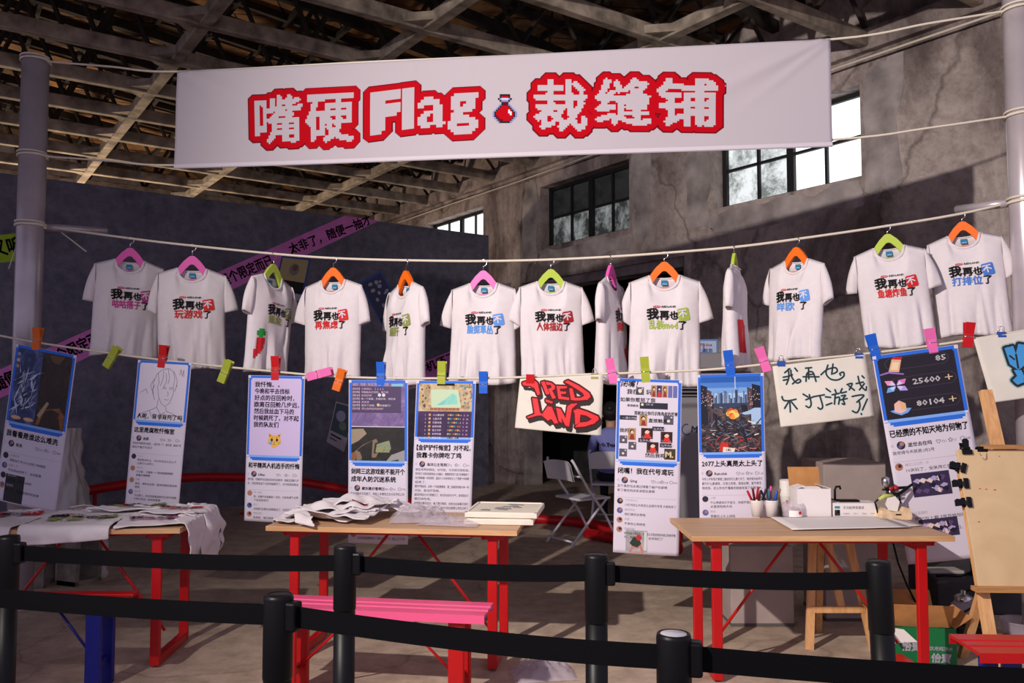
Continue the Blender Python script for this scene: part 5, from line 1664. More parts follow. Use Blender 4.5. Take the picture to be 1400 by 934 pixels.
# ------------------------------------------------------------------ folding tables and benches
class Table:
    def __init__(s, label, fl, fr, depth=.64, group='folding work tables with red legs'):
        s.zt = .75
        A, B = onz(*fl, s.zt), onz(*fr, s.zt)
        ex = (B - A).normalized()
        s.w, s.d = (B - A).length, depth
        ey = Vector((-ex.y, ex.x, 0))
        c = (A + B) / 2 + ey * depth / 2
        s.rot = math.atan2(ex.y, ex.x)
        s.M = Matrix.Translation((c.x, c.y, 0)) @ Matrix.Rotation(s.rot, 4, 'Z')
        o = s.o = thing('folding_table', label, 'table', (c.x, c.y, 0), s.rot, group)
        mb = MB()
        w, d = s.w, s.d
        mb.box((0, 0, s.zt - .0145), (w, d, .027), 0, bev=.002)
        for f in range(len(mb.f)):
            n = [mb.v[i].z for i in mb.f[f]]
            if max(n) < s.zt - .002 or min(n) < s.zt - .02:
                mb.m[f] = 1
        mb.build('table_top', [M_TABLE, M_EDGE], o)
        mb = MB()
        for y in (-d / 2 + .06, d / 2 - .06):
            mb.box((0, y, s.zt - .036), (w - .16, .025, .018), 0)
        mb.build('under_rail', M_REDPAINT, o)
        for sx in (-1, 1):
            x = sx * (w / 2 - .14)
            for sy in (-1, 1):
                y = sy * (d / 2 - .075)
                mb = MB()
                mb.box((x, y, (s.zt - .03) / 2 + .005), (.052, .03, s.zt - .04), 0, bev=.006)
                lg = mb.build('leg', M_REDPAINT, o)
                mb = MB()
                mb.box((x, y - sy * .0, s.zt - .045), (.12, .05, .028), 0, bev=.004)
                mb.lathe([(.008, -.03), (.008, .03)], 0, 8, (x - .045, y, s.zt - .052), rot=Matrix.Rotation(R(90), 3, 'X'))
                mb.build('hinge_bracket', M_REDPAINT, lg)
            mb = MB()
            mb.box((x, 0, .03), (.045, d - .16, .05), 0, bev=.005)
            mb.build('foot_bar', M_REDPAINT, o)
            mb = MB()
            mb.box((x, 0, s.zt - .075), (.03, d - .16, .03), 0, bev=.004)
            mb.build('top_bar', M_REDPAINT, o)
            mb = MB()
            mb.tube([(sx * .055, 0, s.zt - .045), (x - sx * .03, 0, .13)], .0085, n=8)
            mb.build('brace', M_REDPAINT, o)
    def P(s, x, y, z=0.0):
        """table coordinates to the place; z above the table top"""
        return s.M @ Vector((x, y, s.zt + z))
    def loc(s, px, py):
        """photo pixel on the table top to table coordinates"""
        p = s.M.inverted() @ onz(px, py, s.zt)
        return p.x, p.y
TR = Table('folding table with red legs holding pens, boxes and paper at the right', (946, 733), (1306, 733), .60)
TM = Table('folding table with red legs in the middle, piled with crumpled shirts and plastic bags', (363, 719), (707, 726), .62)
TL = Table('folding table with red legs at the far left, covered with printed shirts', (-97, 726), (246, 722.5), .62)

def bench(label, fl, fr, depth, top, legc, ridge=True, braces=True):
    zt = .45
    A, B = onz(*fl, zt), onz(*fr, zt)
    ex = (B - A).normalized()
    w = (B - A).length
    ey = Vector((-ex.y, ex.x, 0))
    c = (A + B) / 2 + ey * depth / 2
    o = thing('bench', label, 'bench', (c.x, c.y, 0), math.atan2(ex.y, ex.x))
    d = depth
    prof = [(-d / 2, zt - .04), (-d / 2, zt), (-d * .2, zt), (-d * .17, zt - .008), (-d * .12, zt - .008), (-d * .09, zt), (d * .09, zt), (d * .12, zt - .008), (d * .17, zt - .008), (d * .2, zt), (d / 2, zt), (d / 2, zt - .04),
            (d / 2 - .006, zt - .04), (d / 2 - .006, zt - .014), (-d / 2 + .006, zt - .014), (-d / 2 + .006, zt - .04)]
    mb = MB()
    n = len(prof)
    vs = [(x, y, z) for x in (-w / 2, w / 2) for y, z in prof]
    fs = [(i, i + 1, n + i + 1, n + i) for i in range(n - 1)] + [(n - 1, 0, n, 2 * n - 1)]
    mb.add(vs, fs)
    for e in (0, n):                                     # close the ends
        q = [(0, 1, 14, 15), (11, 12, 13, 10)]
        for f in q:
            mb.add([vs[i + e] for i in f], [(0, 1, 2, 3)])
        mb.add([vs[i + e] for i in (1, 2, 3, 4, 5, 6, 7, 8, 9, 10, 13, 14)], [tuple(range(12))])
    mb.build('seat', top, o)
    for sx in (-1, 1):
        x = sx * (w / 2 - .14)
        for sy in (-1, 1):
            mb = MB()
            mb.box((x, sy * (d / 2 - .04), (zt - .016) / 2), (.075, .028, zt - .016), 0, bev=.006)
            mb.build('leg', legc, o)
        mb = MB()
        mb.box((x, 0, .12), (.03, d - .1, .04), 0, bev=.004)
        mb.build('cross_bar', legc, o)
        mb = MB()
        mb.tube([(sx * .08, 0, zt - .02), (x - sx * .02, 0, .13)], .007, n=8)
        mb.build('brace', legc, o)
    return o
bench('pink topped bench with red legs standing in front of the middle table', (353, 829), (662, 842), .24, M_PINKPAINT, M_REDPAINT)
bench('red topped bench with blue legs in front of the left table', (-100, 823), (163, 823), .22, M_REDPAINT, M_BLUEPAINT)
bench('red topped bench with blue legs at the lower right corner below the easel board', (1340, 893), (1640, 897), .26, M_REDPAINT, M_BLUEPAINT)

# ------------------------------------------------------------------ queue posts with belts
M_CAP = mat('silver_cap_label', (196, 196, 206), .35, metal=.3)
def post(label, p, h=1.0, lean=0.0, cap=None):
    o = thing('queue_post', label, 'queue post', (p.x, p.y, 0), group='black queue posts with belts', rot=(0, R(lean), 0))
    mb = MB()
    mb.lathe([(.17, .004), (.17, .014), (.15, .03), (.05, .042), (.036, .05)], n=32)
    mb.build('base_disc', M_BLKPLASTIC, o)
    mb = MB()
    mb.lathe([(.0335, .045), (.0335, h - .19)], n=28)
    mb.build('tube', M_BLKPLASTIC, o)
    mb = MB()
    mb.lathe([(.0345, h - .20), (.0355, h - .195), (.0355, h - .008), (.0335, h), (.029, h + .001), (.028, h - .002), (.0, h - .002)], n=28)
    o_head = mb.build('belt_head', M_BLKPLASTIC, o)
    mb = MB()
    mb.lathe([(.0275, h - .0015), (.0265, h), (0, h)], n=24)
    mb.build('cap', cap or M_BLKPLASTIC, o_head)
    return o
def slot(o, d, z, h=.07):
    mb = MB()
    a = math.atan2(d.y, d.x)
    m = Matrix.Rotation(a, 3, 'Z')
    mb.box(m @ Vector((.042, 0, 0)) + Vector((0, 0, z)), (.03, .036, h), 0, rot=m, bev=.006)
    mb.build('belt_clip', M_BLKPLASTIC, o)
def belt(o, p0, p1, zc, w=.05, sag=.012):
    mb = MB()
    d = Vector((p1.x - p0.x, p1.y - p0.y, 0))
    nrm = Vector((-d.y, d.x, 0)).normalized() * .0012
    n = 14
    for e in (1, -1):
        pts = []
        for j in (0, 1):
            for i in range(n + 1):
                t = i / n
                q = d * (.03 / d.length + t * (1 - .062 / d.length))
                z = zc - sag * 4 * t * (1 - t) + (j - .5) * w
                pts.append(Vector((q.x, q.y, z)) + nrm * e + nrm.normalized() * .006 * math.sin(t * 5))
        mb.grid(pts, n + 1, 2, flip=e < 0)
    mb.build('belt', M_BLKBELT, o)
back = [onz(12, 733, 1.0), onz(472, 746, 1.0), onz(815, 758, 1.0), onz(1201, 767, 1.0)]
front = [onz(-260, 770, 1.0), onz(381, 813, 1.0), onz(921, 866, 1.0), onz(1620, 900, 1.0)]
bl_ = ['black queue post at the left edge of the photo', 'black queue post in front of the left end of the pink bench', 'black queue post in the middle, right of the pink bench', 'black leaning queue post in front of the right table']
fl_ = ['black queue post just left of the photo, its belt crossing the blue bench leg', 'near black queue post in front of the pink bench left corner', 'near black queue post with a silver topped cap']
for P_, labs, zc in ((back, bl_, .945), (front, fl_, .952)):
    for i, p in enumerate(P_[:len(labs)]):
        lean = 'leaning' in labs[i]
        o = post(labs[i], p + Vector((.03 if lean else 0, 0, 0)), 1.0, -1.8 if lean else 0, M_CAP if 'silver' in labs[i] else None)
        if i + 1 < len(P_):
            slot(o, P_[i + 1] - p, zc)
            belt(o, p, P_[i + 1], zc)

# ------------------------------------------------------------------ shirts lying on the tables
def in_tee(x, y):
    """a T-shirt laid flat, collar at the top, y downwards negative"""
    if abs(x) <= .235 and -.66 <= y <= -.02 - max(0, abs(x) - .09) * .25:
        return not (abs(x) < .085 and y > -.02 - .07 * math.sqrt(max(0, 1 - (x / .085) ** 2)))
    ax = abs(x)
    if ax > .2 and ax < .42:
        t = (ax - .2) / .22
        return -.21 - .16 * t < y < -.05 - .18 * t
    return False
def drape(T, px, py, h, seed, amp):
    """table plan point to a point on the table or hanging over its edge"""
    hw, hd = T.w / 2, T.d / 2
    ox = max(0, px - hw, -hw - px)
    oy = max(0, -hd - py, py - hd)
    x, y = max(-hw, min(hw, px)), max(-hd, min(hd, py))
    n1 = noise.noise((px * 5, py * 5, seed * 3.1)) * amp * 1.2 + noise.noise((px * 13, py * 13, seed * 7.7)) * amp * .7
    n2 = abs(noise.noise((px * 4.2 + 9, py * 7, seed))) * amp * 1.6
    z = h + max(0, n1 + n2) + .002
    if ox or oy:
        drop = max(ox, oy) + .35 * min(ox, oy)
        k = smooth(drop / .05)
        out = .010 + .012 * k + .03 * noise.noise((px * 9, py * 9, seed)) * k * 1.5
        z = h * (1 - k) + z * 0 + .004 - drop * .96
        if ox:
            x += (1 if px > 0 else -1) * (out + h * .4)
            y += .05 * noise.noise((px * 6, py * 10, seed + 2)) * k
        if oy:
            y += (-1 if py < 0 else 1) * (out + h * .4)
            x += .04 * noise.noise((px * 10, py * 6, seed + 4)) * k
    return T.P(x, y, z)
def laid(T, label, cx, cy, rot, h, seed, amp=.012, sx=1.0, sy=1.0, text=None, ink='magenta', tz=-.24):
    o = thing('t_shirt', label, 't-shirt', T.P(cx, cy), T.rot + R(rot), group='printed t-shirts lying on the tables')
    inv_ = (Matrix.Translation(T.P(cx, cy)) @ Matrix.Rotation(T.rot + R(rot), 4, 'Z')).inverted()
    cr, sr = math.cos(R(rot)), math.sin(R(rot))
    def fn(x, y, off=0.0):
        a, b = x * sx, (y + .33) * sy
        p = drape(T, cx + a * cr - b * sr, cy + a * sr + b * cr, h + off, seed, amp)
        return inv_ @ p
    step = .018
    mb = MB()
    idx = {}
    def vid(i, j):
        if (i, j) not in idx:
            idx[(i, j)] = len(mb.v)
            mb.v.append(fn(i * step, j * step))
        return idx[(i, j)]
    for i in range(-26, 26):
        for j in range(-38, 2):
            if in_tee((i + .5) * step, (j + .5) * step):
                mb.f.append((vid(i, j), vid(i + 1, j), vid(i + 1, j + 1), vid(i, j + 1)))
                mb.m.append(0)
                mb.sm.append(True)
    mb.build('cloth', M_WHITE, o, solid=.007, subsurf=1)
    if text:
        mb = MB()
        f3 = lambda x, z, off: fn(x, z, .0075 + off)
        slogan(mb, f3, .0, tz, .34, text)
        mb.build('slogan_print', [M_BLACK, INK[ink], M_PAPER, M_RED], o)
    mb = MB()
    loop = [fn(.088 * math.cos(a), -.025 + .07 * math.sin(a) * (1 if math.sin(a) < 0 else .25), .006) for a in [k * 2 * math.pi / 18 for k in range(18)]]
    mb.tube(loop, .007, n=6, closed=True)
    mb.build('collar', M_WHITE, o)
    mb = MB()
    q = [fn(x, y, .010) for x, y in ((-.02, -.01), (.02, -.01), (.02, -.04), (-.02, -.04))]
    mb.add(q, [(3, 2, 1, 0)])
    mb.build('neck_tag', M_TAG, o)
    return o
laid(TL, 'white shirt with olive writing, its hem hanging over the front edge of the left table', .03, -.05, 4, .016, 3, .010, text='氪金', ink='olive', tz=-.40)
laid(TL, 'white shirt with olive writing lying at the back of the left table', .20, .26, -5, .034, 5, .014, sx=.95, sy=.5, text='爆肝', ink='olive', tz=-.36)
laid(TL, 'white shirt with magenta writing lying at the right end of the left table', .43, -.09, 10, .012, 8, .012, sx=.72, sy=.62, text='咕咕搭子', ink='magenta', tz=-.40)
laid(TL, 'white shirt with red writing at the back right of the left table', .50, .17, -10, .034, 11, .014, sx=.72, sy=.55, text='玩游戏', ink='red', tz=-.42)
laid(TL, 'white shirt bunched over the right end of the left table, sleeve hanging down', .72, -.04, 82, .022, 14, .022, sx=.62, sy=.50)
laid(TL, 'white shirt hanging off the back right corner of the left table', .74, .16, 66, .03, 17, .024, sx=.66, sy=.60)
laid(TL, 'white shirt lying at the hidden left end of the left table', -.45, -.05, -3, .012, 16, .012, text='摸鱼', ink='red')
laid(TM, 'bottom shirt of the crumpled pile, drooping over the left end of the middle table', -.50, -.02, 80, .012, 21, .028, sx=.66, sy=.80)
laid(TM, 'white shirt with a loose sleeve in the crumpled pile on the middle table', -.40, -.10, 84, .034, 23, .034, sx=.56, sy=.8)
laid(TM, 'white shirt with red writing in the crumpled pile on the middle table', -.35, .02, -86, .056, 27, .034, sx=.55, sy=.75, text='焦虑', ink='red')
laid(TM, 'topmost white shirt of the crumpled pile on the middle table', -.28, .08, -80, .072, 29, .036, sx=.5, sy=.7)
laid(TM, 'white shirt lying flat at the back of the crumpled pile on the middle table', -.12, .16, 70, .036, 33, .028, sx=.4, sy=.8)

# ------------------------------------------------------------------ plastic bags
m_film, nt, b = custom('clear_film', .12, .5)
b.inputs['Alpha'].default_value = .34
b.inputs['Base Color'].default_value = rgb((226, 214, 226))
def bag(label, M, w, d, h, seed):
    o = thing('plastic_bag', label, 'plastic bag', M.translation)
    o.rotation_euler = (0, 0, M.to_euler().z)
    mb = MB()
    nu, nv = 30, 22
    for e in (1, -1):
        pts = []
        for j in range(nv + 1):
            for i in range(nu + 1):
                u, v = i / nu * 2 - 1, j / nv * 2 - 1
                edge = (1 - abs(u) ** 3) * (1 - abs(v) ** 3)
                n_ = noise.noise((u * 2.6, v * 2.6, seed)) * .5 + .5
                cr_ = abs(noise.noise((u * 5, v * 5, seed + 3)))
                z = .004 + h * edge * ((.25 + .75 * n_) * (1 - .9 * cr_) if e > 0 else .02)
                x = u * w / 2 * (1 - .10 * abs(noise.noise((v * 3, seed, 1))))
                y = v * d / 2 * (1 - .12 * abs(noise.noise((u * 3, seed, 2))))
                pts.append((x, y, z))
        mb.grid(pts, nu + 1, nv + 1, flip=e < 0)
    mb.build('film', m_film, o)
    return o
def Mt(p, rz=0.0):
    return Matrix.Translation(p) @ Matrix.Rotation(rz, 4, 'Z')
bag('crumpled clear plastic bag puffed up on the middle table', Mt(TM.P(.09, .02, .001), .1), .34, .34, .12, 2.2)
bag('flat clear plastic bag beside the two white panels on the middle table', Mt(TM.P(.30, -.12, .001), -.2), .34, .22, .06, 5.1)
bag('clear plastic bag lying on the floor between the middle table and the near post', Mt(onz(742, 922, 0), .15), .34, .26, .12, 8.4)

# two white panels stacked on the middle table
def panel(label, cx, cy, rz, z, w, d, h, sketch=False):
    o = thing('white_panel', label, 'panel', TM.P(cx, cy, z), TM.rot + R(rz))
    mb = MB()
    mb.box((0, 0, h / 2), (w, d, h), bev=.003)
    mb.build('board', mat('panel_white', (232, 222, 206), .7, var=.02, vscale=10), o)
    mb = MB()
    for x, y, a, b_ in ((0, d / 2 - .008, w, .016), (0, -d / 2 + .008, w, .016), (w / 2 - .008, 0, .016, d), (-w / 2 + .008, 0, .016, d)):
        mb.box((x, y, h + .002), (a - .002, b_ - .002, .006))
    mb.build('rim', mat('panel_rim', (238, 230, 214), .7), o)
    if sketch:
        mb = MB()
        r = random.Random(2)
        for k in range(12):
            a, b_ = r.uniform(-w * .35, w * .1), r.uniform(-d * .3, d * .3)
            mb.prism([(a, b_), (a + .06, b_ - .01), (a + .05, b_ + .03), (a + .01, b_ + .04)], lambda x, y, t, k=k: (x, y, h + t + k * .0001), .0002, .001)
        mb.build('grey_marks', mat('panel_marks', (150, 146, 146), .8), o)
panel('lower white panel under the other on the right end of the middle table', .56, .06, 2, .001, .38, .40, .028)
panel('upper white panel with grey marks on the right end of the middle table', .58, .08, -1, .037, .40, .42, .026, True)

# ------------------------------------------------------------------ things on the right table
def on_tr(px, py, z=.0005):
    x, y = TR.loc(px, py)
    return TR.P(x, y, z)
pm = lambda n, c: mat(n, c, .4)
PENC = [pm('pen_maroon', (110, 20, 40)), pm('pen_red', (196, 24, 50)), pm('pen_olive', (140, 110, 60)), pm('pen_navy', (36, 44, 130)), pm('pen_pink', (224, 70, 140)), pm('pen_blue', (30, 90, 200)), pm('pen_black', (30, 28, 30)), pm('pen_teal', (60, 120, 140))]
m_cup = mat('white_cup', (240, 234, 230), .5)
pen_names = ['maroon', 'red', 'olive', 'navy', 'pink', 'blue', 'black', 'teal']
for ci, (px, lab, pens) in enumerate(((1035, 'left white paper cup full of marker pens', (1, 0, 1, 2, 6)), (1055, 'right white paper cup full of marker pens', (3, 7, 4, 5, 2)))):
    p = on_tr(px, 706.5)
    o = thing('paper_cup', lab, 'cup', p)
    mb = MB()
    mb.lathe([(.028, 0), (.038, .092), (.0395, .095), (.037, .095), (.027, .004), (0, .004)], n=26)
    mb.build('cup_wall', m_cup, o)
    for k, c in enumerate(pens):
        a = k * 1.3 + ci
        b0 = Vector((.012 * math.cos(a), .012 * math.sin(a), .008))
        tipx = (-.055, -.02, .004, .03, .05)[k]
        t0 = Vector((tipx, .022 * math.sin(a * 2), .150 + .012 * (k % 3)))
        # keep the pen inside the mouth of the cup
        side = 'left cup' if ci == 0 else 'right cup'
        po = thing('marker_pen', '%s marker pen, %s of five standing in the %s' % (pen_names[c], ('leftmost', 'second from left', 'middle', 'second from right', 'rightmost')[k], side), 'pen', p + b0, group='marker pens in the paper cups')
        d = (t0 - b0)
        k1 = .095 / (t0.z)
        d = d * min(1, 1)
        mb = MB()
        mb.tube([(0, 0, 0), d * .55], .0062, n=10)
        mb.build('barrel', m_cup if k == 2 else PENC[c], po)
        mb = MB()
        mb.tube([d * .56, d * .97, d], [.0074, .0070, .0055], n=10)
        mb.build('cap', PENC[c], po)
# bottle with green label
o = thing('water_bottle', 'clear water bottle with a green label behind the pen cups', 'bottle', on_tr(1035, 700))
mb = MB()
mb.lathe([(.030, .0), (.032, .01), (.032, .10), (.030, .115), (.032, .13), (.032, .19), (.026, .212), (.015, .228), (.0135, .245)], n=24)
mb.build('bottle_wall', m_film, o)
mb = MB()
mb.lathe([(.0328, .135), (.0328, .185)], n=24)
mb.build('label_band', mat('bottle_green', (20, 140, 84), .45), o)
mb = MB()
mb.lathe([(.0155, .238), (.0155, .256), (0, .257)], n=18)
mb.build('cap', m_cup, o)
# sleeve of paper cups
o = thing('paper_cup_stack', 'tall stack of white paper cups beside the open white box', 'cups', on_tr(1076, 699))
mb = MB()
mb.lathe([(.030, 0), (.040, .095), (.042, .10)] + [q for k in range(7) for q in ((.041, .102 + k * .012), (.042, .110 + k * .012), (.043, .112 + k * .012))] + [(.038, .190), (.033, .12)], n=26)
mb.build('cups', m_cup, o)
# clear tub of oddments
tub = thing('clear_tub', 'clear plastic tub of small red and green bits with a white label', 'tub', on_tr(1084, 708))
mb = MB()
mb.lathe([(.052, 0), (.058, .01), (.060, .07), (.056, .085), (.054, .085), (.056, .068), (.054, .012), (0, .004)], n=26)
mb.build('tub_wall', m_film, tub)
mb = MB()
for k in range(3):
    pass
mb.add([(.0606 * math.sin(a), -.0606 * math.cos(a), z) for z in (.012, .048) for a in [R(-38 + 76 * i / 8) for i in range(9)]], [(i, i + 1, 10 + i, 9 + i) for i in range(8)])
mb.build('label', m_cup, tub)
mb = MB()
mb.add([(.0612 * math.sin(a), -.0612 * math.cos(a), z) for z in (.026, .044) for a in [R(14 + 18 * i / 3) for i in range(4)]], [(i, i + 1, 5 + i, 4 + i) for i in range(3)])
mb.build('label_mark', M_RED, tub)
r = random.Random(6)
mb = MB()
for k in range(34):
    a, rr = r.uniform(0, 6.28), r.uniform(0, .042)
    mb.box((rr * math.cos(a), rr * math.sin(a), .012 + k * .0017), (.018, .012, .008), k % 3, rot=Matrix.Rotation(r.uniform(0, 3), 3, 'Z') @ Matrix.Rotation(r.uniform(-1, 1), 3, 'X'))
obj_ = mb.build('small_bits', [mat('bit_red', (190, 60, 76), .5), mat('bit_green', (120, 150, 96), .5), mat('bit_white', (220, 214, 206), .5)], tub)
obj_['kind'] = 'stuff'
# open white box with brown inside flap
def openbox():
    p = on_tr(1113.5, 708)
    w, d, h = .195, .13, .165
    o = thing('open_box', 'open white box with its brown flap standing up', 'box', p + Vector((0, d / 2, 0)))
    mb = MB()
    t = .003
    mb.box((0, -d / 2 + t / 2, h / 2), (w, t, h)); mb.box((0, d / 2 - t / 2, h / 2), (w, t, h)); mb.box((-w / 2 + t / 2, 0, h / 2), (t, d - 2 * t, h)); mb.box((w / 2 - t / 2, 0, h / 2), (t, d - 2 * t, h)); mb.box((0, 0, t / 2), (w - 2 * t, d - 2 * t, t))
    mb.build('carton_wall', mat('box_white', (238, 230, 228), .6), o)
    mb = MB()
    rot = Matrix.Rotation(R(-14), 3, 'X')
    mb.box(Vector((-.006, d / 2 + .018, h + .055)), (w - .01, .003, .115), rot=rot)
    mb.build('back_flap', M_CARD, o)
    for sx in (-1, 1):
        mb = MB()
        mb.box(Vector((sx * (w / 2 - .022), 0, h + .008)), (.05, d - .01, .003), rot=Matrix.Rotation(R(sx * 16), 3, 'Y'))
        mb.build('side_flap', mat('box_white', (238, 230, 228), .6), o)
openbox()
# low white carton
p = on_tr(1171, 708)
wc = .262
o = thing('low_carton', 'low white carton with a black logo square right of the open box', 'box', p + Vector((0, .07, 0)), 0)
mb = MB()
mb.box((0, 0, .041), (wc, .14, .082), bev=.002)
mb.build('carton_wall', mat('box_white', (238, 230, 228), .6), o)
mb = MB()
fr = lambda x, z: Vector((x, -.0712, z))
mb.add([fr(-.125, .012), fr(-.095, .012), fr(-.095, .045), fr(-.125, .045)], [(0, 1, 2, 3)], 0)
mb.add([fr(-.125, .052), fr(-.095, .052), fr(-.095, .066), fr(-.125, .066)], [(0, 1, 2, 3)], 1)
write(mb, 'L', lambda x, z: Vector((x, -.0718, z)), -.117, .018, .03, 2, bold=.04)
write(mb, '多功能喷笔套装', fr, -.075, .050, .019, 3, width=.12)
write(mb, '0.3mm　　22cc　　15psi　　6061', fr, -.075, .020, .012, 3, width=.18)
mb.build('carton_print', [M_BLACK, mat('print_teal', (60, 140, 150), .5), M_PAPER, M_GREY], o)
o = thing('power_adapter', 'small black adapter lying on top of the low white carton', 'adapter', p + Vector((-.02, .07, .083)))
mb = MB()
mb.box((0, 0, .006), (.12, .05, .012), bev=.003)
mb.build('case', M_BLKPLASTIC, o)
mb = MB()
mb.tube([(-.06, 0, .006), (-.09, .01, .012), (-.12, .02, .03), (-.125, .02, .05)], .004, n=6)
mb.build('lead', M_BLKPLASTIC, o)
o = thing('hook_clamp', 'small black hooked clamp behind the open white box', 'clamp', on_tr(1142, 700))
mb = MB()
mb.tube([(0, 0, 0), (0, 0, .13), (.008, 0, .15), (.03, 0, .152), (.034, 0, .135)], .007, n=8)
mb.box((0, 0, .006), (.04, .03, .012), bev=.002)
mb.build('body', M_BLKPLASTIC, o)
# big sheets of paper
def tpaper(label, quad, z, curl=0):
    P_ = [TR.loc(*q) for q in quad]
    c = [sum(a) / 4 for a in zip(*P_)]
    o = thing('paper_sheet', label, 'paper', TR.P(c[0], c[1], 0), TR.rot)
    mb = MB()
    n = 10
    pts = []
    for j in range(n + 1):
        for i in range(n + 1):
            u, v = i / n, j / n
            x = P_[0][0] * (1 - u) * (1 - v) + P_[1][0] * u * (1 - v) + P_[2][0] * u * v + P_[3][0] * (1 - u) * v - c[0]
            y = P_[0][1] * (1 - u) * (1 - v) + P_[1][1] * u * (1 - v) + P_[2][1] * u * v + P_[3][1] * (1 - u) * v - c[1]
            pts.append((x, y, z + .0015 * noise.noise((u * 3, v * 3, z * 100)) + curl * max(0, u - .8) ** 2 * 8))
    mb.grid(pts, n + 1, n + 1, flip=True)
    mb.build('sheet', mat('grey_white_paper', (226, 218, 216), .7), o, solid=.0015)
tpaper('lower large sheet of white paper lying on the right table', [(1110, 709), (1216, 708.5), (1262, 720), (1180, 724)], .004, .012)
tpaper('upper large sheet of white paper along the front of the right table', [(1052, 708.5), (1205, 708.5), (1246, 723), (1083, 726.5)], .008)
# airbrush station
p = on_tr(1226, 711)
o = thing('airbrush_rest', 'cream plastic airbrush rest smeared with paint on the right table', 'airbrush rest', p + Vector((0, .04, 0)))
mb = MB()
m_tan = mat('cream_plastic', (226, 198, 160), .5, var=.1, vscale=20)
mb.prism([(-.085, 0), (.085, 0), (.09, .02), (.082, .062), (.05, .07), (.03, .045), (-.03, .045), (-.05, .06), (-.08, .05)], lambda x, z, t: (x, t, z), -.04, .05)
mb.build('tray', m_tan, o)
mb = MB()
mb.prism([(-.03, .05), (.02, .045), (.035, .10), (.01, .13), (-.035, .12), (-.045, .08)], lambda x, z, t: (x + t * .3, t, z), -.02, .015)
mb.build('tissue', m_cup, o)
mb = MB()
mb.box((.01, -.042, .03), (.03, .004, .006))
mb.build('slot', M_BLKPLASTIC, o)
mb = MB()
mb.tube([(-.08, .02, .03), (-.095, .02, .09), (-.06, .02, .125), (-.02, .02, .135), (.05, .03, .14)], .006, n=8)
mb.build('holder_arm', M_BLKPLASTIC, o)
p2 = p + Vector((0, .04, 0))
for k, (lab, a, b_, cup) in enumerate((('airbrush with a silver cup lying left on the cream rest', (-.06, .0, .165), (.12, .05, .175), True), ('airbrush slanting up to the right on the cream rest', (.0, -.01, .12), (.13, .03, .195), False))):
    ao = thing('airbrush', lab, 'airbrush', p2 + Vector(a), group=None)
    d = Vector(b_) - Vector(a)
    mb = MB()
    mb.tube([(0, 0, 0), d * .2, d * .6, d * .95, d], [.005, .009, .009, .007, .003], n=12)
    mb.build('barrel', M_BLKPLASTIC, ao)
    mb = MB()
    mb.tube([d * .25, d * .25 + Vector((.01, 0, -.05))], .006, n=8)
    mb.build('air_valve', M_CHROME if k == 0 else M_BLKPLASTIC, ao)
    if cup:
        mb = MB()
        mb.lathe([(.004, 0), (.018, .02), (.021, .03), (.021, .06), (.015, .064), (.0, .07)], n=18, c=d * .12 + Vector((0, 0, .004)))
        mb.build('paint_cup', M_CHROME, ao)
        mb = MB()
        mb.lathe([(.0125, -.012), (.0125, .012)], n=14, c=d * .3, rot=Matrix.Rotation(R(90), 3, 'Y'))
        mb.lathe([(.0125, -.012), (.0125, .012)], n=14, c=d * .48, rot=Matrix.Rotation(R(90), 3, 'Y'))
        mb.build('red_collar', M_REDPAINT, ao)
o = thing('spray_nozzle', 'yellow green spray nozzle hooked on the left of the cream rest', 'nozzle', p2 + Vector((-.055, -.01, .11)))
mb = MB()
mb.tube([(-.03, 0, 0), (0, 0, .02), (.05, .0, .022)], [.010, .013, .010], n=10)
mb.build('body', mat('nozzle_lime', (190, 196, 110), .4), o)

# ------------------------------------------------------------------ plinths, stool frame, carton, compressor behind the right table
def plinth(label, a, b_, h, depth, m=M_PLINTH, yaw=None):
    A, B = onz(*a, 0), onz(*b_, 0)
    ex = (B - A).normalized()
    w = (B - A).length
    ey = Vector((-ex.y, ex.x, 0))
    c = (A + B) / 2 + ey * depth / 2
    o = thing('plinth', label, 'plinth', (c.x, c.y, 0), math.atan2(ex.y, ex.x))
    mb = MB()
    mb.box((0, 0, h / 2), (w, depth, h), bev=.004)
    mb.build('board_box', m, o)
    mb = MB()
    mb.box((0, 0, .012), (w + .004, depth + .004, .018))
    mb.build('kick_strip', mat('plinth_dark_strip', (96, 88, 86), .9), o)  # thin strip round the foot, in a darker grey than the box
    return o
plinth('grey plinth under the poster behind the left end of the right table', (1000, 857), (1086, 857), .50, .42)
plinth('tall grey plinth behind the open white box and the low carton', (1130, 850), (1216, 850), 1.01, .42)
def bar(mb, a, b_, w, d, mi=0):
    """square timber from a to b"""
    a, b_ = Vector(a), Vector(b_)
    t = (b_ - a).normalized()
    x = Vector((1, 0, 0)) if abs(t.x) < .9 else Vector((0, 1, 0))
    x = (x - t * x.dot(t)).normalized()
    y = t.cross(x)
    vs = [p + x * sx * w / 2 + y * sy * d / 2 for p in (a, b_) for sx in (-1, 1) for sy in (-1, 1)]
    mb.add(vs, [(0, 1, 3, 2), (4, 6, 7, 5), (0, 4, 5, 1), (2, 3, 7, 6), (0, 2, 6, 4), (1, 5, 7, 3)], mi)
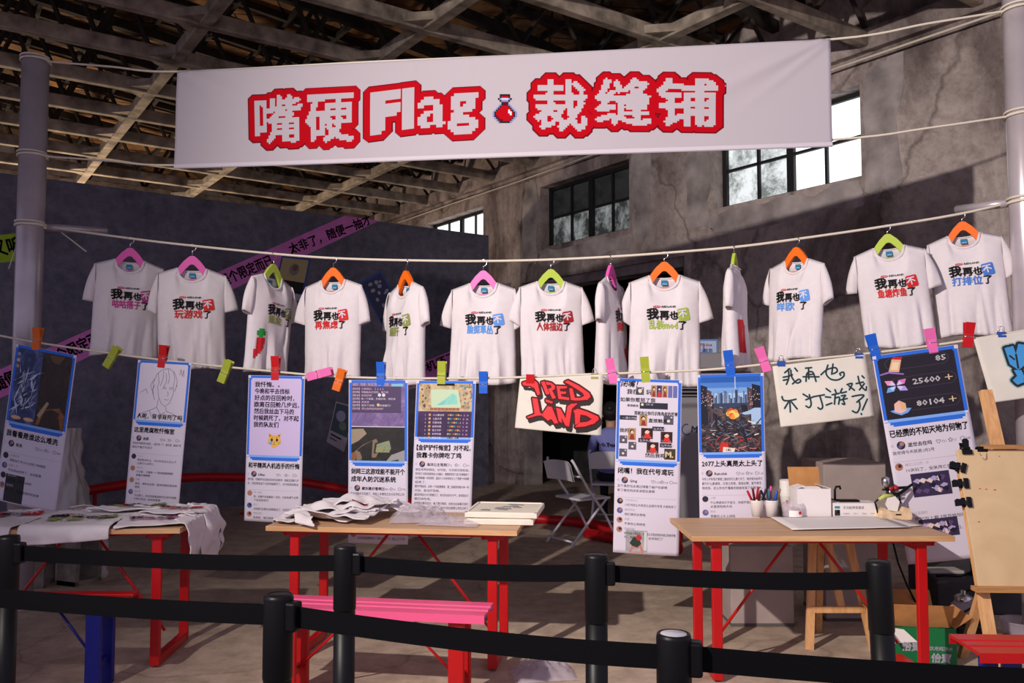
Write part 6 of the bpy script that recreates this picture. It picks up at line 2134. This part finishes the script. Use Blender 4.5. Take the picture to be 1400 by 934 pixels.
# small pine easel standing under the right table
foot_l, foot_r = onz(1106, 888, 0), onz(1195, 889, 0)
c = (foot_l + foot_r) / 2
o = thing('small_easel', 'small pine easel frame standing under the right table', 'easel', c)
hx = (foot_r - foot_l).length / 2
mb = MB(); bar(mb, (-hx, 0, 0), (-hx * .62, .10, .68), .045, .022); mb.build('leg', M_PINE, o)
mb = MB(); bar(mb, (hx, 0, 0), (hx * .42, .10, .68), .045, .022); mb.build('leg', M_PINE, o)
mb = MB(); bar(mb, (0, .36, 0), (-.05, .14, .66), .035, .022); mb.build('rear_leg', M_PINE, o)
mb = MB(); bar(mb, (-hx * .88, .028, .22), (hx * .82, .028, .22), .022, .035); mb.build('lower_rail', M_PINE, o)
mb = MB(); bar(mb, (-hx * .66, .095, .60), (hx * .5, .095, .60), .022, .035); mb.build('upper_rail', M_PINE, o)
mb = MB(); bar(mb, (.02, .032, .215), (-.04, .11, .68), .04, .022); mb.build('mast', M_PINE, o)

# green water carton with brown flaps
A, B = onz(1218, 908, 0), onz(1309, 912, 0)
ex = (B - A).normalized()
w = (B - A).length
ey = Vector((-ex.y, ex.x, 0))
d, h = .30, .20
c = (A + B) / 2 + ey * d / 2
o = thing('open_carton', 'green and white water carton with brown open flaps beside the right table leg', 'box', (c.x, c.y, 0), math.atan2(ex.y, ex.x))
mb = MB()
t = .004
mb.box((0, -d / 2 + t / 2, h / 2), (w, t, h)); mb.box((0, d / 2 - t / 2, h / 2), (w, t, h)); mb.box((-w / 2 + t / 2, 0, h / 2), (t, d - 2 * t, h)); mb.box((w / 2 - t / 2, 0, h / 2), (t, d - 2 * t, h)); mb.box((0, 0, t / 2), (w - 2 * t, d - 2 * t, t))
mb.build('carton_wall', mat('carton_green', (16, 112, 60), .5), o)
for sy, an in ((-1, 24), (1, -30)):
    mb = MB()
    mb.box(Vector((0, sy * (d / 2 + (.045 if sy > 0 else -.018)), h + .058)), (w - .02, .004, .14), rot=Matrix.Rotation(R(an), 3, 'X'))
    mb.build('long_flap', M_CARD, o)
for sx in (-1, 1):
    mb = MB()
    mb.box(Vector((sx * (w / 2 + .04), 0, h + .03)), (.11, d - .02, .004), rot=Matrix.Rotation(R(-sx * 35), 3, 'Y'))
    mb.build('side_flap', M_CARD, o)
mb = MB()
fr = lambda x, z: Vector((x, -d / 2 - .0015, z))
mb.add([fr(-w / 2 + .004, h * .55), fr(-w / 2 + .14, h * .62), fr(-w / 2 + .07, h - .012), fr(-w / 2 + .01, h - .005)], [(0, 1, 2, 3)], 1)
write(mb, '怡寶', lambda x, z: Vector((x, -d / 2 - .003, z)), -w / 2 + .06, h * .40, .05, 0, bold=.05, shear=.15)
write(mb, '怡寶', lambda x, z: Vector((x, -d / 2 - .003, z)), w / 2 - .13, h * .12, .05, 0, bold=.05, shear=.15)
write(mb, '饮用纯净水', lambda x, z: Vector((x, -d / 2 - .003, z)), w / 2 - .14, h * .42, .024, 0, bold=.02, shear=.15)
mb.build('carton_print', [M_PAPER, m_cup], o)

# dark base block behind the easel, with oddments
A, B = onz(1282, 838, 0), onz(1460, 846, 0)
bd = Vector((-(B - A).normalized().y, (B - A).normalized().x, 0))
c = (A + B) / 2 + bd * .35
o = thing('dark_block', 'low dark grey block on the floor behind the easel board', 'block', (c.x, c.y, 0), math.atan2((B - A).y, (B - A).x))
mb = MB()
mb.box((0, 0, .11), ((B - A).length, .7, .22), bev=.015)
mb.build('block', mat('dark_grey_box', (62, 60, 62), .8, var=.12, vscale=6), o)
q = Vector((c.x - .30, c.y - .05, .22))
o = thing('power_board', 'pale flat pad lying on the dark block', 'pad', q)
mb = MB()
mb.box((0, 0, .012), (.24, .14, .022), bev=.006)
mb.build('pad', mat('pale_pad', (178, 168, 160), .7), o)
o = thing('round_knob', 'round black knob standing on the dark block', 'knob', q + Vector((.19, -.08, 0)))
mb = MB()
mb.lathe([(.055, 0), (.055, .012), (.035, .02), (.03, .05), (.034, .054), (.034, .07), (0, .072)], n=24)
mb.build('knob', M_BLKPLASTIC, o)
o = thing('power_cable', 'black cable lying on the dark block', 'cable', q + Vector((-.02, -.16, 0)))
mb = MB()
mb.tube([(-.1, 0, .008), (-.03, .03, .009), (.06, .0, .008), (.13, .05, .009)], .008, n=8)
mb.build('cable', M_BLKPLASTIC, o)
# air compressor with a glass bowl
p = onz(1321, 872, 0)
o = thing('air_compressor', 'small air compressor with a clear bowl behind the pine easel leg', 'compressor', p)
mb = MB()
for sx in (-1, 1):
    for sy in (-1, 1):
        mb.lathe([(.016, 0), (.016, .03)], n=12, c=(sx * .07, sy * .06, 0))
mb.build('rubber_foot', M_BLKPLASTIC, o)
mb = MB()
mb.box((0, 0, .06), (.19, .16, .06), bev=.012); mb.lathe([(.0, .09), (.05, .09), (.05, .15), (.04, .155), (.0, .155)], n=20, c=(.05, .02, 0))
mb.build('motor', M_BLKPLASTIC, o)
mb = MB()
mb.lathe([(.03, .095), (.065, .11), (.075, .15), (.07, .20), (.045, .225)], n=26, c=(-.02, -.02, 0))
mb.build('bowl', m_film, o)
mb = MB()
mb.lathe([(.048, .222), (.05, .226), (.05, .25), (.03, .262), (.015, .265), (.015, .285), (0, .286)], n=24, c=(-.02, -.02, 0))
mb.build('lid', M_CHROME, o)
mb = MB()
mb.tube([(-.02, -.02, .28), (.04, -.03, .29), (.09, .0, .22), (.08, .04, .1), (.10, .02, .05)], .007, n=8)
mb.tube([(-.09, -.03, .10), (-.07, -.08, .16), (-.02, -.1, .2), (.03, -.08, .24)], .005, n=8)
mb.build('hose', M_BLKPLASTIC, o)
# clear tub on the bench at the right
o = thing('clear_tub', 'shallow clear plastic tub behind the corner bench', 'tub', onz(1398, 872, .0))
mb = MB()
mb.lathe([(.09, 0), (.11, .05), (.12, .10), (.125, .105), (.118, .105), (.10, .02), (0, .008)], n=26)
mb.build('tub_wall', m_film, o)
# cable from the table to the floor
pts = [onz(1218, 716, .745) + Vector((0, .30, -.02))]
pts = [at(1220, 738, 4.92), at(1228, 770, 4.95), at(1240, 800, 4.98), at(1256, 832, 4.96)]
pts += [onz(1276, 868, .012) + Vector((0, .0, 0)), onz(1300, 872, .012), onz(1320, 884, .012)]
o = thing('power_cable', 'black cable hanging from the right table down to the floor by the green carton', 'cable', pts[0])
mb = MB()
mb.tube([q_ - pts[0] for q_ in pts], .006, n=8)
mb.build('cable', M_BLKPLASTIC, o)

# ------------------------------------------------------------------ easel with drawing board at the right
bb, bt = at(1338, 802, 4.02), at(1305, 614, 4.20)
ex = Vector((1, -.05, 0)).normalized()
upv = (bt - bb)
upv = (upv - ex * upv.dot(ex))
hgt = upv.length
upv.normalize()
nrm = ex.cross(upv)
M = Matrix((ex, upv, nrm)).transposed().to_4x4()
M.translation = bb
eo = thing('drawing_easel', 'pine easel with a tall mast at the right edge', 'easel', (bb.x + .3, bb.y + .1, 0))
eoinv = Matrix.Translation((-(bb.x + .3), -(bb.y + .1), 0))
def E_(x, y, z):
    return eoinv @ (M @ Vector((x, y, z)))
def F_at(x, y):
    """where the line of a leg meets the floor"""
    p0, p1 = M @ Vector((x, .4, -.03)), M @ Vector((x, -.1, -.03))
    d_ = p1 - p0
    p = p0 + d_ * (-p0.z / d_.z)
    return eoinv @ p
mb = MB(); bar(mb, F_at(.03, 0), E_(.03, hgt * .9, -.035), .05, .03); mb.build('leg', M_PINE, eo)
mb = MB(); bar(mb, F_at(.62, 0), E_(.62, hgt * .9, -.035), .05, .03); mb.build('leg', M_PINE, eo)
mt = eoinv @ at(1347, 534, 4.34)
mb = MB(); bar(mb, E_(.27, -.1, -.06), mt, .055, .035); mb.build('mast', M_PINE, eo)
rb = E_(.3, hgt * .8, -.08)
rf = Vector((rb.x, rb.y + .55, 0))
mb = MB(); bar(mb, rb, rf, .045, .03); mb.build('rear_leg', M_PINE, eo)
mb = MB(); bar(mb, E_(-.03, -.012, .012), E_(.75, -.012, .012), .06, .02); mb.build('ledge', wood('ledge_oak', (190, 138, 84), (160, 110, 66)), eo)
mb = MB(); bar(mb, E_(.13, hgt + .012, .0), E_(.36, hgt + .012, .0), .045, .018); mb.build('top_clamp', MATS['ledge_oak'], eo)
bo_ = thing('drawing_board', 'birch plywood drawing board leaning on the easel with paint specks', 'board')
bo_.matrix_world = M
mb = MB()
mb.box((.42, hgt / 2, -.008), (.84, hgt - .004, .014), bev=.002)
mb.build('plywood', M_PLY, bo_)
mb = MB()
r = random.Random(3)
for k, (x, y) in enumerate(((.08, .46), (.15, .455), (.11, .458), (.3, .12), (.34, .08), (.31, .1), (.2, .62), (.36, .3), (.05, .3))):
    s_ = r.uniform(.004, .009)
    mb.add([(x - s_, y, .0003), (x, y - s_ * .5, .0003), (x + s_ * 1.4, y, .0003), (x, y + s_ * .5, .0003)], [(0, 1, 2, 3)], 0 if k < 3 else 1)
mb.build('paint_specks', [M_RED, mat('speck_brown', (110, 70, 50), .8)], bo_)
def bull(label, x, y, rz):
    o = thing('bulldog_clip', label, 'clip', group='black clips on the drawing board')
    o.matrix_world = M @ Matrix.Translation((x, y, 0)) @ Matrix.Rotation(R(rz), 4, 'Z')
    mb = MB()
    mb.box((0, -.012, .009), (.05, .024, .006), bev=.002); mb.box((0, -.012, -.024), (.05, .024, .006), bev=.002)
    mb.build('jaw', M_BLKPLASTIC, o)
    mb = MB()
    mb.lathe([(.010, -.022), (.010, .022)], n=12, c=(0, .008, -.008), rot=Matrix.Rotation(R(90), 3, 'Y'))
    mb.prism([(-.012, .005), (.012, .005), (.016, .045), (.008, .055), (-.008, .055), (-.016, .045)], lambda a, b2, t: (a, b2, t), .004, .010)
    mb.prism([(-.012, .005), (.012, .005), (.016, .04), (-.016, .04)], lambda a, b2, t: (a, b2, t), -.030, -.024)
    mb.build('grip', M_BLKPLASTIC, o)
bull('black bulldog clip on the top edge of the drawing board near its corner', .045, hgt - .004, 0)
bull('upper black bulldog clip on the left edge of the drawing board', .004, hgt * .86, 70)
bull('middle black bulldog clip on the left edge of the drawing board', .004, hgt * .74, 88)
bull('lower black bulldog clip on the left edge of the drawing board', .004, hgt * .60, 90)
cl = clip('binder_clip', 'black binder clip with wire handles on the top edge of the drawing board', (0, 0, 0), .05, M_BLKPLASTIC)
cl.matrix_world = M @ Matrix.Translation((.125, hgt - .006, -.008)) @ Matrix.Rotation(R(-90), 4, 'X') @ Matrix.Rotation(R(180), 4, 'X') @ Matrix.Rotation(R(0), 4, 'Z')

# ------------------------------------------------------------------ folding chairs and the person
M_CHAIR = mat('light_grey_plastic', (226, 224, 230), .45)
def fchair(label, p, rz):
    o = thing('folding_chair', label, 'chair', p, rz, group='grey folding chairs')
    w = .42
    mb = MB()
    pts = []
    nu, nv = 10, 5
    for e in (0, 1):
        pts = []
        for j in range(nv + 1):
            for i in range(nu + 1):
                u = i / nu * 2 - 1
                pts.append((u * w / 2, -.255 + .045 * u * u * -1 + .02 * e - .05 * j / nv + .03, .62 + .19 * j / nv - .025 * (abs(u) ** 4) * (1 if j == nv else 0)))
        mb.grid(pts, nu + 1, nv + 1, flip=not e)
    mb.build('backrest', M_CHAIR, o, weld=.0005)
    mb = MB()
    mb.box((0, .0, .445), (.39, .38, .022), bev=.009)
    mb.build('seat', M_CHAIR, o)
    for sx in (-1, 1):
        x = sx * .215
        mb = MB()
        mb.tube([(x, .27, .012), (x, .10, .30), (x, -.10, .55), (x, -.265, .80), (x * .92, -.275, .825)], .0125, n=10)
        mb.build('front_leg', M_CHAIR, o)
        mb = MB()
        mb.tube([(x * .9, -.29, .012), (x * .9, -.02, .29), (x * .9, .14, .44)], .0125, n=10)
        mb.build('rear_leg', M_CHAIR, o)
    for a_, b2, r_ in (((-.215, .24, .06), (.215, .24, .06), .010), ((-.195, -.25, .06), (.195, -.25, .06), .010), ((-.2, -.17, .66), (.2, -.17, .66), .008)):
        mb = MB()
        mb.tube([a_, b2], r_, n=8)
        mb.build('cross_bar', M_CHAIR, o)
    return o
fchair('empty grey folding chair turned sideways between the red tubes and the wall opening', onz(797, 743, 0), R(-58))
pc = onz(836, 716, 0)
fchair('grey folding chair with a person sitting on it, seen from behind', pc, R(-12))

def skin_body(name, verts, edges, radii, parent, mats, pick, root=0):
    me = bpy.data.meshes.new(name)
    me.from_pydata(verts, edges, [])
    ob = bpy.data.objects.new(name, me)
    COL.objects.link(ob)
    sk = ob.modifiers.new('skin', 'SKIN')
    sk.use_smooth_shade = True
    for i, rr in enumerate(radii):
        d = me.skin_vertices[0].data[i]
        d.radius = rr if isinstance(rr, tuple) else (rr, rr)
        d.use_root = i == root
    sb = ob.modifiers.new('sub', 'SUBSURF')
    sb.levels = sb.render_levels = 2
    dg = bpy.context.evaluated_depsgraph_get()
    dg.update()
    m2 = bpy.data.meshes.new_from_object(ob.evaluated_get(dg))
    ob.modifiers.clear()
    ob.data = m2
    m2.materials.clear()
    for m in mats:
        m2.materials.append(m)
    for p_ in m2.polygons:
        p_.material_index = pick(p_.center)
        p_.use_smooth = True
    ob.parent = parent
    return ob
po = thing('person', 'person in a lilac t-shirt sitting with their back to us on a folding chair', 'person', pc, R(-12))
V, E, Rr = [], [], []
def jv(p_, r_, link=None):
    V.append(p_); Rr.append(r_)
    if link is not None:
        E.append((link, len(V) - 1))
    return len(V) - 1
pel = jv((0, -.04, .53), (.155, .11))
wai = jv((0, -.07, .68), (.14, .10), pel)
che = jv((0, -.06, .86), (.165, .11), wai)
upc = jv((0, -.04, .97), (.13, .085), che)
nek = jv((0, -.01, 1.05), .052, upc)
hd0 = jv((0, .015, 1.12), .062, nek)
hd1 = jv((0, .02, 1.20), (.078, .092), hd0)
hd2 = jv((0, .015, 1.275), (.066, .078), hd1)
hands = []
for sx in (-1, 1):
    s1 = jv((sx * .175, -.04, .965), .062, upc)
    e1 = jv((sx * .235, .04, .72), .048, s1)
    w1 = jv((sx * .16, .25, .60), .030, e1)
    h1 = jv((sx * .13, .31, .59), (.034, .020), w1)
    for f in range(4):
        a = jv((sx * (.155 - f * .018), .352, .588), .0095, h1)
        b2 = jv((sx * (.152 - f * .018), .385 - (.006 if f in (0, 3) else 0), .572), .0088, a)
        jv((sx * (.150 - f * .018), .395, .552), .0078, b2)
    t1 = jv((sx * .095, .325, .592), .010, h1)
    jv((sx * .085, .355, .582), .0085, t1)
    h2 = jv((sx * .10, .06, .515), .088, pel)
    k2 = jv((sx * .12, .40, .51), .064, h2)
    a2 = jv((sx * .12, .42, .10), .040, k2)
    jv((sx * .12, .44, .045), .038, a2)
    jv((sx * .125, .56, .035), (.040, .030), len(V) - 1)
m_lilac = mat('lilac_cotton', (128, 132, 196), .85, var=.03, vscale=10)
m_skin = mat('skin', (196, 150, 126), .6)
m_trou = mat('dark_trousers', (40, 40, 48), .85)
m_hair = mat('black_hair', (28, 24, 26), .6, bump=.4, bscale=120)
def pick(c_):
    if c_.z > 1.055:
        return 1
    if c_.y > .0 and c_.z < .80 and abs(c_.x) > .06 and c_.z > .545 and (c_.y > .055):
        return 1
    if c_.z < .05 and c_.y > .3:
        return 3
    if c_.z < .56:
        return 2
    return 0
skin_body('body', V, E, Rr, po, [m_lilac, m_skin, m_trou, M_BLKPLASTIC], pick)
mb = MB()
n, m = 14, 20
pts = []
for j in range(n + 1):
    th = math.pi * j / n
    for k in range(m):
        a = k * 2 * math.pi / m
        cut = 1.0
        x, y, z = .098 * math.sin(th) * math.cos(a), .115 * math.sin(th) * math.sin(a), .115 * math.cos(th)
        if y > .02 and z < .045:
            y *= .55
            x *= .9
        pts.append((x, .0 + y, 1.235 + z))
mb.add(pts, [(j * m + k, j * m + (k + 1) % m, (j + 1) * m + (k + 1) % m, (j + 1) * m + k) for j in range(n) for k in range(m)], 0, True)
mb.lathe([(0, -.035), (.03, -.025), (.038, 0), (.03, .025), (0, .035)], n=14, c=(0, -.10, 1.27))
mb.build('hair', m_hair, po)
mb = MB()
for sx in (-1, 1):
    mb.lathe([(.0, -.022), (.012, -.014), (.014, 0), (.010, .018), (0, .024)], n=10, c=(sx * .088, .03, 1.19))
mb.build('ear', m_skin, po)
mb = MB()
mb.lathe([(0, -.016), (.012, -.01), (.009, .01), (.005, .024), (0, .026)], n=10, c=(0, .112, 1.185))
mb.build('nose', m_skin, po)
mb = MB()
for sx in (-1, 1):
    mb.lathe([(0, -.008), (.011, 0), (0, .008)], n=10, c=(sx * .03, .098, 1.205))
mb.build('eye', M_BLACK, po)
mb = MB()
mb.lathe([(0, -.006), (.02, 0), (0, .006)], n=12, c=(0, .09, 1.148))
mb.build('mouth', mat('lips', (160, 84, 80), .6), po)
mb = MB()
def backpt(x, z):
    return Vector((-x, -.178 + .5 * x * x * 3 + .12 * (z - .84) ** 2, z))
write(mb, 'I.O.Tennis', lambda x, z: backpt(-x, z), -.12, .86, .055, 0, width=.24, bold=.04)
mb.build('back_print', M_BLACK, po)

# ------------------------------------------------------------------ floor-standing air conditioner
A, B = onz(926, 731, 0), onz(1006, 733, 0)
ex = (B - A).normalized()
w = (B - A).length
ey = Vector((-ex.y, ex.x, 0))
d, h = .36, 1.86
c = (A + B) / 2 + ey * d / 2
o = thing('air_conditioner', 'tall grey floor-standing air conditioner against the plaster wall', 'air conditioner', (c.x, c.y, 0), math.atan2(ex.y, ex.x))
m_ac = mat('grey_enamel', (150, 146, 150), .45)
mb = MB()
mb.box((0, 0, h / 2 + .03), (w, d, h - .06), bev=.02)
mb.build('cabinet', m_ac, o)
mb = MB()
mb.box((0, 0, .03), (w - .04, d - .03, .06))
mb.build('base', M_BLKPLASTIC, o)
mb = MB()
mb.box((0, -d / 2 - .001, 1.55), (w - .06, .004, .30), 0)
for k in range(8):
    mb.box((0, -d / 2 - .007, 1.42 + k * .037), (w - .07, .012, .012), 1, rot=Matrix.Rotation(R(25), 3, 'X'))
mb.build('louvre', [M_DARK, m_ac], o)
mb = MB()
fr = lambda x, z: Vector((x, -d / 2 - .003, z))
write(mb, 'Midea', fr, -w / 2 + .15, 1.04, .095, 0, bold=.03, shear=.15)
n = 18
pts = [(-w / 2 + .105 + .05 * math.cos(a), 1.07 + .06 * math.sin(a)) for a in [R(70 + 250 * k / n) for k in range(n + 1)]]
for (a, b_), (c_, d_) in zip(pts, pts[1:]):
    mb.add([fr(a, b_), fr(c_, d_), fr(c_ + (-w / 2 + .105 - c_) * .2, d_ + (1.07 - d_) * .2), fr(a + (-w / 2 + .105 - a) * .2, b_ + (1.07 - b_) * .2)], [(0, 1, 2, 3)], 0)
mb.add([fr(.0, 1.16), fr(.13, 1.16), fr(.13, 1.30), fr(.0, 1.30)], [(0, 1, 2, 3)], 1)
write(mb, 'M', lambda x, z: Vector((x, -d / 2 - .005, z)), .015, 1.18, .12, 2, bold=.04)
mb.build('badge', [mat('badge_blue', (40, 60, 130), .5), mat('badge_slate', (46, 56, 80), .5), M_PAPER], o)
# blue notice standing on the unit
pn = onplane(962, 486, Vector((c.x, c.y, 0)), Vector((-ey.x, -ey.y, 0)))
o = thing('notice_board', 'light blue notice with a white panel above the air conditioner', 'notice', (pn.x, pn.y, 1.86), math.atan2(ex.y, ex.x))
mb = MB()
mb.box((0, 0, .005), (.16, .10, .01)); mb.box((0, 0, .05), (.02, .02, .09))
mb.build('stand', mat('notice_blue', (104, 144, 208), .5), o)
zc = pn.z - 1.86
mb = MB()
mb.box((0, 0, .02 + zc), (.30, .016, .30), bev=.006)
mb.build('board', MATS['notice_blue'], o)
mb = MB()
q = lambda x, z: Vector((x, -.0095, .02 + zc + z))
mb.add([q(-.13, -.06), q(.13, -.06), q(.13, .13), q(-.13, .13)], [(0, 1, 2, 3)], 0)
q2 = lambda x, z: Vector((x, -.011, .02 + zc + z))
write(mb, 'Midea', q2, -.03, .075, .05, 1, bold=.02)
write(mb, '匠心服务', q2, -.10, .01, .05, 2, bold=.02)
write(mb, '安全有温度', q2, -.10, -.045, .045, 2, bold=.02)
mb.build('notice_print', [mat('notice_pale', (190, 206, 236), .5), mat('notice_orange', (206, 110, 80), .5), mat('notice_navy', (56, 80, 150), .5)], o)

# ------------------------------------------------------------------ red tubes on the floor, left side oddments
def tubes(label, pts, r):
    o = thing('red_tube', label, 'tube', pts[0])
    out = []
    for i in range(len(pts) - 1):
        p0, p1, p2, p3 = pts[max(0, i - 1)], pts[i], pts[i + 1], pts[min(len(pts) - 1, i + 2)]
        for k in range(8):
            t = k / 8
            out.append(.5 * ((2 * p1) + (p2 - p0) * t + (2 * p0 - 5 * p1 + 4 * p2 - p3) * t * t + (3 * p1 - p0 - 3 * p2 + p3) * t ** 3))
    out.append(pts[-1])
    mb = MB()
    mb.tube([q_ - pts[0] for q_ in out], r, n=14)
    mb.build('tube', mat('red_padding', (190, 14, 24), .42), o)
    return o
M_RP = mat('red_padding', (190, 14, 24), .42)
t1 = [at(60, 684, 8.9), at(130, 669, 9.2), at(240, 654, 9.75), at(340, 653, 10.1), at(411, 659, 10.15), at(480, 671, 9.95), at(560, 688, 9.5), at(640, 699, 9.1)]
t1 += [onz(728, 709, .053), onz(790, 714, .053), onz(850, 724, .053), onz(930, 736, .053)]
o = tubes('long red padded tube curving in front of the dark partition down to the floor', t1, .052)
for k in (1, 3, 5):
    q_ = t1[k]
    mb = MB()
    mb.tube([Vector((q_.x, q_.y, .0)) - t1[0], q_ - t1[0]], .02, n=10)
    mb.lathe([(.1, 0), (.1, .01), (.02, .02)], n=18, c=Vector((q_.x, q_.y, 0)) - t1[0])
    mb.build('stand', M_RP, o)
tubes('short red padded tube lying on the floor under the empty folding chair', [onz(802, 729, .052), onz(830, 734, .052), onz(870, 741, .052), onz(930, 750, .052)], .05)
tubes('red padded tube lying on the floor behind the far left poster', [onz(100, 697, .055), onz(150, 692, .055), onz(200, 691, .055)], .052)

# white sack behind the far left poster
p = onz(92, 730, 0)
o = thing('fabric_sack', 'tall crumpled white fabric sack behind the far left poster', 'sack', p)
mb = MB()
n, m = 48, 64
pts = []
Hs = at(100, 585, p.y).z
for j in range(n + 1):
    t = j / n
    rad = .24 * (1 - .45 * t ** 1.5) + .03 * math.sin(t * 7)
    for k in range(m):
        a = k * 2 * math.pi / m
        nn = noise.noise((math.cos(a) * 1.8, math.sin(a) * 1.8, t * 3.2)) * .12 + noise.noise((math.cos(a) * 4, math.sin(a) * 4, t * 8)) * .09 - abs(noise.noise((math.cos(a) * 3, math.sin(a) * 3, t * 5 + 4))) * .14
        rr = rad * (1 + nn * 2)
        pts.append((rr * math.cos(a) - .05 * t, rr * .7 * math.sin(a), t * Hs))
mb.add(pts, [(j * m + k, j * m + (k + 1) % m, (j + 1) * m + (k + 1) % m, (j + 1) * m + k) for j in range(n) for k in range(m)] + [tuple(range(m))[::-1], tuple(n * m + k for k in range(m))], 0, True)
mb.build('sack_cloth', mat('sack_white', (206, 200, 200), .85, bump=.2, bscale=25), o)
# cinder block under the left table
A, B = onz(76, 800, 0), onz(124, 801, 0)
c = (A + B) / 2
o = thing('cinder_block', 'grey hollow cinder block standing on end under the left table', 'block', (c.x, c.y + .09, 0), R(-22))
m_cin = mat('cinder', (132, 122, 112), .95, var=.12, vscale=14, bump=.6, bscale=60)
bw, bd_, bh = .24, .19, .39
mb = MB()
t = .035
mb.box((0, 0, t / 2), (bw, bd_, t)); mb.box((0, 0, bh - t / 2), (bw, bd_, t)); mb.box((0, 0, bh / 2), (bw, bd_, t)); mb.box((-bw / 2 + t / 2, 0, bh / 2), (t, bd_, bh)); mb.box((bw / 2 - t / 2, 0, bh / 2), (t, bd_, bh))
for f in range(len(mb.f)):
    pass
mb.v = [Vector((v_.y, -v_.x, v_.z)) for v_ in mb.v]
mb.build('block', m_cin, o)
o2 = copy_tree(o)
q_ = onz(40, 806, 0)
o2.location = (q_.x - .02, q_.y + .12, 0)
o2.rotation_euler = (0, 0, R(10))
o2['label'] = 'cinder block almost hidden behind the left post under the left table'
# white cloth bundle hanging near the block
o = thing('foam_roll', 'white plastic bundle standing beside the cinder block under the left table', 'bundle', onz(137, 790, 0))
mb = MB()
mb.lathe([(.05 + .012 * math.sin(k * 1.9), k * .034) for k in range(14)] + [(.02, .47)], n=18)
mb.build('bundle', mat('sack_white', (206, 200, 200), .85), o)
